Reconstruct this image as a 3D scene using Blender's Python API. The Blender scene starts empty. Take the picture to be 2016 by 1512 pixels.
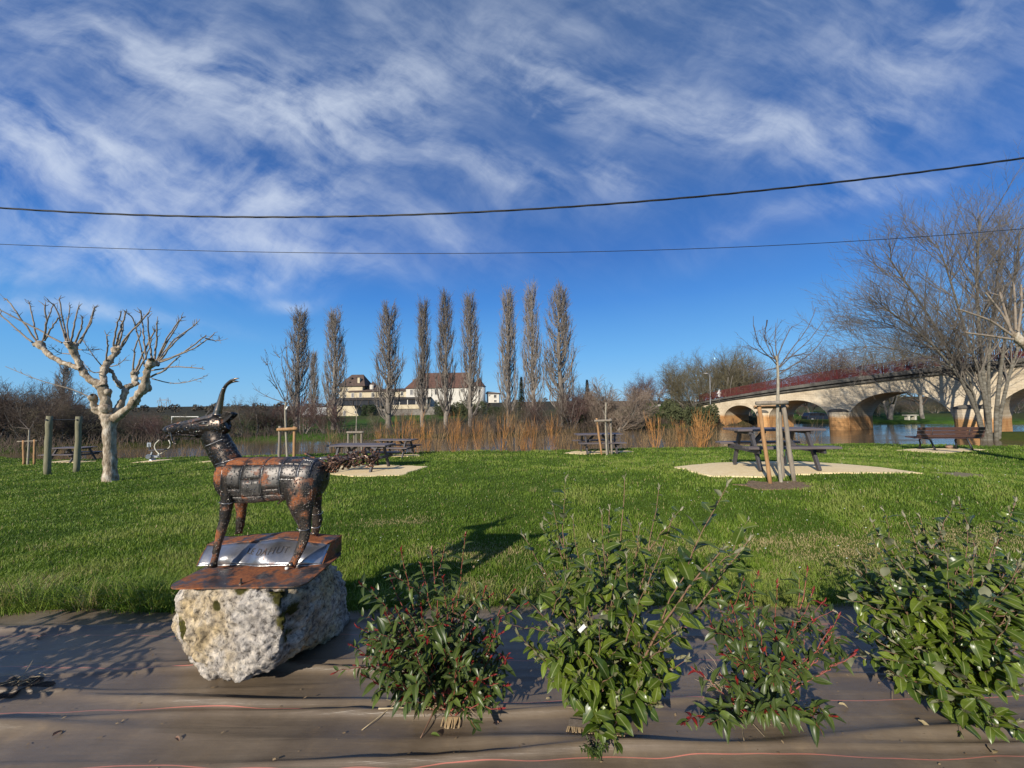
import bpy, bmesh, math, random
import numpy as np
from mathutils import Vector, Matrix, noise as mnoise

scene = bpy.context.scene
col = scene.collection
R_ = math.radians
random.seed(7)

# ------------------------------------------------------------------ camera
CAM = np.array([0.0, 0.0, 1.55])
FPX = 757.0
PITCH, ROLL = math.atan(46 / 757), R_(0.8)
F_ = np.array([0, math.cos(PITCH), math.sin(PITCH)])
R0 = np.array([1.0, 0, 0]); U0 = np.array([0, -math.sin(PITCH), math.cos(PITCH)])
CR = R0 * math.cos(ROLL) - U0 * math.sin(ROLL)
CU = U0 * math.cos(ROLL) + R0 * math.sin(ROLL)
cd = bpy.data.cameras.new('camera'); cam = bpy.data.objects.new('camera', cd); col.objects.link(cam)
cd.sensor_width = 36.0; cd.lens = FPX / 2016 * 36.0; cd.clip_start = 0.05; cd.clip_end = 3000
cam.matrix_world = Matrix(((CR[0], CU[0], -F_[0], CAM[0]), (CR[1], CU[1], -F_[1], CAM[1]), (CR[2], CU[2], -F_[2], CAM[2]), (0, 0, 0, 1)))
scene.camera = cam
cy_ = scene.cycles
cy_.max_bounces = 6; cy_.diffuse_bounces = 2; cy_.glossy_bounces = 3; cy_.transmission_bounces = 3; cy_.transparent_max_bounces = 6
cy_.caustics_reflective = False; cy_.caustics_refractive = False

def W(px, py, Y):
    """world point seen at photo pixel px,py on the vertical plane y = Y"""
    ray = F_ * FPX + CR * (px - 1008) + CU * (756 - py)
    return CAM + ray * (Y / ray[1])

# ------------------------------------------------------------------ light
SUN_EL = R_(25.0)
SUN_H = np.array([0.50, 0.866])            # horizontal direction the light travels
sl = bpy.data.lights.new('sun', 'SUN'); sun = bpy.data.objects.new('sun', sl); col.objects.link(sun)
sl.energy = 4.8; sl.angle = R_(0.53); sl.color = (1.0, 0.92, 0.80)
ld = Vector((SUN_H[0] * math.cos(SUN_EL), SUN_H[1] * math.cos(SUN_EL), -math.sin(SUN_EL)))
sun.rotation_euler = ld.to_track_quat('-Z', 'Y').to_euler()
sun.location = (-8, -14, 12)
vs = scene.view_settings
vs.view_transform = 'Standard'; vs.look = 'None'; vs.exposure = 0.25; vs.gamma = 1.0; vs.use_curve_mapping = False

world = bpy.data.worlds.new('World'); scene.world = world; world.use_nodes = True
def build_world():
    nt = world.node_tree; N = nt.nodes; L = nt.links
    N.clear()
    out = N.new('ShaderNodeOutputWorld'); bg = N.new('ShaderNodeBackground')
    bg.inputs['Strength'].default_value = 0.115
    sky = N.new('ShaderNodeTexSky'); sky.sky_type = 'NISHITA'; sky.sun_disc = False
    sky.sun_elevation = SUN_EL
    sky.sun_rotation = math.atan2(-SUN_H[0], -SUN_H[1])
    sky.altitude = 100; sky.air_density = 1.0; sky.dust_density = 0.15; sky.ozone_density = 3.0
    tc = N.new('ShaderNodeTexCoord'); sp = N.new('ShaderNodeSeparateXYZ')
    L.new(tc.outputs['Generated'], sp.inputs[0])
    def M(op, a, b=None, c=None, clamp=False):
        n = N.new('ShaderNodeMath'); n.operation = op; n.use_clamp = clamp
        for i, v in enumerate((a, b, c)):
            if v is None: continue
            if isinstance(v, (int, float)): n.inputs[i].default_value = v
            else: L.new(v, n.inputs[i])
        return n.outputs[0]
    ay = M('MAXIMUM', M('ABSOLUTE', sp.outputs[1]), 0.22)
    u = M('DIVIDE', sp.outputs[0], ay); v = M('DIVIDE', sp.outputs[2], ay)
    cb = N.new('ShaderNodeCombineXYZ'); L.new(u, cb.inputs[0]); L.new(v, cb.inputs[1])
    def noise(vec, scale, detail, rough=0.55, dist=0.0, off=(0, 0, 0), rot=0.0, sc=(1, 1, 1)):
        m0 = N.new('ShaderNodeMapping'); m0.inputs['Rotation'].default_value = (0, 0, rot); L.new(vec, m0.inputs[0])
        mp = N.new('ShaderNodeMapping'); mp.inputs['Location'].default_value = off; mp.inputs['Scale'].default_value = sc
        L.new(m0.outputs[0], mp.inputs[0])
        n = N.new('ShaderNodeTexNoise'); n.inputs['Scale'].default_value = scale
        n.inputs['Detail'].default_value = detail; n.inputs['Roughness'].default_value = rough
        n.inputs['Distortion'].default_value = dist
        L.new(mp.outputs[0], n.inputs['Vector'])
        return n
    # warp the sky coordinates so strokes have torn, wispy edges
    wn = noise(cb.outputs[0], 1.7, 4, 0.5)
    sub = N.new('ShaderNodeVectorMath'); sub.operation = 'SUBTRACT'; sub.inputs[1].default_value = (0.5, 0.5, 0.5)
    L.new(wn.outputs['Color'], sub.inputs[0])
    scl = N.new('ShaderNodeVectorMath'); scl.operation = 'SCALE'; scl.inputs['Scale'].default_value = 0.30
    L.new(sub.outputs[0], scl.inputs[0])
    add = N.new('ShaderNodeVectorMath'); add.operation = 'ADD'
    L.new(cb.outputs[0], add.inputs[0]); L.new(scl.outputs[0], add.inputs[1])
    ws = N.new('ShaderNodeSeparateXYZ'); L.new(add.outputs[0], ws.inputs[0])
    wu, wv = ws.outputs[0], ws.outputs[1]
    strokes = [(60, 245, 330, 62, 12, 1.15), (330, 120, 300, 80, 28, .80), (700, 165, 150, 85, -8, 1.15), (520, 215, 260, 70, 22, .65),
               (555, 380, 130, 40, 8, 1.0), (985, 335, 170, 45, 14, .80), (1235, 345, 70, 32, 25, .85), (1290, 195, 330, 52, 22, .70),
               (1540, 250, 150, 34, 24, .68), (1725, 235, 90, 30, -28, .65), (150, 452, 150, 24, 14, 1.0), (585, 485, 150, 28, 14, 1.1),
               (400, 525, 170, 20, 3, .9), (592, 575, 55, 10, 0, .8), (60, 585, 260, 18, 7, .9), (1720, 385, 240, 22, -16, .5),
               (1830, 130, 330, 120, -32, .34), (1120, 140, 110, 40, 50, .65), (380, 440, 460, 60, 4, .5), (1000, 60, 1300, 160, 0, .22),
               (150, 330, 330, 60, 8, .7), (870, 460, 60, 30, 30, .4), (0, 500, 330, 40, 5, .6), (1080, 190, 20, 5, -40, .9)]
    tot = None
    for (px, py, rx, ry, ang, w) in strokes:
        cu, cv = (px - 1008) / FPX, (802 - py) / FPX
        a = -R_(ang)
        du = M('SUBTRACT', wu, cu); dv = M('SUBTRACT', wv, cv)
        s1 = M('ADD', M('MULTIPLY', du, math.cos(a) * FPX / rx), M('MULTIPLY', dv, math.sin(a) * FPX / rx))
        s2 = M('ADD', M('MULTIPLY', du, -math.sin(a) * FPX / ry), M('MULTIPLY', dv, math.cos(a) * FPX / ry))
        r2 = M('ADD', M('MULTIPLY', s1, s1), M('MULTIPLY', s2, s2))
        g = M('MULTIPLY', M('POWER', 2.718, M('MULTIPLY', r2, -0.8)), w)
        tot = g if tot is None else M('ADD', tot, g)
    fib = noise(add.outputs[0], 4.2, 13, 0.60, 0.0, (3.1, 1.7, 0), R_(26), (0.7, 2.2, 1))
    fib2 = noise(add.outputs[0], 4.5, 14, 0.62, 0.2, (0.4, 7.7, 2), R_(-30), (0.85, 1.3, 1))
    fr = N.new('ShaderNodeMapRange'); fr.inputs[1].default_value = .37; fr.inputs[2].default_value = .66
    L.new(M('ADD', M('MULTIPLY', fib.outputs[0], .55), M('MULTIPLY', fib2.outputs[0], .45)), fr.inputs[0])
    f = fr.outputs[0]
    # far from the strokes the same thin veil goes on over the whole upper sky
    veil = N.new('ShaderNodeMapRange'); veil.inputs[1].default_value = .35; veil.inputs[2].default_value = 1.3
    veil.inputs[3].default_value = 0.0; veil.inputs[4].default_value = 0.22; L.new(wv, veil.inputs[0])
    tot = M('ADD', tot, veil.outputs[0])
    mask = M('MULTIPLY', tot, M('ADD', M('MULTIPLY', M('POWER', f, 1.5), 1.35), 0.02))
    up = N.new('ShaderNodeMapRange'); up.inputs[1].default_value = .02; up.inputs[2].default_value = .12
    L.new(sp.outputs[2], up.inputs[0])
    mask = M('MULTIPLY', M('MULTIPLY', M('SUBTRACT', 1.0, M('POWER', 2.718, M('MULTIPLY', mask, -.80))), .90), up.outputs[0], clamp=True)
    # clear winter air: deepen the physical sky towards the azure of this day, the same all round
    rp = N.new('ShaderNodeValToRGB'); els = rp.color_ramp.elements
    stops = [(0.0, (.21, .55, .90)), (.13, (.115, .42, .87)), (.26, (.044, .25, .74)), (.36, (.027, .165, .58)), (.50, (.036, .14, .45)), (.75, (.070, .15, .36))]
    while len(els) < len(stops): els.new(.5)
    for el, (p, c) in zip(els, stops): el.position = p; el.color = (*[k * .80 / 0.115 / 10 for k in c], 1)
    L.new(sp.outputs[2], rp.inputs[0])
    x10 = N.new('ShaderNodeVectorMath'); x10.operation = 'SCALE'; x10.inputs['Scale'].default_value = 10; L.new(rp.outputs[0], x10.inputs[0])
    hs = N.new('ShaderNodeMix'); hs.data_type = 'RGBA'; hs.inputs[0].default_value = .86
    L.new(sky.outputs[0], hs.inputs[6]); L.new(x10.outputs[0], hs.inputs[7])
    mix = N.new('ShaderNodeMix'); mix.data_type = 'RGBA'
    L.new(mask, mix.inputs[0]); L.new(hs.outputs[2], mix.inputs[6]); mix.inputs[7].default_value = (5.6, 6.15, 6.95, 1)
    L.new(mix.outputs[2], bg.inputs['Color']); L.new(bg.outputs[0], out.inputs[0])
build_world()
world.cycles.sampling_method = 'MANUAL'; world.cycles.sample_map_resolution = 512

# ------------------------------------------------------------------ helpers
def tag(o, label=None, cat=None, group=None, kind=None):
    if label: o['label'] = label
    if cat: o['category'] = cat
    if group: o['group'] = group
    if kind: o['kind'] = kind
    return o

def empty(name, loc, label=None, cat=None, group=None):
    o = bpy.data.objects.new(name, None); col.objects.link(o)
    o.location = Vector(loc); o.empty_display_size = 0.1
    return tag(o, label, cat, group)

def link(name, me, mat=None, parent=None, local=False, smooth=False):
    o = bpy.data.objects.new(name, me); col.objects.link(o)
    if mat is not None and len(me.materials) == 0: me.materials.append(mat)
    if smooth: me.polygons.foreach_set('use_smooth', [True] * len(me.polygons))
    if parent is not None:
        o.parent = parent
        if not local:
            o.matrix_parent_inverse = Matrix.Translation(-parent.location)
    return o

def copy_tree(o, parent=None):
    c = o.copy(); col.objects.link(c); c.parent = parent
    for ch in list(o.children): copy_tree(ch, c)
    return c

class MB:
    """collects plain geometry for one mesh"""
    def __init__(s): s.v = []; s.f = []
    def add(s, vs, fs):
        b = len(s.v); s.v += [tuple(map(float, p)) for p in vs]; s.f += [tuple(i + b for i in f) for f in fs]
    def box(s, c, size, rot=None, bev=0.0):
        sx, sy, sz = [k / 2 for k in size]
        if bev > 0:
            b = bev; pts = []
            prof = [(-sx + b, -sy), (sx - b, -sy), (sx, -sy + b), (sx, sy - b), (sx - b, sy), (-sx + b, sy), (-sx, sy - b), (-sx, -sy + b)]
            for z, k in ((-sz, b), (-sz + b, 0), (sz - b, 0), (sz, b)):
                for (x, y) in prof:
                    pts.append((x - math.copysign(min(k, abs(x)), x), y - math.copysign(min(k, abs(y)), y), z))
            fs = [tuple(range(7, -1, -1)), tuple(range(24, 32))]
            for l in range(3):
                for i in range(8):
                    j = (i + 1) % 8; fs.append((l * 8 + i, l * 8 + j, l * 8 + 8 + j, l * 8 + 8 + i))
        else:
            pts = [(x, y, z) for z in (-sz, sz) for (x, y) in ((-sx, -sy), (sx, -sy), (sx, sy), (-sx, sy))]
            fs = [(3, 2, 1, 0), (4, 5, 6, 7), (0, 1, 5, 4), (1, 2, 6, 5), (2, 3, 7, 6), (3, 0, 4, 7)]
        m = rot if rot is not None else Matrix.Identity(3)
        s.add([tuple(m @ Vector(p) + Vector(c)) for p in pts], fs)
    def beam(s, p0, p1, w, h, up=(0, 0, 1), bev=0.0):
        p0, p1 = Vector(p0), Vector(p1); d = p1 - p0; L = d.length; d.normalize()
        u = Vector(up)
        if abs(u.dot(d)) > .98: u = Vector((0, 1, 0))
        y = u.cross(d).normalized(); z = d.cross(y)
        m = Matrix((d, y, z)).transposed()
        s.box((p0 + p1) / 2, (L, w, h), m, bev)
    def tube(s, pts, rads, n=8, caps=True, squash=None):
        P = [Vector(p) for p in pts]; rings = []
        ref = Vector((0, 0, 1)) if abs((P[-1] - P[0]).normalized().z) < .9 else Vector((0, 1, 0))
        b = []
        for i, p in enumerate(P):
            t = (P[min(i + 1, len(P) - 1)] - P[max(i - 1, 0)]).normalized()
            x = ref.cross(t).normalized(); y = t.cross(x)
            sq = 1.0 if squash is None else squash[i]
            for k in range(n):
                a = 2 * math.pi * k / n
                b.append(p + x * (math.cos(a) * rads[i]) + y * (math.sin(a) * rads[i] * sq))
        fs = []
        for i in range(len(P) - 1):
            for k in range(n):
                k2 = (k + 1) % n
                fs.append((i * n + k, i * n + k2, (i + 1) * n + k2, (i + 1) * n + k))
        if caps:
            fs.append(tuple(range(n - 1, -1, -1))); fs.append(tuple(range((len(P) - 1) * n, len(P) * n)))
        s.add(b, fs)
    def cyl(s, p0, p1, r0, r1=None, n=10, caps=True):
        s.tube([p0, p1], [r0, r0 if r1 is None else r1], n, caps)
    def sphere(s, c, r, n=8, m=6, sc=(1, 1, 1)):
        vs_, fs = [], []
        for i in range(m + 1):
            th = math.pi * i / m
            for k in range(n):
                a = 2 * math.pi * k / n
                vs_.append((c[0] + r * sc[0] * math.sin(th) * math.cos(a), c[1] + r * sc[1] * math.sin(th) * math.sin(a), c[2] + r * sc[2] * math.cos(th)))
        for i in range(m):
            for k in range(n):
                k2 = (k + 1) % n; fs.append((i * n + k, (i + 1) * n + k, (i + 1) * n + k2, i * n + k2))
        s.add(vs_, fs)
    def mesh(s, name):
        me = bpy.data.meshes.new(name); me.from_pydata(s.v, [], s.f); me.update(); return me
    def build(s, name, mat, parent=None, smooth=False, local=False):
        return link(name, s.mesh(name), mat, parent, local, smooth)

def np_mesh(name, V, Fq=None, Ft=None):
    """fast mesh from numpy: Fq (m,4) quads, Ft (m,3) tris"""
    me = bpy.data.meshes.new(name)
    me.vertices.add(len(V)); me.vertices.foreach_set('co', np.asarray(V, np.float32).ravel())
    parts, tot = [], []
    if Fq is not None and len(Fq): parts.append(Fq.ravel()); tot.append(np.full(len(Fq), 4))
    if Ft is not None and len(Ft): parts.append(Ft.ravel()); tot.append(np.full(len(Ft), 3))
    idx = np.concatenate(parts).astype(np.int32); tot = np.concatenate(tot).astype(np.int32)
    st = np.concatenate([[0], np.cumsum(tot)[:-1]]).astype(np.int32)
    me.loops.add(len(idx)); me.loops.foreach_set('vertex_index', idx)
    me.polygons.add(len(tot)); me.polygons.foreach_set('loop_start', st); me.polygons.foreach_set('loop_total', tot)
    me.update(calc_edges=True)
    return me

class Tubes:
    """many tapering polylines -> one mesh, vectorised"""
    def __init__(s): s.g = {}
    def add(s, pts, rads, sides=3):
        s.g.setdefault((len(pts), sides), []).append((pts, rads))
    def mesh(s, name):
        VV, FF, base = [], [], 0
        for (n, sd), lst in s.g.items():
            P = np.array([a for a, _ in lst], float); Rr = np.array([b for _, b in lst], float)
            T = np.gradient(P, axis=1); T /= np.linalg.norm(T, axis=2, keepdims=True) + 1e-9
            ref = np.where(np.abs(T[:, :1, 2:3]) > .8, np.array([[[0, 1.0, 0]]]), np.array([[[0, 0, 1.0]]]))
            X = np.cross(np.broadcast_to(ref, T.shape), T); X /= np.linalg.norm(X, axis=2, keepdims=True) + 1e-9
            Yv = np.cross(T, X)
            a = np.arange(sd) * 2 * math.pi / sd
            ring = P[:, :, None, :] + Rr[:, :, None, None] * (X[:, :, None, :] * np.cos(a)[None, None, :, None] + Yv[:, :, None, :] * np.sin(a)[None, None, :, None])
            m = len(lst); V = ring.reshape(-1, 3)
            i = np.arange(n - 1)[:, None]; k = np.arange(sd)[None, :]; k2 = (k + 1) % sd
            q = np.stack([i * sd + k, i * sd + k2, (i + 1) * sd + k2, (i + 1) * sd + k], -1).reshape(-1, 4)
            q = (q[None] + (np.arange(m) * n * sd)[:, None, None]).reshape(-1, 4) + base
            VV.append(V); FF.append(q); base += len(V)
        me = np_mesh(name, np.concatenate(VV), np.concatenate(FF))
        me.polygons.foreach_set('use_smooth', [True] * len(me.polygons))
        return me
    def build(s, name, mat, parent=None, local=False):
        return link(name, s.mesh(name), mat, parent, local)

# ------------------------------------------------------------------ materials
def nodes(name):
    m = bpy.data.materials.new(name); m.use_nodes = True
    nt = m.node_tree; return m, nt, nt.nodes, nt.links, nt.nodes['Principled BSDF']

def ramp(N, L, fac, stops):
    r = N.new('ShaderNodeValToRGB'); e = r.color_ramp.elements
    while len(e) < len(stops): e.new(0.5)
    for el, (p, c) in zip(e, stops): el.position = p; el.color = (*c, 1)
    L.new(fac, r.inputs[0]); return r.outputs[0]

def tex(N, L, kind, scale, vec=None, detail=6, rough=.6, stretch=(1, 1, 1), dist=0.0, off=(0, 0, 0), coord='Object'):
    tc = N.new('ShaderNodeTexCoord'); mp = N.new('ShaderNodeMapping')
    mp.inputs['Scale'].default_value = stretch; mp.inputs['Location'].default_value = off
    L.new(vec if vec is not None else tc.outputs[coord], mp.inputs[0])
    if kind == 'noise':
        n = N.new('ShaderNodeTexNoise'); n.inputs['Detail'].default_value = detail; n.inputs['Roughness'].default_value = rough
        n.inputs['Distortion'].default_value = dist
    else:
        n = N.new('ShaderNodeTexVoronoi')
    n.inputs['Scale'].default_value = scale
    L.new(mp.outputs[0], n.inputs['Vector'])
    return n

def bump(N, L, b, h, strength, dist=0.01):
    bn = N.new('ShaderNodeBump'); bn.inputs['Strength'].default_value = strength; bn.inputs['Distance'].default_value = dist
    L.new(h, bn.inputs['Height'])
    prev = b.inputs['Normal'].links
    if prev: L.new(prev[0].from_socket, bn.inputs['Normal'])
    L.new(bn.outputs[0], b.inputs['Normal'])

def mat(name, c1, c2, scale=8, rough=.8, bstr=.3, bdist=.01, metallic=0.0, stretch=(1, 1, 1), c3=None, spec=None, lo=.35, hi=.65, rnd=0.0):
    m, nt, N, L, b = nodes(name)
    n = tex(N, L, 'noise', scale, stretch=stretch)
    stops = [(lo, c1), (hi, c2)] + ([(min(hi + .12, 1), c3)] if c3 else [])
    c = ramp(N, L, n.outputs[0], stops)
    if rnd > 0:
        oi = N.new('ShaderNodeObjectInfo'); hs = N.new('ShaderNodeHueSaturation')
        mr = N.new('ShaderNodeMapRange'); mr.inputs[3].default_value = 1 - rnd; mr.inputs[4].default_value = 1 + rnd
        L.new(oi.outputs['Random'], mr.inputs[0]); L.new(mr.outputs[0], hs.inputs['Value']); L.new(c, hs.inputs['Color']); c = hs.outputs[0]
    L.new(c, b.inputs['Base Color'])
    b.inputs['Roughness'].default_value = rough; b.inputs['Metallic'].default_value = metallic
    if spec is not None: b.inputs['Specular IOR Level'].default_value = spec
    if bstr > 0:
        n2 = tex(N, L, 'noise', scale * 3, stretch=stretch); bump(N, L, b, n2.outputs[0], bstr, bdist)
    return m

def sm(a, b, x):
    t = np.clip((x - a) / (b - a), 0, 1); return t * t * (3 - 2 * t)
# ------------------------------------------------------------------ terrain
WATER = -1.60
NE = np.array([(-900, 120), (-60, 36), (-28, 23.2), (-10, 18.8), (0, 16.0), (8, 16.6), (16, 17.4), (19, 15.2), (25, 14), (60, 10), (900, -100)], float)
FE = np.array([(-900, -60), (-110, 10), (-70, 22), (-39, 31), (-33, 35), (-27, 40), (-7, 40), (3, 42), (9, 47), (16, 52), (30, 56), (45, 61), (50, 60), (56, 55), (75, 47), (110, 42), (900, 40)], float)
def ne(x): return np.interp(x, NE[:, 0], NE[:, 1])
def fe(x): return np.interp(x, FE[:, 0], FE[:, 1])
def zlawn(x, y):
    x = np.asarray(x, float); y = np.asarray(y, float)
    z = -0.02 * np.maximum(0, y - 3.0) - 0.03 * np.maximum(0, -x - 1) * sm(3, 8, y)
    z = z + 0.36 * np.exp(-(((x - 5.6) / 4.6) ** 2 + ((y - 7.9) / 3.4) ** 2)) * sm(2.9, 5.0, y)
    return np.maximum(z, -1.25)
def terrain(x, y):
    x = np.asarray(x, float); y = np.asarray(y, float)
    n, f = ne(x), fe(x)
    wob = 0.35 * np.sin(x * .9) + 0.25 * np.sin(x * 2.3 + 1)
    zn = zlawn(x, np.minimum(y, n)) + (-3.2 - zlawn(x, n)) * sm(0, 3.2, y - n + wob * .4)
    fd = y - f + wob
    zf = -3.2 + 2.0 * sm(-2.5, 2.5, fd) + 0.55 * sm(2, 22, fd) + 0.45 * sm(25, 62, fd)
    zf = zf + 2.6 * np.exp(-(((x - 27) / 12) ** 2 + ((y - 72) / 9) ** 2))                       # road embankment at the far bridge end
    zf = zf + np.where(fd > 0, 7.0 * sm(150, 620, y) + 3.0 * sm(200, 500, y) * np.sin(x * .006 + 1.2) ** 2, 0)
    spit = -3.2 + 2.2 * np.exp(-((np.maximum(0, np.abs(x - 47) - 7) / 2.2) ** 2 + (np.maximum(0, np.abs(y - 30.5) - 1.4) / 1.1) ** 2))
    return np.maximum(np.maximum(zn, zf), spit)
def G(px, py, zoff=0.0):
    """ground point under photo pixel px,py (near lawn)"""
    ray = F_ * FPX + CR * (px - 1008) + CU * (756 - py)
    lo, hi = 0.8, 40.0
    ys = np.linspace(lo, hi, 4000)
    P = CAM[None] + ray[None] * (ys / ray[1])[:, None]
    d = P[:, 2] - (zlawn(P[:, 0], P[:, 1]) + zoff)
    i = int(np.argmax(d < 0)); return P[i]

def axis(lo, hi, step, far, n):
    a = np.arange(lo, hi + 1e-6, step)
    g = np.geomspace(step * 1.2, far, n)
    return np.concatenate([(lo - np.cumsum(np.diff(np.concatenate([[0], g]))))[::-1], a, hi + np.cumsum(np.diff(np.concatenate([[0], g])))])
def build_ground():
    xs = axis(-48, 78, .6, 1500, 34); ys = axis(-6, 78, .5, 1500, 34)
    Xg, Yg = np.meshgrid(xs, ys); Z = terrain(Xg, Yg)
    Z = Z - 0.06 * sm(3.25, 3.0, Yg) * (Yg < 3.3) * (Yg > -6)
    nx, ny = len(xs), len(ys)
    V = np.stack([Xg, Yg, Z], -1).reshape(-1, 3)
    i = np.arange(ny - 1)[:, None]; j = np.arange(nx - 1)[None]
    q = np.stack([i * nx + j, i * nx + j + 1, (i + 1) * nx + j + 1, (i + 1) * nx + j], -1).reshape(-1, 4)
    me = np_mesh('ground', V, q)
    me.polygons.foreach_set('use_smooth', [True] * len(me.polygons))
    x, y, z = V[:, 0], V[:, 1], V[:, 2]
    lawn = np.array([.085, .135, .018]); mud = np.array([.075, .058, .035]); brush = np.array([.060, .052, .028]); meadow = np.array([.055, .115, .018]); wood = np.array([.050, .045, .030])
    c = np.tile(lawn, (len(V), 1))
    nearbank = sm(0.2, 1.4, y - ne(x))[:, None]
    c = c * (1 - nearbank) + mud * nearbank
    far = (y > fe(x) - 4)
    fd = y - fe(x)
    k = (0.5 + 0.5 * np.sin(x * .23 + 1.3 * np.sin(y * .11))) * sm(1, 5, fd)
    grassy = np.clip(np.exp(-((x + 22) / 10) ** 2) + np.exp(-((x + 46) / 7) ** 2) + np.exp(-((x - 23) / 5) ** 2) + np.exp(-((x - 60) / 14) ** 2) + .25 * k, 0, 1)[:, None]
    cf = brush * (1 - grassy) + meadow * grassy
    cf = cf * sm(-.5, 1.8, fd)[:, None] + mud * (1 - sm(-.5, 1.8, fd)[:, None])
    fw = sm(140, 220, y)[:, None]; cf = cf * (1 - fw) + wood * fw
    c[far] = cf[far]
    spit = (np.abs(x - 45) < 16) & (np.abs(y - 30.5) < 4) & (z > WATER - .3)
    c[spit] = np.array([.06, .08, .022])
    at = me.color_attributes.new('gcol', 'FLOAT_COLOR', 'POINT')
    at.data.foreach_set('color', np.concatenate([c, np.ones((len(c), 1))], 1).astype(np.float32).ravel())
    m, nt, N, L, b = nodes('ground_mat')
    a = N.new('ShaderNodeAttribute'); a.attribute_name = 'gcol'
    n1 = tex(N, L, 'noise', 1.3, detail=9, rough=.65); n2 = tex(N, L, 'noise', 26, detail=6, rough=.7)
    v1 = ramp(N, L, n1.outputs[0], [(.3, (.55, .60, .50)), (.5, (1, 1, 1)), (.72, (1.35, 1.2, 1.0))])
    v2 = ramp(N, L, n2.outputs[0], [(.3, (.45, .5, .4)), (.7, (1.3, 1.25, 1.1))])
    mx = N.new('ShaderNodeMix'); mx.data_type = 'RGBA'; mx.blend_type = 'MULTIPLY'; mx.inputs[0].default_value = 1
    L.new(a.outputs[0], mx.inputs[6]); L.new(v1, mx.inputs[7])
    mx2 = N.new('ShaderNodeMix'); mx2.data_type = 'RGBA'; mx2.blend_type = 'MULTIPLY'; mx2.inputs[0].default_value = .8
    L.new(mx.outputs[2], mx2.inputs[6]); L.new(v2, mx2.inputs[7])
    L.new(mx2.outputs[2], b.inputs['Base Color']); b.inputs['Roughness'].default_value = 1.0; b.inputs['Specular IOR Level'].default_value = .1
    bump(N, L, b, n2.outputs[0], .8, .04)
    o = link('ground', me, m); tag(o, 'grassy riverside ground with lawn and far bank', 'ground', kind='structure')
build_ground()

def build_water():
    me = np_mesh('river', np.array([(-900, -150, WATER), (900, -150, WATER), (900, 300, WATER), (-900, 300, WATER)], float), np.array([[0, 1, 2, 3]]))
    m, nt, N, L, b = nodes('river_mat')
    b.inputs['Base Color'].default_value = (.115, .082, .048, 1); b.inputs['Roughness'].default_value = .10
    b.inputs['IOR'].default_value = 1.33; b.inputs['Specular IOR Level'].default_value = .20
    n = tex(N, L, 'noise', 1.1, detail=5, rough=.55, stretch=(.35, 1.5, 1), coord='Object'); bump(N, L, b, n.outputs[0], .16, .12)
    n = tex(N, L, 'noise', .16, detail=4, stretch=(.6, 2.2, 1), coord='Object')
    r = N.new('ShaderNodeMapRange'); r.inputs[1].default_value = .42; r.inputs[2].default_value = .68; r.inputs[3].default_value = .05; r.inputs[4].default_value = .22
    L.new(n.outputs[0], r.inputs[0]); L.new(r.outputs[0], b.inputs['Roughness'])
    tag(link('river', me, m), 'brown swollen river water between the banks', 'river', kind='structure')
build_water()

# ------------------------------------------------------------------ landscape fabric
frng = np.random.RandomState(3)
FOLDS = [(yc, w, h, ph, am) for yc, w, h, ph, am in [
    (1.30, .03, .014, 0, .03), (1.47, .025, .016, 1, .02), (1.62, .045, .022, 2.2, .035), (1.80, .020, .012, .4, .02), (1.90, .05, .024, 4.1, .045),
    (2.03, .022, .014, 2.9, .03), (2.13, .03, .020, 5.0, .05), (2.27, .018, .012, 1.7, .03), (2.36, .025, .014, 3.3, .04), (2.50, .03, .010, .9, .04), (2.64, .02, .010, 2.1, .03), (2.80, .025, .012, 4.4, .03), (2.93, .02, .010, 1.1, .03)]]
def zfab(x, y):
    x = np.asarray(x, float); y = np.asarray(y, float)
    z = 0.012 + 0.006 * np.sin(x * 2.1 + y * 3) + .004 * np.sin(x * 5.3 - y * 4 + 1)
    for (yc, w, h, ph, am) in FOLDS:
        c = yc + am * np.sin(x * 1.15 + ph) + am * .5 * np.sin(x * 2.9 + ph * 2) + .012 * x * math.sin(ph)
        a = .12 + .88 * np.clip(np.sin(x * (.7 + .13 * ph) + ph * 3) * .5 + .5 + .35 * np.sin(x * 2.3 + ph * 5), 0, 1) ** 2
        t = (y - c) / w
        z = z + (1.7 + .5 * np.tanh(-x)) * h * a * np.exp(-np.abs(t / .8) ** 1.6) * (1 + .4 * np.tanh(-t * 2))
    return z
HOLES = []
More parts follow.
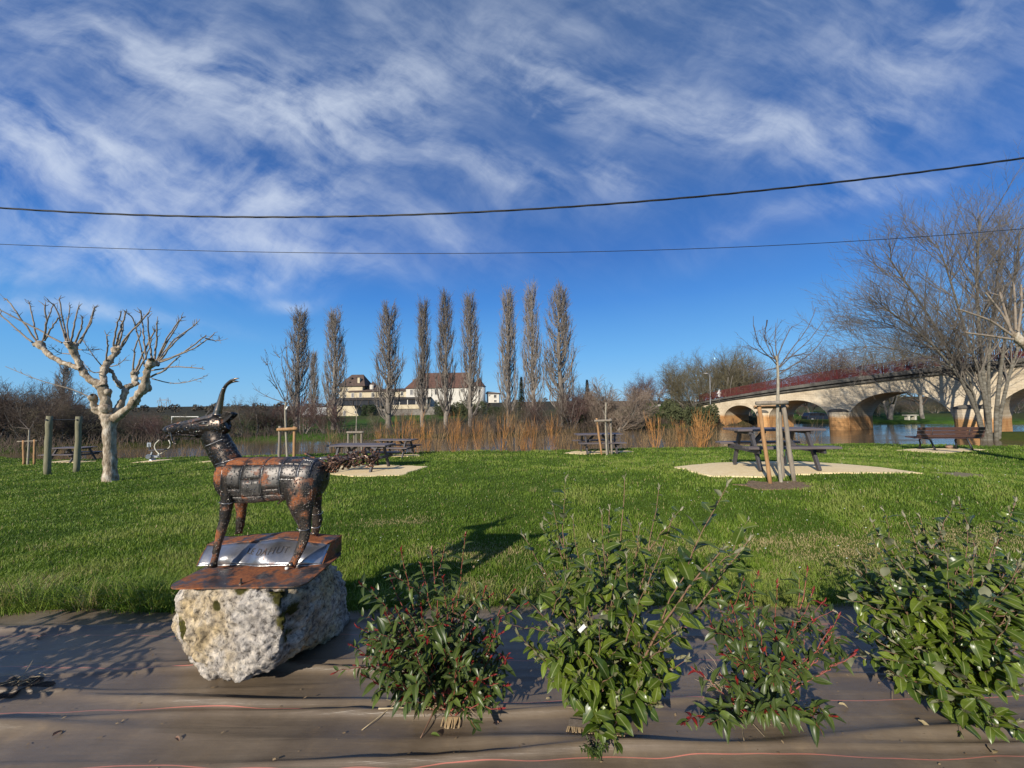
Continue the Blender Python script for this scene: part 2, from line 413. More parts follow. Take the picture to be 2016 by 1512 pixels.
def build_fabric():
    xs = np.arange(-7.0, 9.0, .022); ys = np.concatenate([np.arange(.3, 1.2, .05), np.arange(1.2, 3.07, .0105)])
    Xg, Yg = np.meshgrid(xs, ys)
    edge = .035 * np.sin(Xg * 1.7 + 1) + .02 * np.sin(Xg * 5.1)
    Yw = Yg + edge * sm(2.2, 3.05, Yg)
    Z = zfab(Xg, Yw)
    nx, ny = len(xs), len(ys)
    V = np.stack([Xg, Yw, Z], -1).reshape(-1, 3)
    i = np.arange(ny - 1)[:, None]; j = np.arange(nx - 1)[None]
    q = np.stack([i * nx + j, i * nx + j + 1, (i + 1) * nx + j + 1, (i + 1) * nx + j], -1).reshape(-1, 4)
    me = np_mesh('landscape_fabric', V, q); me.polygons.foreach_set('use_smooth', [True] * len(me.polygons))
    m, nt, N, L, b = nodes('fabric_mat')
    n1 = tex(N, L, 'noise', 2.2, detail=8, rough=.65, stretch=(.8, 1.1, 1)); n2 = tex(N, L, 'noise', 9, detail=10, rough=.7)
    c = ramp(N, L, n1.outputs[0], [(.3, (.105, .078, .052)), (.55, (.165, .126, .086)), (.75, (.23, .182, .128))])
    d = ramp(N, L, n2.outputs[0], [(.55, (1, 1, 1)), (.70, (1.25, 1.2, 1.1)), (.80, (1.9, 1.75, 1.5))])
    mx = N.new('ShaderNodeMix'); mx.data_type = 'RGBA'; mx.blend_type = 'MULTIPLY'; mx.inputs[0].default_value = .85
    L.new(c, mx.inputs[6]); L.new(d, mx.inputs[7])
    # woven pink marker threads every 33 cm
    tc = N.new('ShaderNodeTexCoord'); sp = N.new('ShaderNodeSeparateXYZ'); L.new(tc.outputs['Object'], sp.inputs[0])
    wv = tex(N, L, 'noise', .9, detail=2, stretch=(1, .2, 0))
    def M(op, a, bb=None):
        k = N.new('ShaderNodeMath'); k.operation = op
        for ii, v in enumerate((a, bb)):
            if v is None: continue
            if isinstance(v, (int, float)): k.inputs[ii].default_value = v
            else: L.new(v, k.inputs[ii])
        return k.outputs[0]
    yy = M('ADD', sp.outputs[1], M('MULTIPLY', M('SUBTRACT', wv.outputs[0], .5), .16))
    fr = M('ABSOLUTE', M('SUBTRACT', M('FRACT', M('DIVIDE', M('SUBTRACT', yy, 1.60), .33)), .5))
    ln = M('LESS_THAN', fr, .0062)
    br = tex(N, L, 'noise', 3.0, detail=3)
    ln = M('MULTIPLY', ln, M('ADD', M('MULTIPLY', br.outputs[0], .9), .25))
    mx2 = N.new('ShaderNodeMix'); mx2.data_type = 'RGBA'; L.new(ln, mx2.inputs[0]); L.new(mx.outputs[2], mx2.inputs[6]); mx2.inputs[7].default_value = (.62, .20, .15, 1)
    L.new(mx2.outputs[2], b.inputs['Base Color'])
    b.inputs['Roughness'].default_value = .36; b.inputs['Specular IOR Level'].default_value = .55
    w1 = N.new('ShaderNodeTexWave'); w1.bands_direction = 'X'; w1.inputs['Scale'].default_value = 90; L.new(tc.outputs['Object'], w1.inputs[0])
    w2 = N.new('ShaderNodeTexWave'); w2.bands_direction = 'Y'; w2.inputs['Scale'].default_value = 90; L.new(tc.outputs['Object'], w2.inputs[0])
    bump(N, L, b, M('MULTIPLY', w1.outputs[1], w2.outputs[1]), .25, .002)
    n3 = tex(N, L, 'noise', 7, detail=5, stretch=(.35, 2.4, 1)); bump(N, L, b, n3.outputs[0], .30, .012); n4 = tex(N, L, 'noise', 10, detail=5, rough=.5, stretch=(.10, 3.2, 1), dist=.6); bump(N, L, b, n4.outputs[0], .32, .006)
    o = link('landscape_fabric', me, m); tag(o, 'creased brown landscape fabric with pink threads under the shrubs', 'landscape fabric', kind='structure')
build_fabric()

# ------------------------------------------------------------------ pads of pale gravel
PADS = []
sand_m = mat('pad_sand', (.74, .56, .29), (.86, .69, .40), 14, .95, .5, .01, c3=(.60, .44, .22))
earth_m = mat('mulch_mat', (.12, .075, .04), (.26, .18, .10), 30, 1, 1.0, .02, c3=(.36, .27, .17))
def pad(name, pts, label, m=sand_m, h=.02, cat='gravel pad', jag=.05):
    """pts: world xy polygon"""
    P = []
    n = len(pts)
    for i in range(n):
        a, b = np.array(pts[i][:2]), np.array(pts[(i + 1) % n][:2])
        k = max(3, int(np.linalg.norm(b - a) / .22))
        for t in range(k):
            p = a + (b - a) * t / k; P.append(p + frng.uniform(-jag, jag, 2) * (.3 if t == 0 else 1))
    P = np.array(P); c = P.mean(0)
    PADS.append(P)
    V, Fc = [], []
    rings = [0.0, .35, .7, .97, 1.0]
    for r_i, r in enumerate(rings[1:]):
        for p in P:
            q = c + (p - c) * r; V.append((q[0], q[1], float(zlawn(q[0], q[1])) + (h if r < 1 else -.03)))
    V.append((c[0], c[1], float(zlawn(*c)) + h)); ci = len(V) - 1; k = len(P)
    for i in range(k):
        j = (i + 1) % k; Fc.append((ci, i, j))
        for r_i in range(3): Fc.append((r_i * k + i, (r_i + 1) * k + i, (r_i + 1) * k + j, r_i * k + j))
    b = MB(); b.add(V, Fc)
    o = b.build(name, m, smooth=False); tag(o, label, cat, kind='structure')
def gpts(*pp): return [G(*p)[:2] for p in pp]
pad('gravel_pad', gpts((1322, 921), (1400, 940), (1500, 941), (1825, 934), (1740, 922), (1580, 910), (1400, 913)), 'pale gravel pad under the picnic table by the staked sapling')
pad('gravel_pad', gpts((600, 931), (700, 939), (790, 937), (845, 919), (760, 916), (640, 916)), 'pale gravel pad under the picnic table behind the goat tail')
pad('gravel_pad', gpts((1108, 893), (1150, 895), (1250, 890), (1235, 888), (1130, 889)), 'narrow pale gravel pad under the table beside the orange willows')
pad('gravel_pad', gpts((1762, 887), (1860, 893), (1945, 886), (1880, 883), (1800, 884)), 'pale gravel strip under the brown bench')
pad('gravel_pad', gpts((85, 911), (150, 911.5), (190, 908), (130, 907)), 'pale gravel strip under the table behind the wooden posts')
pad('gravel_pad', gpts((255, 912), (300, 909.5), (345, 904.5), (312, 905)), 'pale gravel strip under the exercise machine')
pad('gravel_pad', gpts((385, 911), (440, 908.5), (470, 906), (420, 907)), 'pale gravel strip just behind the goat head')
pad('gravel_pad', gpts((770, 900), (830, 898), (825, 895), (770, 896)), 'small pale gravel pad under the farther of two tables')
pad('mulch_ring', gpts((1440, 955), (1500, 966), (1590, 964), (1610, 954), (1545, 948), (1480, 948)), 'ring of brown wood chips round the staked sapling', earth_m, .015, 'mulch', .12)
pad('earth_track', gpts((1820, 929), (1900, 941), (1950, 940), (1935, 936), (1870, 929)), 'worn strip of bare earth beside the pale pad', mat('track_mat', (.16, .13, .06), (.24, .19, .10), 20, 1, .6, .01), .010, 'path', .15)

def in_poly(x, y, P):
    inside = np.zeros(len(x), bool); j = len(P) - 1
    for i in range(len(P)):
        xi, yi = P[i]; xj, yj = P[j]
        c = ((yi > y) != (yj > y)) & (x < (xj - xi) * (y - yi) / (yj - yi + 1e-12) + xi)
        inside ^= c; j = i
    return inside

# ------------------------------------------------------------------ grass blades
def grass_mat(name, cols):
    m, nt, N, L, b = nodes(name)
    a = N.new('ShaderNodeAttribute'); a.attribute_name = 'rnd'
    sp = N.new('ShaderNodeSeparateColor'); L.new(a.outputs[0], sp.inputs[0])
    c = ramp(N, L, sp.outputs[0], cols)
    L.new(c, b.inputs['Base Color']); b.inputs['Roughness'].default_value = .55; b.inputs['Specular IOR Level'].default_value = .35
    tr = N.new('ShaderNodeBsdfTranslucent'); L.new(c, tr.inputs[0])
    mx = N.new('ShaderNodeMixShader'); mx.inputs[0].default_value = .30
    out = N['Material Output']; L.new(b.outputs[0], mx.inputs[1]); L.new(tr.outputs[0], mx.inputs[2]); L.new(mx.outputs[0], out.inputs[0])
    return m
GRASS_M = grass_mat('grass_mat', [(0, (.078, .142, .013)), (.45, (.138, .222, .022)), (.70, (.21, .29, .036)), (.80, (.26, .30, .07)), (.92, (.36, .29, .13)), (1, (.50, .40, .22))])
def blades(name, x, y, z, h, w, tint, rng, lean=.5):
    n = len(x); az = rng.uniform(0, 2 * math.pi, n); la = rng.uniform(0, 2 * math.pi, n); ln = h * rng.uniform(.1, 1, n) * lean * 1.3
    sx, sy = np.cos(az) * w / 2, np.sin(az) * w / 2
    lx, ly = np.cos(la) * ln, np.sin(la) * ln
    V = np.empty((n, 5, 3))
    V[:, 0] = np.stack([x - sx, y - sy, z - .01], 1); V[:, 1] = np.stack([x + sx, y + sy, z - .01], 1)
    mx, my, mz = x + lx * .4, y + ly * .4, z + h * .62
    V[:, 2] = np.stack([mx + sx * .75, my + sy * .75, mz], 1); V[:, 3] = np.stack([mx - sx * .75, my - sy * .75, mz], 1)
    V[:, 4] = np.stack([x + lx, y + ly, z + h * np.sqrt(np.maximum(.2, 1 - (ln / h * .6) ** 2))], 1)
    b = (np.arange(n) * 5)[:, None]
    q = b + np.array([[0, 1, 2, 3]]); t = b + np.array([[3, 2, 4]])
    me = np_mesh(name, V.reshape(-1, 3), q, t)
    at = me.color_attributes.new('rnd', 'FLOAT_COLOR', 'POINT')
    cc = np.repeat(np.clip(tint, 0, 1), 5); at.data.foreach_set('color', np.stack([cc, cc, cc, np.ones_like(cc)], 1).astype(np.float32).ravel())
    return me
DRY = [G(775, 1028), G(930, 1090), G(1290, 1080), G(1640, 1085), G(1690, 1075), G(25, 1165), G(1560, 1075), G(1930, 1060), G(890, 1165), G(1180, 1160)]
DRYR = [(.55, .20), (.5, .28), (.5, .22), (.6, .4), (.6, .3), (.4, .28), (.6, .2), (.7, .3), (.4, .25), (.6, .3)]
def vnoise(x, y, s, seed):
    r = np.random.RandomState(seed); out = np.zeros_like(x); a = 1.0
    for o in range(4):
        g = r.rand(64, 64); X = x * s; Yy = y * s
        xi = np.floor(X).astype(int); yi = np.floor(Yy).astype(int); fx = X - xi; fy = Yy - yi
        fx = fx * fx * (3 - 2 * fx); fy = fy * fy * (3 - 2 * fy)
        q = lambda i, j: g[i % 64, j % 64]
        out += a * ((q(xi, yi) * (1 - fx) + q(xi + 1, yi) * fx) * (1 - fy) + (q(xi, yi + 1) * (1 - fx) + q(xi + 1, yi + 1) * fx) * fy - .5)
        s *= 2.1; a *= .55
    return out
def build_grass():
    rng = np.random.RandomState(11)
    n = 400000
    y = np.exp(rng.uniform(math.log(2.98), math.log(26), n)); y = np.where(rng.rand(n) < .12, rng.uniform(2.98, 5, n), y)
    x = rng.uniform(-1.42, 1.42, n) * y
    edge = 3.03 + .035 * np.sin(x * 1.7 + 1) + .02 * np.sin(x * 5.1) + rng.normal(0, .02, n) + .06 * vnoise(x, y * 0, 2.5, 33)
    ok = (y > edge) & (y < ne(x) + .5)
    for P in PADS:
        lo, hi = P.min(0), P.max(0); s = (x > lo[0]) & (x < hi[0]) & (y > lo[1]) & (y < hi[1]) & ok
        idx = np.nonzero(s)[0]; ins = in_poly(x[idx], y[idx], P * .98 + P.mean(0) * .02); ok[idx[ins]] = False
    x, y = x[ok], y[ok]; n = len(x)
    nz = vnoise(x, y, .9, 1); nz2 = vnoise(x, y, 3.5, 2); nz3 = vnoise(x, y, 9, 8)
    tint = .38 + .85 * nz + .60 * nz2 + rng.normal(0, .14, n)
    tint = np.clip(tint, 0, .78)
    dry = np.zeros(n)
    for p, (rx, ry) in zip(DRY, DRYR):
        d = ((x - p[0]) / rx) ** 2 + ((y - p[1]) / ry) ** 2
        dry = np.maximum(dry, np.exp(-d * 1.2) * (1 + 1.2 * nz3))
    tint = np.where(rng.rand(n) < dry * 1.1, rng.uniform(.84, 1, n), tint)
    tint = np.where(rng.rand(n) < .04, rng.uniform(.8, 1, n), tint)
    h = (.036 + .024 * nz2 + .026 * np.maximum(0, nz)) * rng.uniform(.6, 1.35, n) * (1 - .5 * np.clip(dry, 0, 1))
    h = h * (1 + 1.1 * np.exp(-np.maximum(0, y - 3.05) / .16) * rng.uniform(.2, 1.3, n))       # unmown fringe against the fabric
    h = np.maximum(h, .016) * (1 + .25 * sm(6, 16, y))
    w = np.maximum(.0034, .0014 * y) * rng.uniform(.7, 1.3, n)
    me = blades('grass', x, y, terrain(x, y), h, w, tint, rng, .75)
    tag(link('grass', me, GRASS_M), 'short green lawn grass with dry patches', 'grass', kind='stuff')
    # taller tussocks and broad-leaved weeds scattered in the lawn
    cx, cy = [], []
    rng2 = np.random.RandomState(5)
    X, Y_, H, Wd, T = [], [], [], [], []
    spots = [G(980, 1120), G(1000, 1115), G(20, 1180), G(150, 1150), G(230, 1175), G(300, 1150), G(740, 1130), G(720, 1100), G(1450, 1090), G(1490, 1110), G(1130, 1010), G(880, 1050), G(1300, 930), G(320, 1100), G(60, 1120), G(1700, 1000), G(700, 1075), G(1540, 1135)]
    for i in range(46):
        yy = math.exp(rng2.uniform(math.log(3.2), math.log(9))); spots.append((rng2.uniform(-1.3, 1.3) * yy, yy, 0))
    for k in range(130): 
        xx = rng2.uniform(-4.2, -1.9) if k < 70 else rng2.uniform(-1.2, 4.2); spots.append((xx, 3.06 + .035 * math.sin(xx * 1.7 + 1) + rng2.uniform(-.03, .14), 0))
    for p in spots:
        k = rng2.randint(22, 46); r = rng2.uniform(.03, .10)
        X.append(p[0] + rng2.normal(0, r, k)); Y_.append(p[1] + np.abs(rng2.normal(0, r * .7, k)) * (1 if p[1] < 3.3 else np.where(rng2.rand(k) < .5, 1, -1)))
        H.append(rng2.uniform(.07, .17, k) * ((1.75 if p[0] < -1.9 else 1.2) if p[1] < 3.4 else .8)); Wd.append(np.full(k, .0055)); T.append(rng2.uniform(.35, .80, k) if rng2.rand() < .8 else rng2.uniform(.7, .95, k))
    X, Y_, H, Wd, T = map(np.concatenate, (X, Y_, H, Wd, T))
    me = blades('grass_tussocks', X, Y_, terrain(X, Y_), H, Wd, T, rng2, 1.1)
    tag(link('grass_tussocks', me, GRASS_M), 'longer grass tussocks along the fabric edge and in the lawn', 'grass', kind='stuff')
build_grass()
def build_daisies():
    rng = np.random.RandomState(9); n = 170
    y = np.exp(rng.uniform(math.log(3.4), math.log(11), n)); x = rng.uniform(-1.3, 1.3, n) * y
    z = terrain(x, y) + rng.uniform(.05, .085, n); r = .006 + .0005 * y
    a = np.arange(6) * math.pi / 3
    V = np.stack([x[:, None] + r[:, None] * np.cos(a), y[:, None] + r[:, None] * np.sin(a), z[:, None] + .3 * r[:, None] * np.cos(a)], -1).reshape(-1, 3)
    b = (np.arange(n) * 6)[:, None]
    q = np.concatenate([b + np.array([[0, 1, 2, 3]]), b + np.array([[0, 3, 4, 5]])])
    m = mat('daisy_mat', (.7, .7, .6), (.8, .8, .72), 5, .8, 0)
    tag(link('daisies', np_mesh('daisies', V, q), m), 'tiny white daisies dotted in the lawn', 'flowers', kind='stuff')
build_daisies()
# ------------------------------------------------------------------ goat statue on its rock
def metal(name, rust=.5, spat=1.0, base=(.055, .052, .050), rough=.34, cell=170, polish=0.0):
    m, nt, N, L, b = nodes(name)
    n1 = tex(N, L, 'noise', 9, detail=9, rough=.68); n2 = tex(N, L, 'noise', 60, detail=5, rough=.7); n3 = tex(N, L, 'noise', 4.5, detail=6)
    lo = .78 - .45 * rust
    rm = N.new('ShaderNodeMapRange'); rm.inputs[1].default_value = lo; rm.inputs[2].default_value = lo + .10; L.new(n1.outputs[0], rm.inputs[0])
    rc = ramp(N, L, n2.outputs[0], [(.3, (.095, .030, .012)), (.5, (.24, .075, .022)), (.7, (.36, .125, .038))])
    mc = ramp(N, L, n3.outputs[0], [(.35, tuple(k * .55 for k in base)), (.65, tuple(k * (1.6 + polish * 5) for k in base))])
    mx = N.new('ShaderNodeMix'); mx.data_type = 'RGBA'; L.new(rm.outputs[0], mx.inputs[0]); L.new(mc, mx.inputs[6]); L.new(rc, mx.inputs[7])
    L.new(mx.outputs[2], b.inputs['Base Color'])
    mr = N.new('ShaderNodeMapRange'); mr.inputs[3].default_value = .85; mr.inputs[4].default_value = .05; L.new(rm.outputs[0], mr.inputs[0]); L.new(mr.outputs[0], b.inputs['Metallic'])
    rr = N.new('ShaderNodeMapRange'); rr.inputs[3].default_value = rough; rr.inputs[4].default_value = .85; L.new(rm.outputs[0], rr.inputs[0]); L.new(rr.outputs[0], b.inputs['Roughness'])
    bump(N, L, b, n1.outputs[0], .35, .008)
    if spat > 0:
        v = tex(N, L, 'voronoi', cell); v.feature = 'F1'
        # only some cells carry a spatter bead
        rv = N.new('ShaderNodeSeparateColor'); L.new(v.outputs['Color'], rv.inputs[0])
        th = N.new('ShaderNodeMath'); th.operation = 'GREATER_THAN'; th.inputs[1].default_value = 1 - .55 * spat; L.new(rv.outputs[0], th.inputs[0])
        hh = N.new('ShaderNodeMapRange'); hh.inputs[1].default_value = .0; hh.inputs[2].default_value = .55; hh.inputs[3].default_value = 1; hh.inputs[4].default_value = 0; L.new(v.outputs['Distance'], hh.inputs[0])
        mu = N.new('ShaderNodeMath'); mu.operation = 'MULTIPLY'; L.new(th.outputs[0], mu.inputs[0]); L.new(hh.outputs[0], mu.inputs[1])
        bump(N, L, b, mu.outputs[0], 1.0, .006)
        bd = N.new('ShaderNodeMath'); bd.operation = 'GREATER_THAN'; bd.inputs[1].default_value = .36; L.new(mu.outputs[0], bd.inputs[0])
        mb = N.new('ShaderNodeMix'); mb.data_type = 'RGBA'; L.new(bd.outputs[0], mb.inputs[0]); L.new(mx.outputs[2], mb.inputs[6]); mb.inputs[7].default_value = (.30, .285, .26, 1)
        L.new(mb.outputs[2], b.inputs['Base Color'])
        ma = N.new('ShaderNodeMath'); ma.operation = 'MAXIMUM'; L.new(mr.outputs[0], ma.inputs[0]); L.new(bd.outputs[0], ma.inputs[1]); L.new(ma.outputs[0], b.inputs['Metallic'])
        mi = N.new('ShaderNodeMath'); mi.operation = 'MULTIPLY_ADD'; mi.inputs[1].default_value = -.25; L.new(bd.outputs[0], mi.inputs[0]); L.new(rr.outputs[0], mi.inputs[2]); L.new(mi.outputs[0], b.inputs['Roughness'])
    return m
M_DARK = metal('goat_steel', .52, .9, (.06, .054, .050), .42, 130); M_PLATE = metal('goat_plate_steel', .50, .7, (.066, .061, .057), .52, 125, .2)
M_BRIGHT = metal('goat_plate_bright', .52, .6, (.080, .075, .070), .54, 125, .3)
M_RUSTP = metal('goat_plate_rust', .85, .45, (.10, .09, .085), .4, 105); M_NECK = metal('goat_neck_steel', .42, 1.0, (.040, .033, .028), .32, 100)
M_LEG = metal('goat_leg_steel', .64, .8, (.075, .062, .052), .44, 125); M_HORN = metal('goat_horn_steel', .1, 0, (.16, .13, .105), .26)
M_BASE = metal('base_plate_steel', .80, 0, (.13, .105, .09), .42); M_BOOK = metal('book_sheet_steel', .32, 0, (.30, .295, .30), .30)
M_SEAM = metal('weld_seam_steel', .12, 0, (.42, .41, .40), .30); M_BRIST = metal('tail_rod_steel', .66, 0, (.14, .11, .09), .35)
M_EYE = metal('eye_steel', 0, 0, (.20, .19, .18), .18)

GY = 2.45
def gp(px, py, Y=GY): return Vector(W(px, py, Y))
PXM = GY / FPX                                # metres per photo pixel at the statue
goat = empty('goat_statue', (gp(540, 1117).x, GY, .61), 'welded rusty steel goat statue with horns and bristly tail on a rock', 'statue')

TR = [(436, 919, 948), (441, 910, 966), (452, 904, 979), (470, 902.5, 986), (500, 902.5, 986), (530, 902.5, 984), (560, 902.5, 981), (585, 902.5, 982), (607, 903, 984), (622, 905, 981), (633, 909, 972), (639, 915, 960), (643, 924, 948), (644, 931, 940)]
def trunk_pt(u, th, off=0.0):
    """u along the barrel 0..len-1, th from the spine (0) round the camera side to the belly (pi)"""
    k = min(int(u), len(TR) - 2); t = u - k
    a, b = TR[k], TR[k + 1]
    px = a[0] + (b[0] - a[0]) * t; top = a[1] + (b[1] - a[1]) * t; bot = a[2] + (b[2] - a[2]) * t
    c = gp(px, (top + bot) / 2); hh = (bot - top) / 2 * PXM + off
    wd = hh * (.92 if hh > .1 else 1.0) * .98
    ca, sa = math.cos(th), math.sin(th)
    e = .82
    z = math.copysign(abs(ca) ** e, ca) * hh; y = math.copysign(abs(sa) ** e, sa) * wd
    return Vector((c.x, c.y - y, c.z + z))
def trunk_mesh():
    b = MB(); nu, nt_ = 45, 28; vs_, fs = [], []
    U = len(TR) - 1
    for i in range(nu):
        for k in range(nt_): vs_.append(trunk_pt(min(U * i / (nu - 1), U - 1e-6), 2 * math.pi * k / nt_))
    for i in range(nu - 1):
        for k in range(nt_):
            k2 = (k + 1) % nt_; fs.append((i * nt_ + k, i * nt_ + k2, (i + 1) * nt_ + k2, (i + 1) * nt_ + k))
    fs.append(tuple(range(nt_))); fs.append(tuple(range(nu * nt_ - 1, (nu - 1) * nt_ - 1, -1)))
    b.add(vs_, fs); return b
def rough_up(o, amp=.0028):
    for v in o.data.vertices:
        p = v.co; v.co = p + v.normal * (amp * mnoise.noise(p * 60) + amp * .8 * mnoise.noise(p * 26))
    return o
rough_up(trunk_mesh().build('body', M_DARK, goat, True))
grng = random.Random(4)
def ux(px):
    for k in range(len(TR) - 1):
        if TR[k][0] <= px <= TR[k + 1][0]: return k + (px - TR[k][0]) / (TR[k + 1][0] - TR[k][0])
    return 0.0
def plate(x0, x1, t0, t1, m, side, sl=0.0):
    b = MB(); nu, nk = 7, 7; off = grng.uniform(.003, .007); vs_, fs = [], []
    for lay in (off, -.004):
        for i in range(nu):
            for k in range(nk):
                f = i / (nu - 1); g = k / (nk - 1)
                px = x0 + .35 + (x1 - x0 - .7) * f + sl * (g - .5)
                th = math.radians(t0 + .5 + (t1 - t0 - 1) * g)
                o = lay if 0 < i < nu - 1 and 0 < k < nk - 1 or lay < 0 else off * .75
                vs_.append(trunk_pt(ux(max(437, min(639, px))), side * th, o))
    n = nu * nk
    for i in range(nu - 1):
        for k in range(nk - 1):
            a = i * nk + k; fs.append((a, a + nk, a + nk + 1, a + 1) if side > 0 else (a, a + 1, a + nk + 1, a + nk))
    ring = [k for k in range(nk)] + [i * nk + nk - 1 for i in range(1, nu)] + [(nu - 1) * nk + k for k in range(nk - 2, -1, -1)] + [i * nk for i in range(nu - 2, 0, -1)]
    for q in range(len(ring)):
        a, c = ring[q], ring[(q + 1) % len(ring)]; fs.append((a, c, c + n, a + n))
    b.add(vs_, fs); return rough_up(b.build('plate', m, goat, True), .0022)
def seam(pts, r=.0012):
    b = MB(); P, Rr = [], []
    n = max(6, int(len(pts)))
    for i, p in enumerate(pts):
        P.append(p); Rr.append(r * grng.uniform(.6, 1.35))
    b.tube(P, Rr, 6); return b.build('weld_seam', M_SEAM, goat, True)
cols_ = [(439, 463), (463, 500), (500, 538), (538, 572), (572, 606), (606, 627)]
for side in (1, -1):
    plate(442, 463, 0, 48, M_PLATE, side); plate(439, 463, 50, 95, M_RUSTP, side)
    for ci, (a, b2) in enumerate(cols_[1:]):
        plate(a, b2, 0, 44, [M_RUSTP, M_RUSTP, M_RUSTP, M_DARK, M_PLATE][ci], side)
        plate(a, b2, 45, [100, 84, 104, 84, 92][ci], [M_BRIGHT, M_BRIGHT, M_BRIGHT, M_PLATE, M_PLATE][ci], side)
        if ci < 3: plate(a, b2, [101, 85, 105][ci], 122, [M_PLATE, M_BRIGHT, M_DARK][ci], side)
        if ci < 3: plate(a + (4 if ci == 0 else 0), b2 + (6 if ci == 2 else 0), 124, 176, [M_BRIGHT, M_PLATE, M_PLATE][ci], side)
def seam_on(px0, px1, t0, t1, side=1):
    n = 22; seam([trunk_pt(ux(px0 + (px1 - px0) * i / n), side * math.radians(t0 + (t1 - t0) * i / n), .006) for i in range(n + 1)])
for side in (1, -1):
    for (a, b2) in cols_[1:]: seam_on(a, a, 2, 120, side)
    seam_on(572, 606, 85, 85, side); seam_on(606, 606, 8, 85, side); seam_on(606, 626, 22, 22, side); seam_on(626, 626, 22, 60, side)

def limb(name, rows, Yt, Yb, m, squash=.95, n=14, end=None):
    """rows: (px, py, half width px) from top to bottom"""
    P, Rr = [], []
    y0, y1 = rows[0][1], rows[-1][1]
    # smooth the rows
    ys = [r[1] for r in rows]; k = 26
    for i in range(k + 1):
        py = y0 + (y1 - y0) * i / k
        px = np.interp(py, ys, [r[0] for r in rows]); hw = .88 * np.interp(py, ys, [r[2] for r in rows]); f = i / k
        Y = Yt + (Yb - Yt) * f; P.append(gp(px, py, Y)); Rr.append(hw * Y / FPX)
    for _ in range(2):
        Rr = [Rr[0]] + [(Rr[i - 1] + 2 * Rr[i] + Rr[i + 1]) / 4 for i in range(1, k)] + [Rr[-1]]
        P = [P[0]] + [(P[i - 1] + P[i] * 2 + P[i + 1]) / 4 for i in range(1, k)] + [P[-1]]
    b = MB(); b.tube(P, Rr, n, True, [squash] * len(P))
    return rough_up(b.build(name, m, goat, True), .0035)
limb('leg', [(452, 918, 13), (452, 933, 16), (450, 963, 15), (448, 988, 13), (441.5, 1027, 10.5), (430, 1065, 8), (424, 1095, 6.5), (420, 1116, 7.5)], 2.37, 2.325, M_LEG)
limb('leg', [(597, 925, 20), (595, 945, 34), (592, 963, 37), (593, 994, 28), (598, 1024, 17), (602, 1043, 11), (598, 1064, 11.5), (589, 1085, 9), (580, 1104, 8), (574, 1115, 9)], 2.38, 2.335, M_LEG, .62)
limb('leg', [(476, 950, 14), (475, 985, 12.5), (475, 1010, 10), (473, 1032, 8.5), (470, 1049, 6.5)], 2.53, 2.57, M_LEG)
limb('leg', [(618, 925, 20), (620, 950, 21), (618, 979, 17), (622, 1008, 11), (625, 1024, 12), (622, 1040, 8), (619, 1052, 8)], 2.52, 2.585, M_LEG, .65)
for (px, py, Y, s) in ((413, 1116, 2.315, 1), (569, 1115, 2.325, 1), (467, 1050, 2.565, .8), (615, 1053, 2.575, .8)):
    b = MB(); p = gp(px, py, Y)
    b.tube([p + Vector((.022, 0, .012)), p + Vector((.004, 0, .008)), p + Vector((-.018, 0, .0))], [.016 * s, .013 * s, .003], 8); b.build('hoof', M_HORN, goat, True)
for (px, py, Y, hw) in ((436, 988, 2.36, 13.2), (598, 1040, 2.35, 11.5), (622, 1010, 2.545, 11.5), (620, 1036, 2.565, 9.5)):
    c = gp(px + (12 if py == 988 else 0), py, Y); r = hw * Y / FPX; seam([c + Vector((math.cos(a) * r * 1.02, math.sin(a) * r * 1.0, .004 * math.sin(2 * a))) for a in np.linspace(0, 2 * math.pi, 22)], .0022)

def chain(name, rows, m, n=16, sq=1.0, sub=5, par=None, smooth=True):
    """rows: (px, py, half height px, half depth px, Y) rings across a centreline"""
    P, Rv, Rd = [], [], []
    K = (len(rows) - 1) * sub
    t_ = np.arange(len(rows)); tt = np.linspace(0, len(rows) - 1, K + 1)
    A = np.array(rows, float)
    I = np.stack([np.interp(tt, t_, A[:, j]) for j in range(A.shape[1])], 1)
    for _ in range(3):
        I[1:-1] = (I[:-2] + 2 * I[1:-1] + I[2:]) / 4
    b = MB(); vs_, fs = [], []
    pts = [gp(r[0], r[1], r[4]) for r in I]
    for i, p in enumerate(pts):
        t = (pts[min(i + 1, K)] - pts[max(i - 1, 0)]).normalized()
        side = Vector((0, -1, 0)); side = (side - t * side.dot(t)).normalized(); up = t.cross(side).normalized()
        if up.z < 0 and abs(t.x) > .5: up = -up
        for k in range(n):
            a = 2 * math.pi * k / n
            vs_.append(p + side * (math.sin(a) * I[i][3] * PXM) + up * (math.cos(a) * I[i][2] * PXM))
    for i in range(K):
        for k in range(n):
            k2 = (k + 1) % n; fs.append((i * n + k, i * n + k2, (i + 1) * n + k2, (i + 1) * n + k))
    fs.append(tuple(range(n))); fs.append(tuple(range((K + 1) * n - 1, K * n - 1, -1)))
    b.add(vs_, fs); return rough_up(b.build(name, m, par or goat, smooth), .0030 if name in ('neck', 'head') else .0008)
neck = chain('neck', [(457, 928, 24, 21, GY), (452, 914, 25, 20, GY), (441, 895, 25, 18, GY), (431, 877, 25, 16.5, GY), (422, 860, 25, 15.5, GY), (422, 845, 22, 14.5, GY)], M_NECK)
head = chain('head', [(449, 834, 12, 9, GY), (443, 836, 20, 13, GY), (428, 839, 24, 15.5, GY), (411, 841, 21.5, 15.5, GY), (396, 842, 19.5, 13, GY), (376, 843, 15.5, 10.5, GY), (356, 844, 12.5, 9, GY), (340, 846, 10.5, 8, GY), (330, 847, 8, 6.5, GY), (325, 847, 5, 4, GY)], M_NECK, 18)
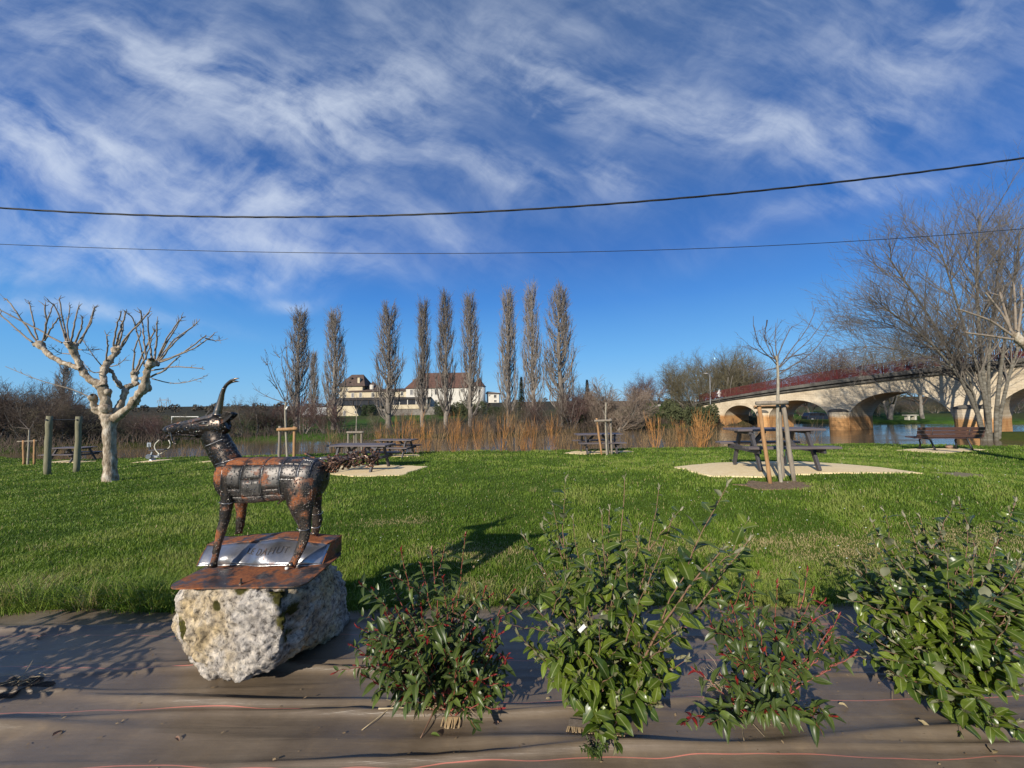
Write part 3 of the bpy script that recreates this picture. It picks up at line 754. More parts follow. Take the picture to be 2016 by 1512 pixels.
# long forehead plate, from the nostrils to between the horns, standing proud of the cheeks
b = MB(); vs_, fs = [], []
fp = [(322, 842, 845, 3), (327, 839, 848, 5), (335, 836, 844, 6), (350, 832, 840, 7), (372, 826.5, 834, 9), (396, 820.5, 828, 11), (412, 816, 824, 11), (424, 812.5, 821, 9)]
for (px, yt, yb, dp) in fp:
    for (f, pyy) in ((-1, yb), (-.55, yt + 2.2), (0, yt), (.55, yt + 2.2), (1, yb)): p = gp(px, pyy); vs_.append(p + Vector((0, f * dp * PXM, 0)))
    for (f, pyy) in ((.8, yb + 1.2), (0, yt + 4), (-.8, yb + 1.2)): p = gp(px, pyy); vs_.append(p + Vector((0, f * dp * PXM, 0)))
nn = 8
for i in range(len(fp) - 1):
    for k in range(nn): fs.append((i * nn + k, i * nn + (k + 1) % nn, (i + 1) * nn + (k + 1) % nn, (i + 1) * nn + k))
fs.append(tuple(range(nn - 1, -1, -1))); fs.append(tuple(range((len(fp) - 1) * nn, len(fp) * nn)))
b.add(vs_, fs); b.build('forehead_plate', M_PLATE, goat, False)
chain('lower_jaw', [(392, 858, 4.5, 9, GY), (372, 856, 3.8, 8, GY), (352, 856.5, 3.0, 7, GY), (336, 857, 2.2, 5, GY)], M_NECK, 12)
chain('lower_lip', [(339, 856, 2.2, 5, GY), (333, 858, 2.6, 5, GY), (330, 862, 2.2, 4, GY)], M_HORN, 10)
for dy in (-.016, .016):
    chain('fang', [(336, 851, 2.0, 2.0, GY + dy), (337, 858, 2.0, 2, GY + dy), (338.5, 866, 1.7, 1.7, GY + dy), (341.5, 872, 1.3, 1.3, GY + dy), (347, 874.5, .6, .6, GY + dy)], M_HORN, 8)
    e = chain('eye', [(409, 833.5, .8, .8, GY + dy * 2.6), (404, 833.5, 3.0, 2.6, GY + dy * 2.8), (400, 834, 3.0, 2.6, GY + dy * 2.8), (395, 835, .8, .8, GY + dy * 2.4)], M_EYE, 10)
    chain('eyelid', [(413, 831, 1.2, 1.6, GY + dy * 2.7), (404, 829.5, 1.6, 2.2, GY + dy * 3.1), (394, 832, 1.4, 2, GY + dy * 2.8), (388, 835.5, .8, 1, GY + dy * 2.4)], M_PLATE, 8)
    chain('eyelid', [(412, 836, 1, 1.3, GY + dy * 2.7), (403, 838.5, 1.3, 1.8, GY + dy * 3.0), (393, 837.5, 1, 1.4, GY + dy * 2.7)], M_LEG, 8)
    oy = GY + dy * 1.35
    k = 0 if dy < 0 else 1
    chain('horn', [(428, 817, 7.6, 7, oy), (430, 806, 6.8, 6.4, oy), (434, 790, 5.2, 5, oy), (438, 772, 3.9, 3.8, oy + dy * .2), (445, 758, 3.0, 3.0, oy + dy * .4), (455, 749 + 3 * k, 2.6, 2.6, oy + dy * .6), (464, 745.5 + 5 * k, 1.9, 1.9, oy + dy * .8), (471, 744.5 + 7 * k, .5, .5, oy + dy)], M_HORN, 12)
    # ear: a cupped leaf
    b = MB(); vs_, fs = [], []
    ey = GY + dy * 2.4
    for i in range(9):
        t = i / 8; w_ = 10 * math.sin(math.pi * min(1, .12 + t * .88)) ** .7 + .3
        for k2 in range(5):
            g = (k2 / 4 - .5) * 2
            p = gp(436 + 26 * t + g * w_ * .25, 830 - 15 * t + g * w_ * .75 - 3 * math.sin(math.pi * t), ey)
            vs_.append(p + Vector((0, (1 if dy > 0 else -1) * (.016 * t + .014 * (g * g)), 0)))
    for i in range(8):
        for k2 in range(4): a = i * 5 + k2; fs.append((a, a + 1, a + 6, a + 5))
    b.add(vs_, fs); o = b.build('ear', M_DARK, goat, True)
    sd = o.modifiers.new('thick', 'SOLIDIFY'); sd.thickness = .004
chain('hair_spike', [(406, 818, 1.6, 1.6, GY), (412, 810, 1.2, 1.2, GY), (417, 804, .3, .3, GY)], M_HORN, 8)
chain('hair_spike', [(418, 817, 2.0, 2, GY - .02), (423, 810, 1.6, 1.6, GY - .02), (427, 802, .3, .3, GY - .02)], M_HORN, 8)
chain('belly_spike', [(560, 980, 3, 3, GY), (553, 986, 2.8, 2.8, GY), (547, 991, 1.4, 1.4, GY)], M_HORN, 8)
ctr = [gp(x_, y_, GY) for x_, y_ in ((402, 862), (415, 866), (430, 866), (444, 862), (455, 855))]
seam([p + Vector((0, -.052, 0)) for p in [gp(417 + i * 3.0, 877 - i * 1.25, GY) for i in range(12)]], .0022)
seam([gp(438 + 3.3 * i, 912 - .95 * i + .0 * i, GY) + Vector((0, -.075 + .0035 * abs(i - 5), 0)) for i in range(12)], .003)
# bottle-brush tail of flat rods
tail_axis = [gp(636, 914, GY), gp(655, 911, GY), (gp(680, 906, GY)), gp(705, 902, GY), gp(728, 900, GY), gp(747, 902, GY)]
b = MB(); b.tube(tail_axis, [.010, .009, .008, .007, .006, .004], 8); tail = b.build('tail', M_BRIST, goat, True)
rod_me = []
for v in range(3):
    b = MB(); b.beam((0, 0, 0), (1, 0, 0), .0085, .005, bev=.0012); b.box((.95, 0, 0), (.12, .013, .008)); rod_me.append(b.mesh('tail_rod')); rod_me[-1].materials.append(M_BRIST)
rr_ = random.Random(8)
nr = 190
for i in range(nr):
    f = (i + .5) / nr; k = f * (len(tail_axis) - 1); j = min(int(k), len(tail_axis) - 2); p = tail_axis[j].lerp(tail_axis[j + 1], k - j)
    d = (tail_axis[j + 1] - tail_axis[j]).normalized(); a = rr_.uniform(0, 2 * math.pi)
    rad = Vector((0, math.cos(a), math.sin(a)))
    back = -.55 if f < .55 else rr_.uniform(-.6, .25)
    L_ = (.125 if f < .12 else .068 * (1 - .22 * f)) * rr_.uniform(.75, 1.15)
    dr = (rad + d * (back - (.9 if f < .12 else 0)) + Vector((rr_.gauss(0, .12), rr_.gauss(0, .12), rr_.gauss(0, .12) - .15))).normalized()
    o = bpy.data.objects.new('tail_rod', rod_me[i % 3]); col.objects.link(o); o.parent = tail
    q = dr.to_track_quat('X', 'Z').to_matrix().to_4x4()
    o.matrix_basis = Matrix.Translation(p) @ q @ Matrix.Diagonal((L_, rr_.uniform(.8, 1.3), rr_.uniform(.8, 1.3), 1))

# base: bent sheet steel plate with an open-book ramp
base = empty('statue_base', (-1.5, 2.4, .60), 'rusty steel base plate with wavy engraved book sheet under the goat', 'statue base')
PZ = .603
def round_rect(x0, x1, y0, y1, r, n=6):
    P = []
    for (cx, cy, a0) in ((x1 - r, y0 + r, -90), (x1 - r, y1 - r, 0), (x0 + r, y1 - r, 90), (x0 + r, y0 + r, 180)):
        for i in range(n + 1): a = R_(a0 + 90 * i / n); P.append((cx + r * math.cos(a), cy + r * math.sin(a)))
    return P
pl = round_rect(-1.885, -1.135, 2.125, 2.64, .07)
b = MB(); k = len(pl)
b.add([(x, y, PZ + .004) for x, y in pl] + [(x, y, PZ - .004) for x, y in pl], [tuple(range(k)), tuple(range(2 * k - 1, k - 1, -1))] + [(i, i + k, (i + 1) % k + k, (i + 1) % k) for i in range(k)])
b.build('base_plate', M_BASE, base)
BX0, BX1 = -1.955, -1.175
def wavef(s): return .032 * math.exp(-((s - .56) / .16) ** 2) - .007 * math.sin(s * 14 + .6)
def book_pt(s, t):
    """t 0..1 up the front sheet, 1..2 over the top"""
    x = BX0 + (BX1 - BX0) * s + .02 * (1 - min(t, 1)) * (.5 - s)
    w = wavef(s)
    if t <= 1: return Vector((x, 2.405 + .020 * math.sin(s * 6.5 + .5) * (1 - t) + .105 * t + .022 * math.sin(s * 19 + 1.0) * (.3 + .7 * math.sin(math.pi * t)) - .02 * math.sin(math.pi * t), PZ + .006 + t * .098 + w * (.25 + .75 * t)))
    u = t - 1; return Vector((x + .012 * u, 2.51 + .125 * u, PZ + .104 + .012 * u + w * (1 - .15 * u)))
b = MB(); ns, ntt = 48, 9
def sheet(t0, t1, nt2, name, m):
    b = MB(); vs_ = [book_pt(i / ns, t0 + (t1 - t0) * k / nt2) for i in range(ns + 1) for k in range(nt2 + 1)]; fs = []
    for i in range(ns):
        for k in range(nt2): a = i * (nt2 + 1) + k; fs.append((a, a + nt2 + 1, a + nt2 + 2, a + 1))
    b.add(vs_, fs); o = b.build(name, m, base, True); sd = o.modifiers.new('thick', 'SOLIDIFY'); sd.thickness = .004; sd.offset = -1; return o
bs = sheet(0, 1, 8, 'book_sheet', M_BOOK); sheet(1.002, 2, 6, 'top_sheet', M_BASE)
b = MB()
rp = [book_pt(1, 0), book_pt(1, .5), book_pt(1, 1), book_pt(1, 2)]; rp.append(Vector((rp[-1].x, rp[-1].y, PZ + .004))); 
rp = [p + Vector((.003, 0, 0)) for p in rp]
q = [p + Vector((.004, 0, 0)) for p in rp]; k = len(rp)
b.add(rp + q, [tuple(range(k - 1, -1, -1)), tuple(range(k, 2 * k))] + [(i, (i + 1) % k, (i + 1) % k + k, i + k) for i in range(k)]); b.build('side_panel', M_BASE, base)
b = MB(); lp = [book_pt(0, 0), book_pt(0, .5), book_pt(0, 1), book_pt(0, 2)]; lp.append(Vector((lp[-1].x, lp[-1].y, PZ + .004)))
lp = [p + Vector((-.003, 0, 0)) for p in lp]; q = [p + Vector((-.004, 0, 0)) for p in lp]
b.add(lp + q, [tuple(range(k)), tuple(range(2 * k - 1, k - 1, -1))] + [(i, i + k, (i + 1) % k + k, (i + 1) % k) for i in range(k)]); b.build('side_panel', M_BASE, base)
b = MB(); b.tube([book_pt(i / 60, 0) + Vector((0, -.002, 0)) for i in range(61)], [.004 * random.uniform(.6, 1.4) for _ in range(61)], 6); b.build('weld_seam', M_SEAM, base, True)
b = MB(); c = Vector(W(475, 1134, 2.16)); c.z = PZ + .004
b.cyl(c, c + Vector((0, 0, .030)), .005, n=8); b.cyl(c, c + Vector((0, 0, .008)), .011, n=6); b.build('bolt', M_HORN, base)
# beaded lettering welded on the sheet
cu = bpy.data.curves.new('lettering', 'FONT'); cu.body = 'LE DAHUT'; cu.size = .05; cu.extrude = .0016; cu.space_character = 1.15; cu.space_word = 1.7
to = bpy.data.objects.new('lettering', cu); col.objects.link(to); bpy.context.view_layer.update()
tm = bpy.data.meshes.new_from_object(to.evaluated_get(bpy.context.evaluated_depsgraph_get())); bpy.data.objects.remove(to); bpy.data.curves.remove(cu)
w_ = max(v.co.x for v in tm.vertices)
for v in tm.vertices:
    s_ = .36 + .34 * v.co.x / w_; t_ = .46 + v.co.y / .05 * .36
    p = book_pt(s_, t_); du = book_pt(s_ + .01, t_) - p; dv = book_pt(s_, t_ + .02) - p
    nrm = du.cross(dv).normalized(); v.co = p + nrm * (.0012 + v.co.z)
tl = link('lettering', tm, metal('letter_steel', .45, 0, (.11, .10, .095), .55), base); tl['kind'] = 'stuff'
for (px, py, Y) in ((565, 1110, 2.34),):
    b = MB(); c = Vector(W(px, py, Y)); b.sphere((c.x, c.y, PZ + .014), .013, 8, 6, (1, .9, .8)); b.v = [(x + random.uniform(-.002, .002), y, z + random.uniform(-.002, .002)) for x, y, z in b.v]
    tag(b.build('pebble', mat('pebble_mat', (.6, .58, .52), (.75, .73, .68), 40, .8, .3, .003), None, True), 'small white pebble by the goat hind hoof', 'pebble')

# rock
def build_rock():
    pts = [(388, 1150, 2.19), (440, 1150, 2.14), (500, 1150, 2.12), (560, 1158, 2.12), (343, 1188, 2.27), (344, 1225, 2.28), (352, 1255, 2.27), (366, 1290, 2.24), (398, 1308, 2.19), (440, 1337, 2.14), (470, 1345, 2.13), (545, 1200, 2.08), (560, 1240, 2.10), (545, 1285, 2.13), (500, 1325, 2.13),
           (585, 1285, 2.24), (600, 1168, 2.25), (655, 1207, 2.70), (675, 1165, 2.80), (672, 1122, 2.88), (648, 1098, 2.75), (600, 1100, 2.65), (420, 1120, 2.75), (360, 1150, 2.6), (345, 1240, 2.55), (420, 1215, 2.9), (600, 1210, 2.95)]
    bm = bmesh.new()
    for p in pts:
        w = W(*p); bm.verts.new((w[0], w[1], min(w[2], PZ - .012)))
    for (x, y) in ((-1.85, 2.42), (-1.2, 2.9), (-1.75, 2.8)): bm.verts.new((x, y, -.06))
    bmesh.ops.convex_hull(bm, input=bm.verts)
    loose = [v for v in bm.verts if not v.link_faces]; bmesh.ops.delete(bm, geom=loose, context='VERTS')
    bmesh.ops.triangulate(bm, faces=bm.faces)
    for it in range(5):
        ed = [e for e in bm.edges if e.calc_length() > .035 * (1.6 if it < 2 else 1)]
        if not ed: break
        bmesh.ops.subdivide_edges(bm, edges=ed, cuts=1, use_grid_fill=False); bmesh.ops.triangulate(bm, faces=bm.faces)
        if it == 1: bmesh.ops.smooth_vert(bm, verts=bm.verts, factor=.22, use_axis_x=True, use_axis_y=True, use_axis_z=True)
    for it in range(2):
        ed = [e for e in bm.edges if e.calc_length() > .016]; bmesh.ops.subdivide_edges(bm, edges=ed, cuts=1); bmesh.ops.triangulate(bm, faces=bm.faces)
    bm.normal_update()
    for v in bm.verts:
        p = v.co; n = v.normal
        d = .024 * mnoise.noise(p * 5) + .030 * (abs(mnoise.noise(p * 10 + Vector((3, 1, 2)))) - .3) + .016 * mnoise.noise(p * 24) + .016 * (abs(mnoise.noise(p * 44)) - .3)
        h1 = (p - Vector(W(430, 1190, 2.16))).length; d -= .030 * math.exp(-(h1 / .028) ** 2)
        c0, c1 = Vector(W(572, 1165, 2.14)), Vector(W(580, 1290, 2.22)); sg = c1 - c0; tt = max(0, min(1, (p - c0).dot(sg) / sg.length_squared)); h2 = (p - c0 - sg * tt).length; d -= .045 * math.exp(-(h2 / .05) ** 2)
        if p.z > PZ - .05: d = min(d, .0)
        v.co = p + n * d
        v.co.z = min(v.co.z, PZ - .006)
    me = bpy.data.meshes.new('boulder'); bm.to_mesh(me); bm.free()
    m, nt, N, L, bb = nodes('boulder_mat')
    n1 = tex(N, L, 'noise', 7, detail=10, rough=.7); n2 = tex(N, L, 'noise', 38, detail=8, rough=.72); n3 = tex(N, L, 'noise', 3.2, detail=7, rough=.6, off=(4, 2, 1)); n4 = tex(N, L, 'noise', 3.5, detail=8, rough=.7, off=(9.3, 2, 5))
    c = ramp(N, L, n1.outputs[0], [(.30, (.155, .138, .125)), (.45, (.32, .29, .26)), (.62, (.48, .44, .39))])
    yl = ramp(N, L, n3.outputs[0], [(.42, (1, 1, 1)), (.60, (1.05, .90, .60))])
    mx = N.new('ShaderNodeMix'); mx.data_type = 'RGBA'; mx.blend_type = 'MULTIPLY'; mx.inputs[0].default_value = 1; L.new(c, mx.inputs[6]); L.new(yl, mx.inputs[7])
    sp = ramp(N, L, n2.outputs[0], [(.37, (.14, .125, .11)), (.47, (.90, .90, .90)), (.62, (1.6, 1.55, 1.45))])
    mx2 = N.new('ShaderNodeMix'); mx2.data_type = 'RGBA'; mx2.blend_type = 'MULTIPLY'; mx2.inputs[0].default_value = .9; L.new(mx.outputs[2], mx2.inputs[6]); L.new(sp, mx2.inputs[7])
    # moss: patches on the edges and in the cleft
    tc = N.new('ShaderNodeTexCoord'); tot = None
    for (px, py, Y, r) in ((352, 1245, 2.27, .075), (562, 1172, 2.12, .085), (575, 1215, 2.15, .10), (578, 1250, 2.19, .08), (432, 1190, 2.16, .03), (470, 1152, 2.12, .05), (385, 1160, 2.2, .04), (540, 1160, 2.12, .05)):
        w = W(px, py, Y); ds = N.new('ShaderNodeVectorMath'); ds.operation = 'DISTANCE'; L.new(tc.outputs['Object'], ds.inputs[0]); ds.inputs[1].default_value = tuple(w)
        mr = N.new('ShaderNodeMapRange'); mr.inputs[1].default_value = r * .3; mr.inputs[2].default_value = r * 1.25; mr.inputs[3].default_value = .5; mr.inputs[4].default_value = 0; L.new(ds.outputs['Value'], mr.inputs[0])
        if tot is None: tot = mr.outputs[0]
        else:
            k = N.new('ShaderNodeMath'); k.operation = 'MAXIMUM'; L.new(tot, k.inputs[0]); L.new(mr.outputs[0], k.inputs[1]); tot = k.outputs[0]
    ad = N.new('ShaderNodeMath'); ad.operation = 'ADD'; a2 = N.new('ShaderNodeMath'); a2.operation = 'MULTIPLY_ADD'; a2.inputs[1].default_value = .5; L.new(n2.outputs[0], a2.inputs[0]); L.new(n4.outputs[0], a2.inputs[2]); a3 = N.new('ShaderNodeMath'); a3.operation = 'SUBTRACT'; a3.inputs[1].default_value = .25; L.new(a2.outputs[0], a3.inputs[0]); L.new(tot, ad.inputs[0]); L.new(a3.outputs[0], ad.inputs[1])
    mk = N.new('ShaderNodeMapRange'); mk.inputs[1].default_value = .66; mk.inputs[2].default_value = .80; L.new(ad.outputs[0], mk.inputs[0])
    ms = ramp(N, L, n2.outputs[0], [(.3, (.02, .02, .006)), (.55, (.06, .055, .012)), (.7, (.13, .12, .02))])
    mx3 = N.new('ShaderNodeMix'); mx3.data_type = 'RGBA'; L.new(mk.outputs[0], mx3.inputs[0]); L.new(mx2.outputs[2], mx3.inputs[6]); L.new(ms, mx3.inputs[7])
    L.new(mx3.outputs[2], bb.inputs['Base Color']); bb.inputs['Roughness'].default_value = .95; bb.inputs['Specular IOR Level'].default_value = .2
    bump(N, L, bb, n1.outputs[0], .7, .03); bump(N, L, bb, n2.outputs[0], .8, .012)
    tag(link('boulder', me, m, None, False, True), 'rough pale limestone boulder with moss carrying the goat statue', 'boulder')
build_rock()
# ------------------------------------------------------------------ street furniture
M_TABLE = mat('recycled_plank_grey', (.045, .042, .046), (.075, .068, .070), 18, .60, .25, .004, stretch=(.2, 3, 3))
M_PLANKT = mat('recycled_plank_brown', (.10, .080, .078), (.15, .122, .118), 14, .55, .25, .004, stretch=(.2, 3, 3))
M_BENCHW = mat('bench_plank_brown', (.066, .034, .027), (.105, .054, .042), 16, .5, .25, .004, stretch=(.2, 3, 3))
M_IRON = mat('cast_iron', (.012, .013, .016), (.03, .03, .034), 30, .5, .15, .003)
def make_table():
    """origin on the ground, long axis x"""
    r = empty('picnic_table', (0, 0, 0))
    for i in range(5):
        b = MB(); b.box((0, (i - 2) * .152, .742), (1.82, .145, .042), bev=.006); b.build('plank', M_PLANKT, r)
    for s in (-1, 1):
        for k in (0, 1):
            b = MB(); b.box((0, s * (.60 + k * .148), .437), (1.82, .14, .042), bev=.006); b.build('seat_plank', M_PLANKT, r)
    for sx in (-.58, .58):
        for s in (-1, 1):
            b = MB(); b.beam((sx, s * .24, .72), (sx, s * .60, .0), .09, .06, up=(1, 0, 0), bev=.005); b.build('leg', M_TABLE, r)
        b = MB(); b.box((sx + (.058 if sx > 0 else -.058), 0, .37), (.048, 1.44, .088), bev=.005); b.build('seat_beam', M_TABLE, r)
        b = MB(); b.box((sx + (.058 if sx > 0 else -.058), 0, .69), (.048, .70, .060), bev=.005); b.build('top_beam', M_TABLE, r)
        b = MB(); b.beam((sx * .80, 0, .40), (sx * .28, 0, .715), .085, .05, up=(0, 1, 0), bev=.005); b.build('brace', M_TABLE, r)
        for s in (-1, 1):
            b = MB(); x_ = sx + (.083 if sx > 0 else -.083); b.cyl((x_, s * .42, .37), (x_ + (.012 if sx > 0 else -.012), s * .42, .37), .011, n=6); b.build('bolt', M_HORN, r)
    return r
t0 = make_table(); first = True
def place_table(px, py, rz, label, Y=None, sc=1.0):
    global first
    g = G(px, py)
    r = t0 if first else copy_tree(t0)
    first = False
    r.location = (g[0], g[1], float(zlawn(g[0], g[1])) + .02); r.rotation_euler.z = R_(rz); r.scale = sc if isinstance(sc, tuple) else (sc, sc, sc)
    tag(r, label, 'picnic table', 'picnic tables on the riverside lawn')
place_table(1524, 921.5, -4, 'dark grey picnic table on pale gravel behind the three-staked sapling', sc=(.90, .84, 1.02))
place_table(712, 926, -7, 'grey picnic table directly behind the goat statue tail', sc=1.0)
place_table(780, 899, -10, 'smaller-looking grey picnic table behind the one by the goat tail', sc=.88)
place_table(1178, 892, 2, 'grey picnic table at the river edge behind a staked young tree', sc=.94)
place_table(143, 909.5, -2, 'dark picnic table behind the pair of tall wooden posts')

def bench():
    g = G(1862, 886.5); r = empty('park_bench', (0, 0, 0), 'brown slatted bench with black iron legs facing the river', 'bench')
    for i, z in enumerate((.52, .645, .77)):
        b = MB(); b.box((0, -.20 - .03 * i, z), (2.1, .036, .112), Matrix.Rotation(R_(12), 3, 'X'), bev=.006); b.build('back_slat', M_BENCHW, r)
    for i in range(4):
        b = MB(); b.box((0, -.10 + i * .118, .43 + .008 * i), (2.1, .108, .036), bev=.006); b.build('seat_slat', M_BENCHW, r)
    for s in (-.58, .58):
        b = MB()
        b.tube([(s, -.30, .015), (s, -.22, .20), (s, -.13, .40), (s, -.20, .55), (s, -.27, .80)], [.032, .026, .034, .028, .022], 8); b.build('back_leg', M_IRON, r, True)
        b = MB(); b.tube([(s, .32, .015), (s, .27, .18), (s, .30, .32), (s, .24, .405)], [.034, .025, .025, .028], 8); b.build('front_leg', M_IRON, r, True)
        b = MB(); b.tube([(s, -.14, .40), (s, .08, .39), (s, .30, .41)], [.026, .022, .022], 8); b.build('seat_bracket', M_IRON, r, True)
        for y in (-.30, .32):
            b = MB(); b.box((s, y, .012), (.07, .14, .024), bev=.004); b.build('foot', M_IRON, r)
    r.location = (g[0], g[1], float(zlawn(g[0], g[1])) + .02); r.rotation_euler.z = R_(-8)
    b = MB(); p = G(1869, 884); b.sphere((p[0], p[1], float(zlawn(p[0], p[1])) + .09), .10, 10, 7, (1.35, .9, .75)); 
    b.v = [(x + .02 * math.sin(z * 60), y + .02 * math.sin(x * 50), z) for x, y, z in b.v]
    tag(b.build('stone', mat('stone_brown', (.20, .12, .08), (.32, .22, .16), 20, .95, .6, .01), None, True), 'rounded brown stone lying under the bench', 'stone')
bench()

# ---- round timber: stakes and posts
M_STAKE = mat('stake_wood', (.30, .155, .062), (.42, .245, .115), 9, .85, .5, .006, stretch=(4, 4, .6), c3=(.20, .10, .05))
M_STAKEG = mat('stake_wood_grey', (.19, .155, .115), (.30, .255, .20), 9, .9, .5, .006, stretch=(4, 4, .6), c3=(.12, .095, .07))
M_POST = mat('treated_post', (.155, .145, .085), (.235, .215, .135), 7, .9, .5, .006, stretch=(4, 4, .5), c3=(.10, .09, .05))
M_SAP = mat('sapling_bark', (.22, .19, .14), (.38, .34, .26), 14, .85, .3, .004, stretch=(3, 3, .7), c3=(.14, .11, .08))
M_TWIG = mat('twig_bark', (.085, .065, .052), (.15, .12, .098), 20, .85, 0)
M_TIE = mat('tie_cord', (.03, .09, .07), (.04, .12, .10), 20, .6, 0)
def log(b, p0, p1, r0, r1=None, n=12, seed=0):
    p0, p1 = Vector(p0), Vector(p1); rg = random.Random(seed); k = 7; P, Rr = [], []
    for i in range(k + 1):
        f = i / k; P.append(p0.lerp(p1, f) + Vector((rg.gauss(0, .10 * r0), rg.gauss(0, .10 * r0), 0))); Rr.append((r0 + ((r1 or r0) - r0) * f) * rg.uniform(.93, 1.07))
    P = [P[0]] + P[1:]; b.tube([P[0]] + P + [P[-1]], [Rr[0] * .8] + Rr + [Rr[-1] * .8], n)
def pxpts(lst, sc, ox, oy, Y, rng=None, dy=0.0):
    out = []
    for i, (x, y) in enumerate(lst): out.append(np.array(W(ox + x / sc, oy + y / sc, Y + (dy * i / max(1, len(lst) - 1)))))
    return out
def smooth_poly(P, n):
    P = np.array(P, float); t = np.linspace(0, len(P) - 1, n); q = np.stack([np.interp(t, np.arange(len(P)), P[:, k]) for k in range(3)], 1)
    for _ in range(2): q[1:-1] = (q[:-2] + 2 * q[1:-1] + q[2:]) / 4
    return q
def twiglets(T, q, rng, n, L, r, lvl=1):
    for _ in range(n):
        f = rng.uniform(.3, 1); i = min(int(f * (len(q) - 1)), len(q) - 2); p = q[i] + (q[i + 1] - q[i]) * rng.rand()
        d = q[i + 1] - q[i]; d = d / np.linalg.norm(d); d = d + rng.normal(0, .55, 3); d[2] += .25; d /= np.linalg.norm(d); l = L * rng.uniform(.4, 1)
        p2 = p + d * l * .5 + rng.normal(0, .06, 3) * l; p3 = p + d * l + rng.normal(0, .1, 3) * l
        T.add([p, p2, p3], [r, r * .8, r * .35], 4)
        if lvl > 0: twiglets(T, np.array([p, p2, p3]), rng, rng.randint(0, 3), L * .5, r * .7, lvl - 1)
def sapling(label, base_px, base_py, trunk_px, branches, stakes, rails, sc, ox, oy, seed, r_tr, cat='young tree', grp=None, Yb=None, slab=None):
    """everything in zoom coordinates of a crop of the photo; placed at the ground depth of the base"""
    g = G(base_px, base_py); Y = g[1] if Yb is None else Yb; rng = np.random.RandomState(seed)
    s = Y / FPX
    r = empty('sapling', (g[0], Y, g[2]), label, cat, 'staked saplings on the lawn')
    T = Tubes(); q = smooth_poly(pxpts(trunk_px, sc, ox, oy, Y), 14); q[0][2] -= .05
    T.add(q, np.linspace(r_tr, r_tr * .62, 14) * s, 10); T.build('trunk', M_SAP, r)
    T = Tubes()
    for br in branches:
        q = smooth_poly(pxpts(br, sc, ox, oy, Y, dy=rng.uniform(-.5, .5)), 9); q += np.cumsum(rng.normal(0, .006, q.shape), 0) * (np.arange(9)[:, None] > 0)
        T.add(q, np.linspace(r_tr * .38, r_tr * .12, 9) * s, 5); twiglets(T, q, rng, 6, .30, r_tr * .13 * s)
    T.build('crown', M_TWIG, r)
    fr = empty('tree_stakes', (g[0], Y, g[2]), slab, 'tree stakes', 'wooden stake frames round the saplings')
    for i, (a, b_, rad, m, dy) in enumerate(stakes):
        b = MB(); p0 = W(ox + a[0] / sc, oy + a[1] / sc, Y + dy); p1 = W(ox + b_[0] / sc, oy + b_[1] / sc, Y + dy * .6); p0[2] -= .06
        log(b, p0, p1, rad / sc * s, seed=seed + i); b.build('stake', m, fr, True)
    for i, (a, b_, rad, m, dy) in enumerate(rails):
        b = MB(); log(b, W(ox + a[0] / sc, oy + a[1] / sc, Y + dy), W(ox + b_[0] / sc, oy + b_[1] / sc, Y + dy), rad / sc * s, seed=seed + 9 + i); b.build('rail', m, fr, True)
    return Y
sapling('bare young tree in three leaning stakes before the large picnic table', 1533, 951, [(312, 1400), (284, 1200), (280, 900), (285, 700), (288, 520), (275, 440), (272, 400)],
        [[(275, 470), (210, 410), (130, 320), (100, 230), (95, 90)], [(275, 440), (240, 390), (190, 290), (165, 160)], [(280, 440), (275, 300), (270, 150)], [(285, 440), (330, 310), (400, 180), (425, 160)],
         [(290, 490), (370, 390), (480, 270), (575, 100), (585, 35)], [(300, 490), (400, 390), (560, 260), (670, 110)], [(300, 600), (450, 515)], [(300, 540), (450, 450), (590, 350), (715, 130)], [(270, 430), (150, 370), (35, 330)],
         [(280, 490), (150, 520), (20, 485)], [(200, 120), (180, 200), (185, 290)], [(280, 460), (230, 330), (210, 280)], [(330, 430), (420, 410), (520, 390)], [(290, 520), (380, 500), (450, 440)]],
        [((230, 1412), (135, 790), 14, M_STAKE, -.05), ((412, 1382), (325, 780), 16, M_STAKEG, .02), ((326, 1375), (296, 800), 13, M_STAKEG, .25)],
        [((115, 772), (357, 765), 15, M_STAKEG, -.10), ((100, 803), (362, 797), 14, M_STAKE, .10)], 3.98, 1460, 600, 21, 13 / 3.98,
        slab='three leaning wooden stakes with crossbars around the sapling before the table')
sapling('thin bare sapling behind the goat back with a white tag', 564, 943, [(430, 1750), (415, 1400), (395, 1040), (385, 760), (400, 700)],
        [[(390, 700), (310, 560), (240, 400), (160, 240), (152, 130)], [(400, 690), (440, 560), (370, 370), (320, 150), (375, 40)], [(320, 150), (235, 70)], [(395, 720), (200, 650), (0, 540)], [(400, 740), (500, 620), (560, 450)], [(390, 690), (330, 520), (270, 430), (205, 190)], [(285, 540), (160, 425)], [(160, 240), (85, 185)]],
        [((312, 1750), (318, 1000), 16, M_STAKEG, 0), ((490, 1750), (505, 1005), 17, M_STAKE, 0)], [((290, 1045), (542, 1032), 20, M_STAKE, -.08)], 6.3, 500, 680, 22, 16 / 6.3,
        slab='two upright stakes joined by a thick crossbar behind the goat back')
sapling('slender sapling behind the two picnic tables near the goat tail', 702, 903, [(785, 640), (785, 400), (785, 200), (790, 0), (795, -120)],
        [[(790, -60), (700, -200), (640, -330)], [(790, -80), (860, -230), (900, -330)], [(790, -20), (690, -60), (620, -80)], [(792, -110), (800, -260), (790, -360)]],
        [((665, 620), (665, 225), 14, M_STAKEG, 0), ((755, 620), (755, 235), 12, M_STAKEG, .2), ((870, 620), (865, 225), 14, M_STAKEG, 0)], [((640, 243), (900, 240), 15, M_STAKEG, -.05)], 7.75, 600, 820, 23, 9 / 7.75,
        slab='short stake frame with one crossbar behind the two picnic tables')
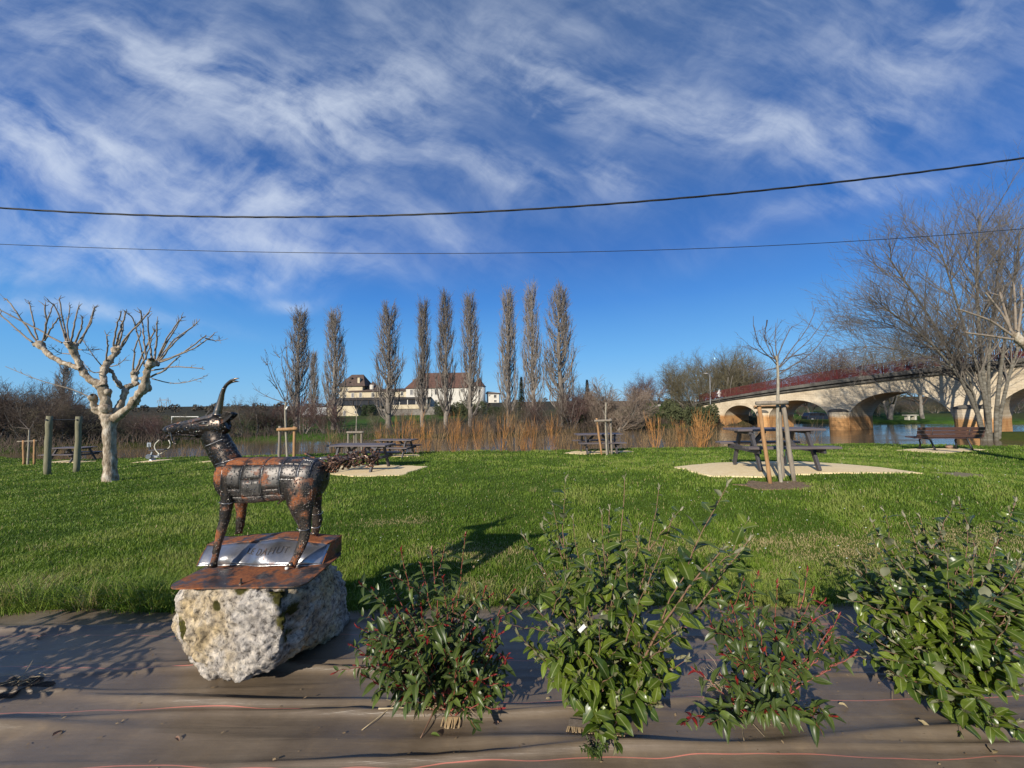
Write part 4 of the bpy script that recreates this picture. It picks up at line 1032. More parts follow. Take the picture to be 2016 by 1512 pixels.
sapling('bare sapling in stakes in front of the riverside table', 1194, 896, [(725, 1105), (712, 900), (705, 650), (712, 480), (712, 450)],
        [[(712, 470), (640, 420), (560, 330)], [(712, 480), (800, 420), (900, 350)], [(712, 460), (700, 300), (690, 200)], [(712, 470), (760, 330), (790, 230)], [(710, 500), (640, 490), (590, 430)]],
        [((660, 1105), (595, 650), 12, M_STAKE, 0), ((740, 1100), (712, 655), 12, M_STAKEG, .1), ((785, 1095), (768, 655), 12, M_STAKEG, .15)], [((570, 685), (785, 678), 14, M_STAKEG, -.05)], 6.3, 1080, 720, 24, 12 / 6.3,
        slab='stakes with a crossbar holding the sapling at the riverside table')
sapling('cut young tree between two short stakes at the river edge beyond the wooden posts', 55, 915.5, [(318, 1250), (328, 1050), (335, 850)],
        [[(335, 850), (280, 780), (220, 720)], [(335, 850), (390, 770), (440, 690)], [(332, 840), (250, 830), (170, 830)]],
        [((272, 1250), (272, 970), 12, M_STAKE, 0), ((393, 1245), (400, 960), 11, M_STAKE, 0)], [((200, 985), (430, 975), 6, M_STAKEG, 0)], 5.815, 0, 700, 25, 11 / 5.815,
        slab='two short stakes with a thin crossbar near the river edge beyond the wooden posts')
b = MB(); p = W(564, 803, G(564, 943)[1] - .03); b.box(p, (.03, .004, .09), Matrix.Rotation(.5, 3, 'Y'))
tag(b.build('plant_tag', mat('tag_white', (.7, .7, .66), (.8, .8, .76), 5, .6, 0)), 'small white tag tied on the thin sapling', 'tag')
# green tie cord at the near stakes
b = MB(); Y = G(1533, 951)[1]; b.tube(smooth_poly([W(1541, 886, Y), W(1546, 893, Y), W(1550, 905, Y), W(1550, 916, Y)], 12), [.004] * 12, 5); tag(b.build('tie_cord', M_TIE), 'loose green cord hanging from the near stakes', 'cord')

# pull-up posts
def posts():
    g0, g1 = G(93, 935), G(150.5, 930); r = empty('pull_up_bar', tuple((g0 + g1) / 2), 'two tall round wooden posts joined by a thin steel bar', 'exercise bar')
    for g, (tx, ty) in ((g0, (97, 819)), (g1, (156, 820))):
        b = MB(); t = W(tx, ty, g[1]); log(b, (g[0], g[1], g[2] - .1), t, .098, .093, 16, int(tx)); b.build('post', M_POST, r, True)
    b = MB(); b.cyl(W(97, 826.5, g0[1]), W(157, 826.5, g1[1]), .020, n=8); b.build('bar', M_IRON, r)
    for px, Y in ((97, g0[1]), (157, g1[1])):
        b = MB(); c = Vector(W(px, 826.5, Y)); b.cyl(c - Vector((0, .115, 0)), c + Vector((0, .115, 0)), .03, n=8); b.build('bolt', M_IRON, r)
posts()
def machine():
    M_GAL = mat('galvanised_grey', (.30, .33, .36), (.42, .45, .48), 20, .40, .1, .003, metallic=.5); M_HND = mat('cream_paint', (.62, .58, .46), (.70, .66, .54), 20, .45, 0)
    g = G(300, 907); Y = g[1]; r = empty('exercise_machine', tuple(g), 'grey outdoor exercise machine with curved cream handles', 'exercise machine')
    q = lambda x, y, dy=0: Vector(W(260 + x / 10.8, 780 + y / 10.8, Y + dy))
    b = MB(); b.tube([q(430, 1395), q(430, 1340), q(430, 1310)], [.17, .12, .09], 12); b.build('pedestal', M_GAL, r)
    b = MB(); b.beam(q(350, 1285), q(575, 1285), .16, .10, bev=.02); b.build('base_beam', M_GAL, r)
    b = MB(); b.tube([q(345, 1280, -.05), q(340, 1290, -.25)], [.10, .10], 12); b.build('footrest', M_GAL, r)
    b = MB(); b.beam(q(400, 1270), q(430, 1180), .06, .06); b.build('seat_post', M_GAL, r)
    b = MB(); b.beam(q(395, 1150), q(735, 1130), .28, .05, bev=.012); b.build('seat', M_TABLE, r)
    b = MB(); b.beam(q(375, 1140), q(365, 1010), .05, .05); b.build('back_post', M_IRON, r)
    b = MB(); b.box(q(362, 1035), (.20, .03, .22), bev=.01); b.build('back_pad', M_GAL, r)
    for dy, pp in ((-.12, [(580, 930), (500, 1000), (470, 1070), (495, 1140), (560, 1215), (585, 1230)]), (.12, [(780, 935), (815, 1000), (810, 1070), (760, 1120), (690, 1170), (600, 1225)])):
        b = MB(); P = smooth_poly([q(x, y, dy) for x, y in pp], 16); b.tube(P, [.022] * 16, 8); b.build('handle', M_HND, r, True)
    b = MB(); b.beam(q(575, 1225), q(560, 1290), .07, .07); b.build('handle_post', M_GAL, r)
machine()
def goal():
    Mw = mat('white_paint', (.62, .60, .55), (.72, .70, .66), 10, .5, 0)
    Y = 55.0; p = W(339, 845, Y); z0 = float(terrain(p[0], Y)); r = empty('football_goal', (p[0], Y, z0), 'white metal goal frame among the trees across the river', 'goal frame')
    a, c = Vector(W(338.5, 820.5, Y)), Vector(W(390, 820.5, Y))
    b = MB(); b.cyl((a.x, a.y, z0), a, .06, n=8); b.build('post', Mw, r); b = MB(); b.cyl((c.x, c.y, z0), c, .06, n=8); b.build('post', Mw, r)
    b = MB(); b.cyl(a - Vector((.06, 0, 0)), c + Vector((.06, 0, 0)), .06, n=8); b.build('crossbar', Mw, r)
goal()

# ------------------------------------------------------------------ pollarded plane tree
M_PLANE = mat('plane_bark', (.17, .125, .080), (.37, .295, .21), 5.5, .95, 1.0, .02, stretch=(2, 2, .8), c3=(.56, .49, .39), lo=.36, hi=.52)
M_SHOOT = mat('plane_shoot_bark', (.20, .155, .115), (.30, .245, .185), 14, .85, .3, .004)
def lumpy(o, amp, fr):
    for v in o.data.vertices:
        p = v.co; n = v.normal; d = mnoise.noise(p * fr) * amp + mnoise.noise(p * fr * 2.7) * amp * .5 + mnoise.noise(Vector((p.x, p.y, p.z * 2)) * fr * .5) * amp * .6; v.co = p + n * d
def pollard():
    g = G(217, 948); Y = g[1]; S = 3.78; s = Y / FPX / S; rng = np.random.RandomState(31)
    r = empty('pollarded_tree', tuple(g), 'pollarded bare plane tree with knobby limbs and cut shoots', 'tree')
    def pt(x, y, dy=0): return np.array(W(x / S, 560 + y / S, Y + dy))
    T = Tubes()
    def limb_(rows, d0, d1, n=None, sides=14):
        n = n or len(rows) * 5; P = smooth_poly([pt(a, b_, d0 + (d1 - d0) * i / (len(rows) - 1)) for i, (a, b_, c) in enumerate(rows)], n)
        Rr = np.interp(np.linspace(0, len(rows) - 1, n), np.arange(len(rows)), [c for _, _, c in rows]) * s
        Rr = Rr * (1 + .05 * np.sin(np.arange(n) * .8 + rng.rand() * 6)); T.add(P, Rr * .73, sides); return P
    limb_([(820, 1500, 72), (819, 1450, 62), (818, 1380, 53), (818, 1300, 51), (816, 1150, 50), (813, 1050, 54), (811, 1010, 60), (811, 975, 58), (812, 945, 40)], 0, 0, 46, 22)
    lumpy(T.build('trunk', M_PLANE, r), .018, 6)
    T = Tubes()
    limb_([(805, 1000, 42), (745, 958, 30), (705, 910, 31), (690, 860, 30), (685, 835, 34), (683, 822, 14)], 0, -.25)
    limb_([(800, 985, 44), (788, 900, 44), (782, 830, 40), (765, 760, 50), (740, 738, 44), (690, 720, 31), (630, 670, 29), (600, 620, 28), (562, 530, 26), (545, 485, 34), (532, 455, 43), (528, 435, 30)], 0, -.5)
    limb_([(605, 630, 26), (520, 600, 22), (440, 572, 20), (370, 532, 22), (320, 472, 23), (295, 448, 36), (288, 430, 26)], -.35, -.1)
    limb_([(765, 760, 40), (768, 690, 25), (778, 620, 32), (820, 560, 26), (858, 512, 28), (866, 484, 39), (866, 466, 26)], -.2, .4)
    limb_([(795, 625, 20), (840, 655, 18), (855, 700, 15), (890, 748, 18), (915, 770, 24)], .1, .35)
    limb_([(840, 985, 38), (905, 880, 31), (925, 800, 27), (940, 765, 31), (1000, 745, 22), (1008, 690, 32), (1000, 655, 31), (998, 640, 20)], .1, .6)
    limb_([(850, 1000, 44), (960, 912, 33), (1012, 850, 36), (1075, 778, 40), (1085, 690, 29), (1105, 620, 27), (1128, 580, 42), (1132, 556, 28)], 0, -.3)
    # burrs
    for (x, y, rr) in ((790, 925, 36), (800, 800, 26), (745, 755, 34), (1090, 770, 30), (1000, 850, 22), (700, 870, 20), (1010, 740, 20), (1060, 700, 18), (885, 470, 16), (505, 445, 22), (560, 450, 20), (265, 448, 18), (1160, 590, 22), (985, 660, 14)):
        p = pt(x, y, -.12 if rng.rand() < .6 else .1); d = rng.normal(0, 1, 3); d /= np.linalg.norm(d); k = rr * s
        T.add([p - d * k, p - d * k * .7, p, p + d * k * .7, p + d * k], [k * .2, k * .8, k * 1.05, k * .75, k * .15], 9)
    lumpy(T.build('limbs', M_PLANE, r), .042, 9)
    T = Tubes()
    sh = [[(270, 420), (150, 240), (95, 170), (50, 110)], [(280, 410), (245, 260), (215, 135)], [(320, 420), (345, 300), (335, 160)], [(330, 420), (350, 260), (390, 165)], [(330, 420), (430, 250)], [(240, 430), (130, 340), (0, 220)], [(460, 435), (240, 310), (0, 190)],
          [(490, 420), (460, 310), (415, 170), (370, 130)], [(500, 420), (475, 300), (440, 110)], [(525, 430), (550, 310), (585, 170)], [(560, 430), (605, 320), (615, 250)], [(590, 440), (650, 330), (705, 170)], [(580, 435), (680, 280), (700, 190)], [(515, 420), (500, 300), (520, 170)],
          [(845, 460), (860, 330), (900, 210)], [(865, 460), (900, 330), (935, 210)], [(880, 460), (905, 380), (915, 280)], [(890, 470), (960, 370), (1110, 205)], [(900, 475), (980, 340), (1050, 270), (1050, 200)], [(780, 600), (800, 470), (795, 380)],
          [(990, 640), (1000, 490), (1050, 350)], [(1010, 640), (1060, 520), (1150, 350)], [(1020, 650), (1080, 560), (1130, 410)],
          [(1075, 610), (1040, 430), (985, 240), (955, 222)], [(1130, 545), (1110, 400), (1100, 250)], [(1150, 560), (1165, 430), (1166, 292)], [(1085, 560), (1070, 400), (1050, 215)], [(1170, 560), (1250, 420), (1350, 250)], [(1180, 570), (1300, 430), (1460, 290)], [(1185, 575), (1360, 510), (1520, 390)], [(1190, 580), (1400, 500), (1500, 440), (1585, 375)],
          [(1130, 640), (1300, 610), (1500, 625)], [(1120, 690), (1230, 640), (1330, 540)], [(1165, 570), (1240, 400), (1330, 270)], [(1175, 565), (1290, 410), (1440, 310)]]
    for L_ in sh:
        P = smooth_poly([pt(a, b_, rng.uniform(-.5, .5) * i / len(L_)) for i, (a, b_) in enumerate(L_)], 11); P[1:-1] += rng.normal(0, .008, (9, 3))
        w0 = rng.uniform(5.2, 7.6); T.add(P, np.linspace(w0, w0 * .60, 11) * s, 7)
        e = P[-1]; 
        for _ in range(3):
            d = P[-1] - P[-3]; d /= np.linalg.norm(d); d = d + rng.normal(0, .7, 3); d /= np.linalg.norm(d); l = rng.uniform(.06, .20)
            T.add([e - d * .01, e + d * l * .5, e + d * l + rng.normal(0, .02, 3)], [w0 * .5 * s, w0 * .35 * s, w0 * .2 * s], 5)
        twiglets(T, P, rng, 4, .22, 2.0 * s, 1)
    for L_ in [[(690, 850), (550, 780), (300, 720), (40, 610)], [(1130, 700), (1270, 740), (1400, 730), (1545, 678)], [(770, 620), (700, 540), (620, 420)], [(760, 650), (690, 660), (610, 575)], [(820, 610), (880, 600), (940, 545)], [(545, 480), (640, 490), (750, 480)], [(1530, 400), (1600, 420), (1650, 415)], [(540, 520), (440, 510), (390, 470)]]:
        P = smooth_poly([pt(a, b_, rng.uniform(-.4, .4)) for (a, b_) in L_], 11); T.add(P, np.linspace(4.6, 1.8, 11) * s, 5); twiglets(T, P, rng, 9, .24, 1.7 * s, 1)
    T.build('shoots', M_SHOOT, r)
pollard()

# ------------------------------------------------------------------ overhead cables
M_CABLE = mat('cable_rubber', (.010, .010, .012), (.02, .02, .022), 30, .5, 0)
def cable(name, pix, Y0, Y1, rad, label, twist=False):
    xs = np.linspace(-700, 2700, 90); c = np.polyfit([p[0] for p in pix], [p[1] for p in pix], 3)
    P = []
    for x in xs: P.append(np.array(W(x, float(np.polyval(c, x)) if -50 < x < 2066 else float(np.polyval(c, np.clip(x, 0, 2016)) + np.polyval(np.polyder(c), np.clip(x, 0, 2016)) * (x - np.clip(x, 0, 2016))), Y0 + (Y1 - Y0) * (x + 700) / 3400)))
    P = np.array(P); r = empty(name, tuple(P[45]), label, 'cable')
    T = Tubes()
    if twist:
        n = 900; q = np.stack([np.interp(np.linspace(0, 89, n), np.arange(90), P[:, k]) for k in range(3)], 1)
        for ph in (0, 2.094, 4.189):
            T = Tubes(); a = np.linspace(0, 115, n) + ph; o = np.stack([np.zeros(n), np.cos(a) * rad * .95, np.sin(a) * rad * .95], 1); T.add(q + o, np.full(n, rad), 6); T.build('strand', M_CABLE, r)
    else: T.add(P, np.full(90, rad), 6); T.build('strand', M_CABLE, r)
cable('power_cable', [(0, 410), (300, 422), (560, 427), (740, 427), (1000, 415), (1300, 392), (1600, 364), (1800, 341), (2016, 311)], 7.2, 5.6, .0088, 'thick twisted black cable crossing the sky', True)
cable('telephone_wire', [(0, 481), (400, 493), (740, 500), (1000, 498), (1300, 491), (1600, 480), (2016, 450)], 8.2, 7.0, .0062, 'thin dark wire crossing the sky below the thick cable')
# ------------------------------------------------------------------ stone bridge
BA, BB = np.array([33.0, 55.0]), np.array([42.0, 38.0]); BD = (BB - BA) / np.linalg.norm(BB - BA); BN = np.array([-BD[1], BD[0]])   # BN points away from the camera side
if BN[0] < 0: BN = -BN
def b_s(px):
    """distance along the bridge face line for photo column px"""
    k = (px - 1008) / FPX
    # X = BA0 + s*BD0 ; Y = BA1 + s*BD1 ; X = k*Y (roll neglected)
    return (k * BA[1] - BA[0]) / (BD[0] - k * BD[1])
def b_xy(s, off=0.0): p = BA + BD * s + BN * off; return p[0], p[1]
def b_z(px, py):
    s = b_s(px); x, y = b_xy(s); return W(px, py, y)[2]
def stone_mat(name, stain=True):
    m, nt, N, L, b = nodes(name)
    n1 = tex(N, L, 'noise', .9, detail=8, rough=.65); n2 = tex(N, L, 'noise', 7, detail=6, rough=.7)
    geo = N.new('ShaderNodeNewGeometry'); sp = N.new('ShaderNodeSeparateXYZ'); L.new(geo.outputs['Position'], sp.inputs[0])
    c = ramp(N, L, n1.outputs[0], [(.3, (.48, .39, .27)), (.5, (.61, .51, .365)), (.7, (.69, .60, .45))])
    o = ramp(N, L, n1.outputs[0], [(.3, (.42, .20, .075)), (.6, (.58, .33, .14))])
    mr = N.new('ShaderNodeMapRange'); mr.inputs[1].default_value = -.25; mr.inputs[2].default_value = .12; mr.inputs[3].default_value = 1; mr.inputs[4].default_value = 0
    ad = N.new('ShaderNodeMath'); ad.operation = 'MULTIPLY_ADD'; ad.inputs[1].default_value = .9; L.new(n2.outputs[0], ad.inputs[0]); ad2 = N.new('ShaderNodeMath'); ad2.operation = 'SUBTRACT'; ad2.inputs[1].default_value = .45
    L.new(sp.outputs[2], ad.inputs[2]); L.new(ad.outputs[0], ad2.inputs[0]); L.new(ad2.outputs[0], mr.inputs[0])
    mx = N.new('ShaderNodeMix'); mx.data_type = 'RGBA'; L.new(mr.outputs[0], mx.inputs[0]); L.new(c, mx.inputs[6]); L.new(o, mx.inputs[7])
    # coursed blocks too small to build one by one at this distance
    br = N.new('ShaderNodeTexBrick'); br.inputs['Scale'].default_value = 1.0; br.inputs['Mortar Size'].default_value = .02; br.inputs['Brick Width'].default_value = .55; br.inputs['Row Height'].default_value = .24
    br.inputs['Color1'].default_value = (1, 1, 1, 1); br.inputs['Color2'].default_value = (.90, .90, .90, 1); br.inputs['Mortar'].default_value = (.74, .72, .68, 1)
    cb = N.new('ShaderNodeCombineXYZ'); dt = N.new('ShaderNodeVectorMath'); dt.operation = 'DOT_PRODUCT'; dt.inputs[1].default_value = (BD[0], BD[1], 0); L.new(geo.outputs['Position'], dt.inputs[0])
    L.new(dt.outputs['Value'], cb.inputs[0]); L.new(sp.outputs[2], cb.inputs[1]); L.new(cb.outputs[0], br.inputs['Vector'])
    mb = N.new('ShaderNodeMix'); mb.data_type = 'RGBA'; mb.blend_type = 'MULTIPLY'; mb.inputs[0].default_value = .8; L.new(mx.outputs[2], mb.inputs[6]); L.new(br.outputs[0], mb.inputs[7])
    L.new(mb.outputs[2], b.inputs['Base Color']); b.inputs['Roughness'].default_value = .95; b.inputs['Specular IOR Level'].default_value = .2
    bump(N, L, b, n2.outputs[0], .4, .05)
    return m
M_STONE = stone_mat('bridge_stone')
M_CONC = mat('stained_concrete', (.060, .055, .048), (.14, .13, .11), 1.2, .95, .5, .04, c3=(.22, .20, .17), stretch=(1, 1, .6))
M_RED = mat('red_rail_paint', (.095, .018, .017), (.14, .028, .026), 6, .5, 0)
def bridge():
    r = empty('stone_bridge', (*b_xy(0), WATER), 'pale stone arch bridge with red railing over the river', 'bridge')
    S0, S1 = b_s(1380), b_s(2016) + 9.0; WID = 6.0
    cs = np.array([b_s(p) for p in (1380, 1458, 1600, 1718, 1848, 2010)]); rail_top = np.array([b_z(p, y) for p, y in ((1380, 777), (1458, 763), (1600, 736), (1718, 718.5), (1848, 700), (2010, 681))])
    deck_bot = np.array([b_z(p, y) for p, y in ((1380, 794), (1458, 786), (1600, 766), (1718, 751), (1848, 737), (2010, 721))])
    pc = np.polyfit(cs, rail_top, 2); pd = np.polyfit(cs, deck_bot, 2)
    RH = 1.15
    zt = lambda s: np.polyval(pc, np.minimum(s, cs[-1])) + np.where(s > cs[-1], (s - cs[-1]) * np.polyval(np.polyder(pc), cs[-1]), 0)
    zb = lambda s: np.minimum(np.polyval(pd, np.minimum(s, cs[-1])) + np.where(s > cs[-1], (s - cs[-1]) * np.polyval(np.polyder(pd), cs[-1]), 0), zt(s) - RH - .45)
    # arches: (s0, s1, springing z, crown z)
    A = [(b_s(1424), b_s(1488), -.45, b_z(1456, 798)), (b_s(1511), b_s(1628), -.45, b_z(1565, 788)), (b_s(1668), b_s(1873), -.45, b_z(1770, 771.5)), (b_s(1950), b_s(2016) + 7.5, -.45, b_z(1990, 757) + .4)]
    def low(s):
        for (a, b_, z0, z1) in A:
            if a < s < b_:
                t = (s - a) / (b_ - a) * 2 - 1; return z0 + (z1 - z0) * math.sqrt(max(0, 1 - t * t)) if True else 0
        return None
    zbase = -2.6
    # spandrel walls, front and back
    for off, nm, flip in ((0, 'spandrel_wall', 1), (WID, 'spandrel_wall', -1)):
        b = MB(); ss = list(np.linspace(S0, S1, 170))
        for (a, b_, z0, z1) in A: ss += [a + 1e-4, b_ - 1e-4, a - 1e-4, b_ + 1e-4] + list(a + (b_ - a) * (.5 - .5 * np.cos(np.linspace(0, math.pi, 30))))[1:-1]
        ss = sorted(ss); V = []
        for s in ss:
            l = low(s); l = zbase if l is None else l; x, y = b_xy(s, off)
            V += [(x, y, l), (x, y, float(zb(s)))]
        Fq = [(2 * i, 2 * i + 2, 2 * i + 3, 2 * i + 1) if flip > 0 else (2 * i + 1, 2 * i + 3, 2 * i + 2, 2 * i) for i in range(len(ss) - 1)]
        b.add(V, Fq); b.build(nm, M_STONE, r)
    for (a, b_, z0, z1) in A:      # vault soffits and the arch rings
        b = MB(); n = 30; V = []
        th = np.linspace(0, math.pi, n)
        cols_ = [(a, zbase)] + [(a + (b_ - a) * (.5 - .5 * math.cos(t)), z0 + (z1 - z0) * math.sin(t)) for t in th] + [(b_, zbase)]
        for (s, z) in cols_:
            for off in (0, WID): x, y = b_xy(s, off); V.append((x, y, z))
        b.add(V, [(2 * i, 2 * i + 1, 2 * i + 3, 2 * i + 2) for i in range(len(cols_) - 1)]); b.build('vault', M_STONE, r, True)
        b = MB(); V = []
        for t in th:
            for (k, off) in ((1.0, -.04), (1.0, .1), (1.11, .1), (1.11, -.04)):
                s = (a + b_) / 2 - (b_ - a) / 2 * k * math.cos(t); z = z0 + (z1 - z0) * (k if k == 1 else 1 + .38 / (z1 - z0)) * math.sin(t); x, y = b_xy(s, off); V.append((x, y, z))
        Fq = []
        for i in range(n - 1):
            for k in range(4): Fq.append((i * 4 + k, i * 4 + (k + 1) % 4, (i + 1) * 4 + (k + 1) % 4, (i + 1) * 4 + k))
        b.add(V, Fq); b.build('arch_ring', M_STONE, r)
    # cutwaters with rounded caps
    for (p0, p1, cap) in ((1488, 1511, .35), (1628, 1668, .50), (1873, 1950, .85)):
        a, b_ = b_s(p0), b_s(p1); c = (a + b_) / 2; hw = (b_ - a) / 2 * .92; V = []; n = 9
        prof = [(c - hw, .05)] + [(c - hw * math.cos(t), -.05 - hw * .85 * math.sin(t)) for t in np.linspace(0, math.pi, n)] + [(c + hw, .05)]
        k = len(prof)
        b = MB()
        for z in (zbase, cap):
            for (s, o) in prof: x, y = b_xy(s, o); V.append((x, y, z))
        b.add(V, [(i, i + 1, i + 1 + k, i + k) for i in range(k - 1)] + [tuple(range(k, 2 * k))]); b.build('pier', M_STONE, r)
        b = MB(); V = []
        for (z, g) in ((cap, 1.10), (cap + .12, 1.10), (cap + .30, .72), (cap + .36, .2)):
            for (s, o) in prof: x, y = b_xy(c + (s - c) * g, o * g if o < 0 else .04); V.append((x, y, z))
        Fq = [(l * k + i, l * k + i + 1, (l + 1) * k + i + 1, (l + 1) * k + i) for l in range(3) for i in range(k - 1)] + [tuple(range(3 * k, 4 * k)), tuple(range(k - 1, -1, -1))]
        b.add(V, Fq); b.build('pier_cap', M_CONC, r)
    # deck slab with stepped cornice
    def strip(name, m, o0, o1, za, zb_):
        b = MB(); ss = np.linspace(S0 - 1.0, S1, 80); V = []
        for s in ss:
            z0_, z1_ = za(s), zb_(s)
            for (o, z) in ((o0, z0_), (o0, z1_), (o1, z1_), (o1, z0_)): x, y = b_xy(s, o); V.append((x, y, float(z)))
        Fq = [(i * 4 + k, i * 4 + (k + 1) % 4, (i + 1) * 4 + (k + 1) % 4, (i + 1) * 4 + k) for i in range(79) for k in range(4)] + [(0, 1, 2, 3), tuple(79 * 4 + k for k in (3, 2, 1, 0))]
        b.add(V, Fq); b.build(name, m, r)
    dk = lambda s: zt(s) - RH
    strip('cornice', M_CONC, -.32, WID + .32, lambda s: zb(s) - .01, lambda s: zb(s) + (dk(s) - zb(s)) * .45)
    strip('deck', M_CONC, -.62, WID + .62, lambda s: zb(s) + (dk(s) - zb(s)) * .45 + .002, dk)
    for o in (-.5, WID + .5):
        for (nm, h, t) in (('top_rail', RH - .03, .05), ('lower_rail', .14, .04)):
            strip(nm, M_RED, o - t / 2, o + t / 2, lambda s: dk(s) + h - t / 2, lambda s: dk(s) + h + t / 2)
        bm_ = MB()
        for s in np.arange(S0, S1, .115):
            x, y = b_xy(s, o); z = float(dk(s)); bm_.box((x, y, z + .63), (.042, .042, .95))
        ob = bm_.build('balusters', M_RED, r); ob['kind'] = 'stuff'
        pm = None
        for s in np.arange(S0, S1, 2.0):
            x, y = b_xy(s, o); z = float(dk(s))
            b = MB(); b.box((x, y, z + RH / 2), (.075, .075, RH + .03), bev=.008); b.build('rail_post', M_RED, r)
    # white end marker, lamp post and warning sign at the far bridge head
    Mw = mat('sign_white', (.55, .52, .50), (.68, .66, .63), 5, .5, 0); Ms = mat('grey_steel', (.25, .26, .27), (.34, .35, .36), 8, .5, 0, metallic=.5)
    x, y = b_xy(b_s(1371.5), -.3); z = W(1371.5, 790, y)[2]; b = MB(); b.box((x, y, z), (.18, .18, 1.35), bev=.02)
    b.sphere((x, y, z + .70), .10, 8, 6); o = b.build('marker_post', Mw); tag(o, 'white marker post at the far end of the red railing', 'post')
    y = 58.5; b = MB(); p0, p1 = W(1398, 788, y), W(1397.5, 738, y); l = empty('lamp_post', tuple(p0), 'slim grey lamp post at the far bridge head', 'lamp post')
    b.cyl((p0[0], p0[1], 1.0), p1, .07, .045, n=8); b.build('post', Ms, l); q = W(1389, 735, y); b = MB(); b.tube([p1, W(1394, 735.5, y), q], [.045, .04, .04], 6); b.build('arm', Ms, l); b = MB(); b.box(q, (.5, .22, .10), bev=.03); b.build('lamp_head', Mw, l)
    y = b_xy(b_s(1416), -.7)[1] ; sg = empty('road_sign', tuple(W(1416, 790, y)), 'triangular warning sign above a round weight-limit sign on the bridge railing', 'road sign')
    def P_(px, py): return W(px, py, y - .25)
    b = MB(); a, c, d = P_(1411.5, 775), P_(1420.5, 775), P_(1416, 766.5); b.add([a, c, d] + [np.array(v) + np.array([0, .03, 0]) for v in (a, c, d)], [(0, 1, 2), (5, 4, 3), (0, 3, 4, 1), (1, 4, 5, 2), (2, 5, 3, 0)]); b.build('triangle_plate', Mw, sg)
    a, c, d = (np.array(v) + np.array([0, -.006, 0]) for v in (P_(1413.6, 773.8), P_(1418.4, 773.8), P_(1416, 769.2)))
    b = MB(); c0 = Vector(P_(1416, 778.5)); b.cyl(c0, c0 + Vector((0, .03, 0)), .26, n=20); b.build('round_plate', M_RED, sg)
    b = MB(); b.cyl(c0 + Vector((0, -.006, 0)), c0, .205, n=20); b.build('round_face', Mw, sg)
    cu = bpy.data.curves.new('limit_text', 'FONT'); cu.body = '13t'; cu.size = .22; cu.align_x = 'CENTER'; cu.align_y = 'CENTER'
    to = bpy.data.objects.new('limit_text', cu); col.objects.link(to); bpy.context.view_layer.update()
    tm = bpy.data.meshes.new_from_object(to.evaluated_get(bpy.context.evaluated_depsgraph_get())); bpy.data.objects.remove(to)
    for v in tm.vertices: v.co = Vector((c0.x + v.co.x, c0.y - .012, c0.z + v.co.y))
    tx = link('lettering', tm, M_IRON, sg); tx['kind'] = 'stuff'
    b = MB(); b.box((c0.x, c0.y + .05, c0.z - .2), (.05, .05, 1.3)); b.build('pole', Ms, sg)
    # guard rail on the embankment road
    gr = empty('guard_rail', tuple(W(1262, 800, 66)), 'white guard rail on the grassy road embankment', 'guard rail')
    a, c = np.array(W(1258, 806.5, 64)), np.array(W(1300, 797.5, 66)); b = MB(); b.beam(a, c, .08, .28); b.build('rail', Mw, gr)
    for i in range(7):
        p = a + (c - a) * (i + .2) / 7; b = MB(); b.box((p[0], p[1] + .1, p[2] - .35), (.12, .12, .7)); b.build('post', M_IRON, gr)
bridge()

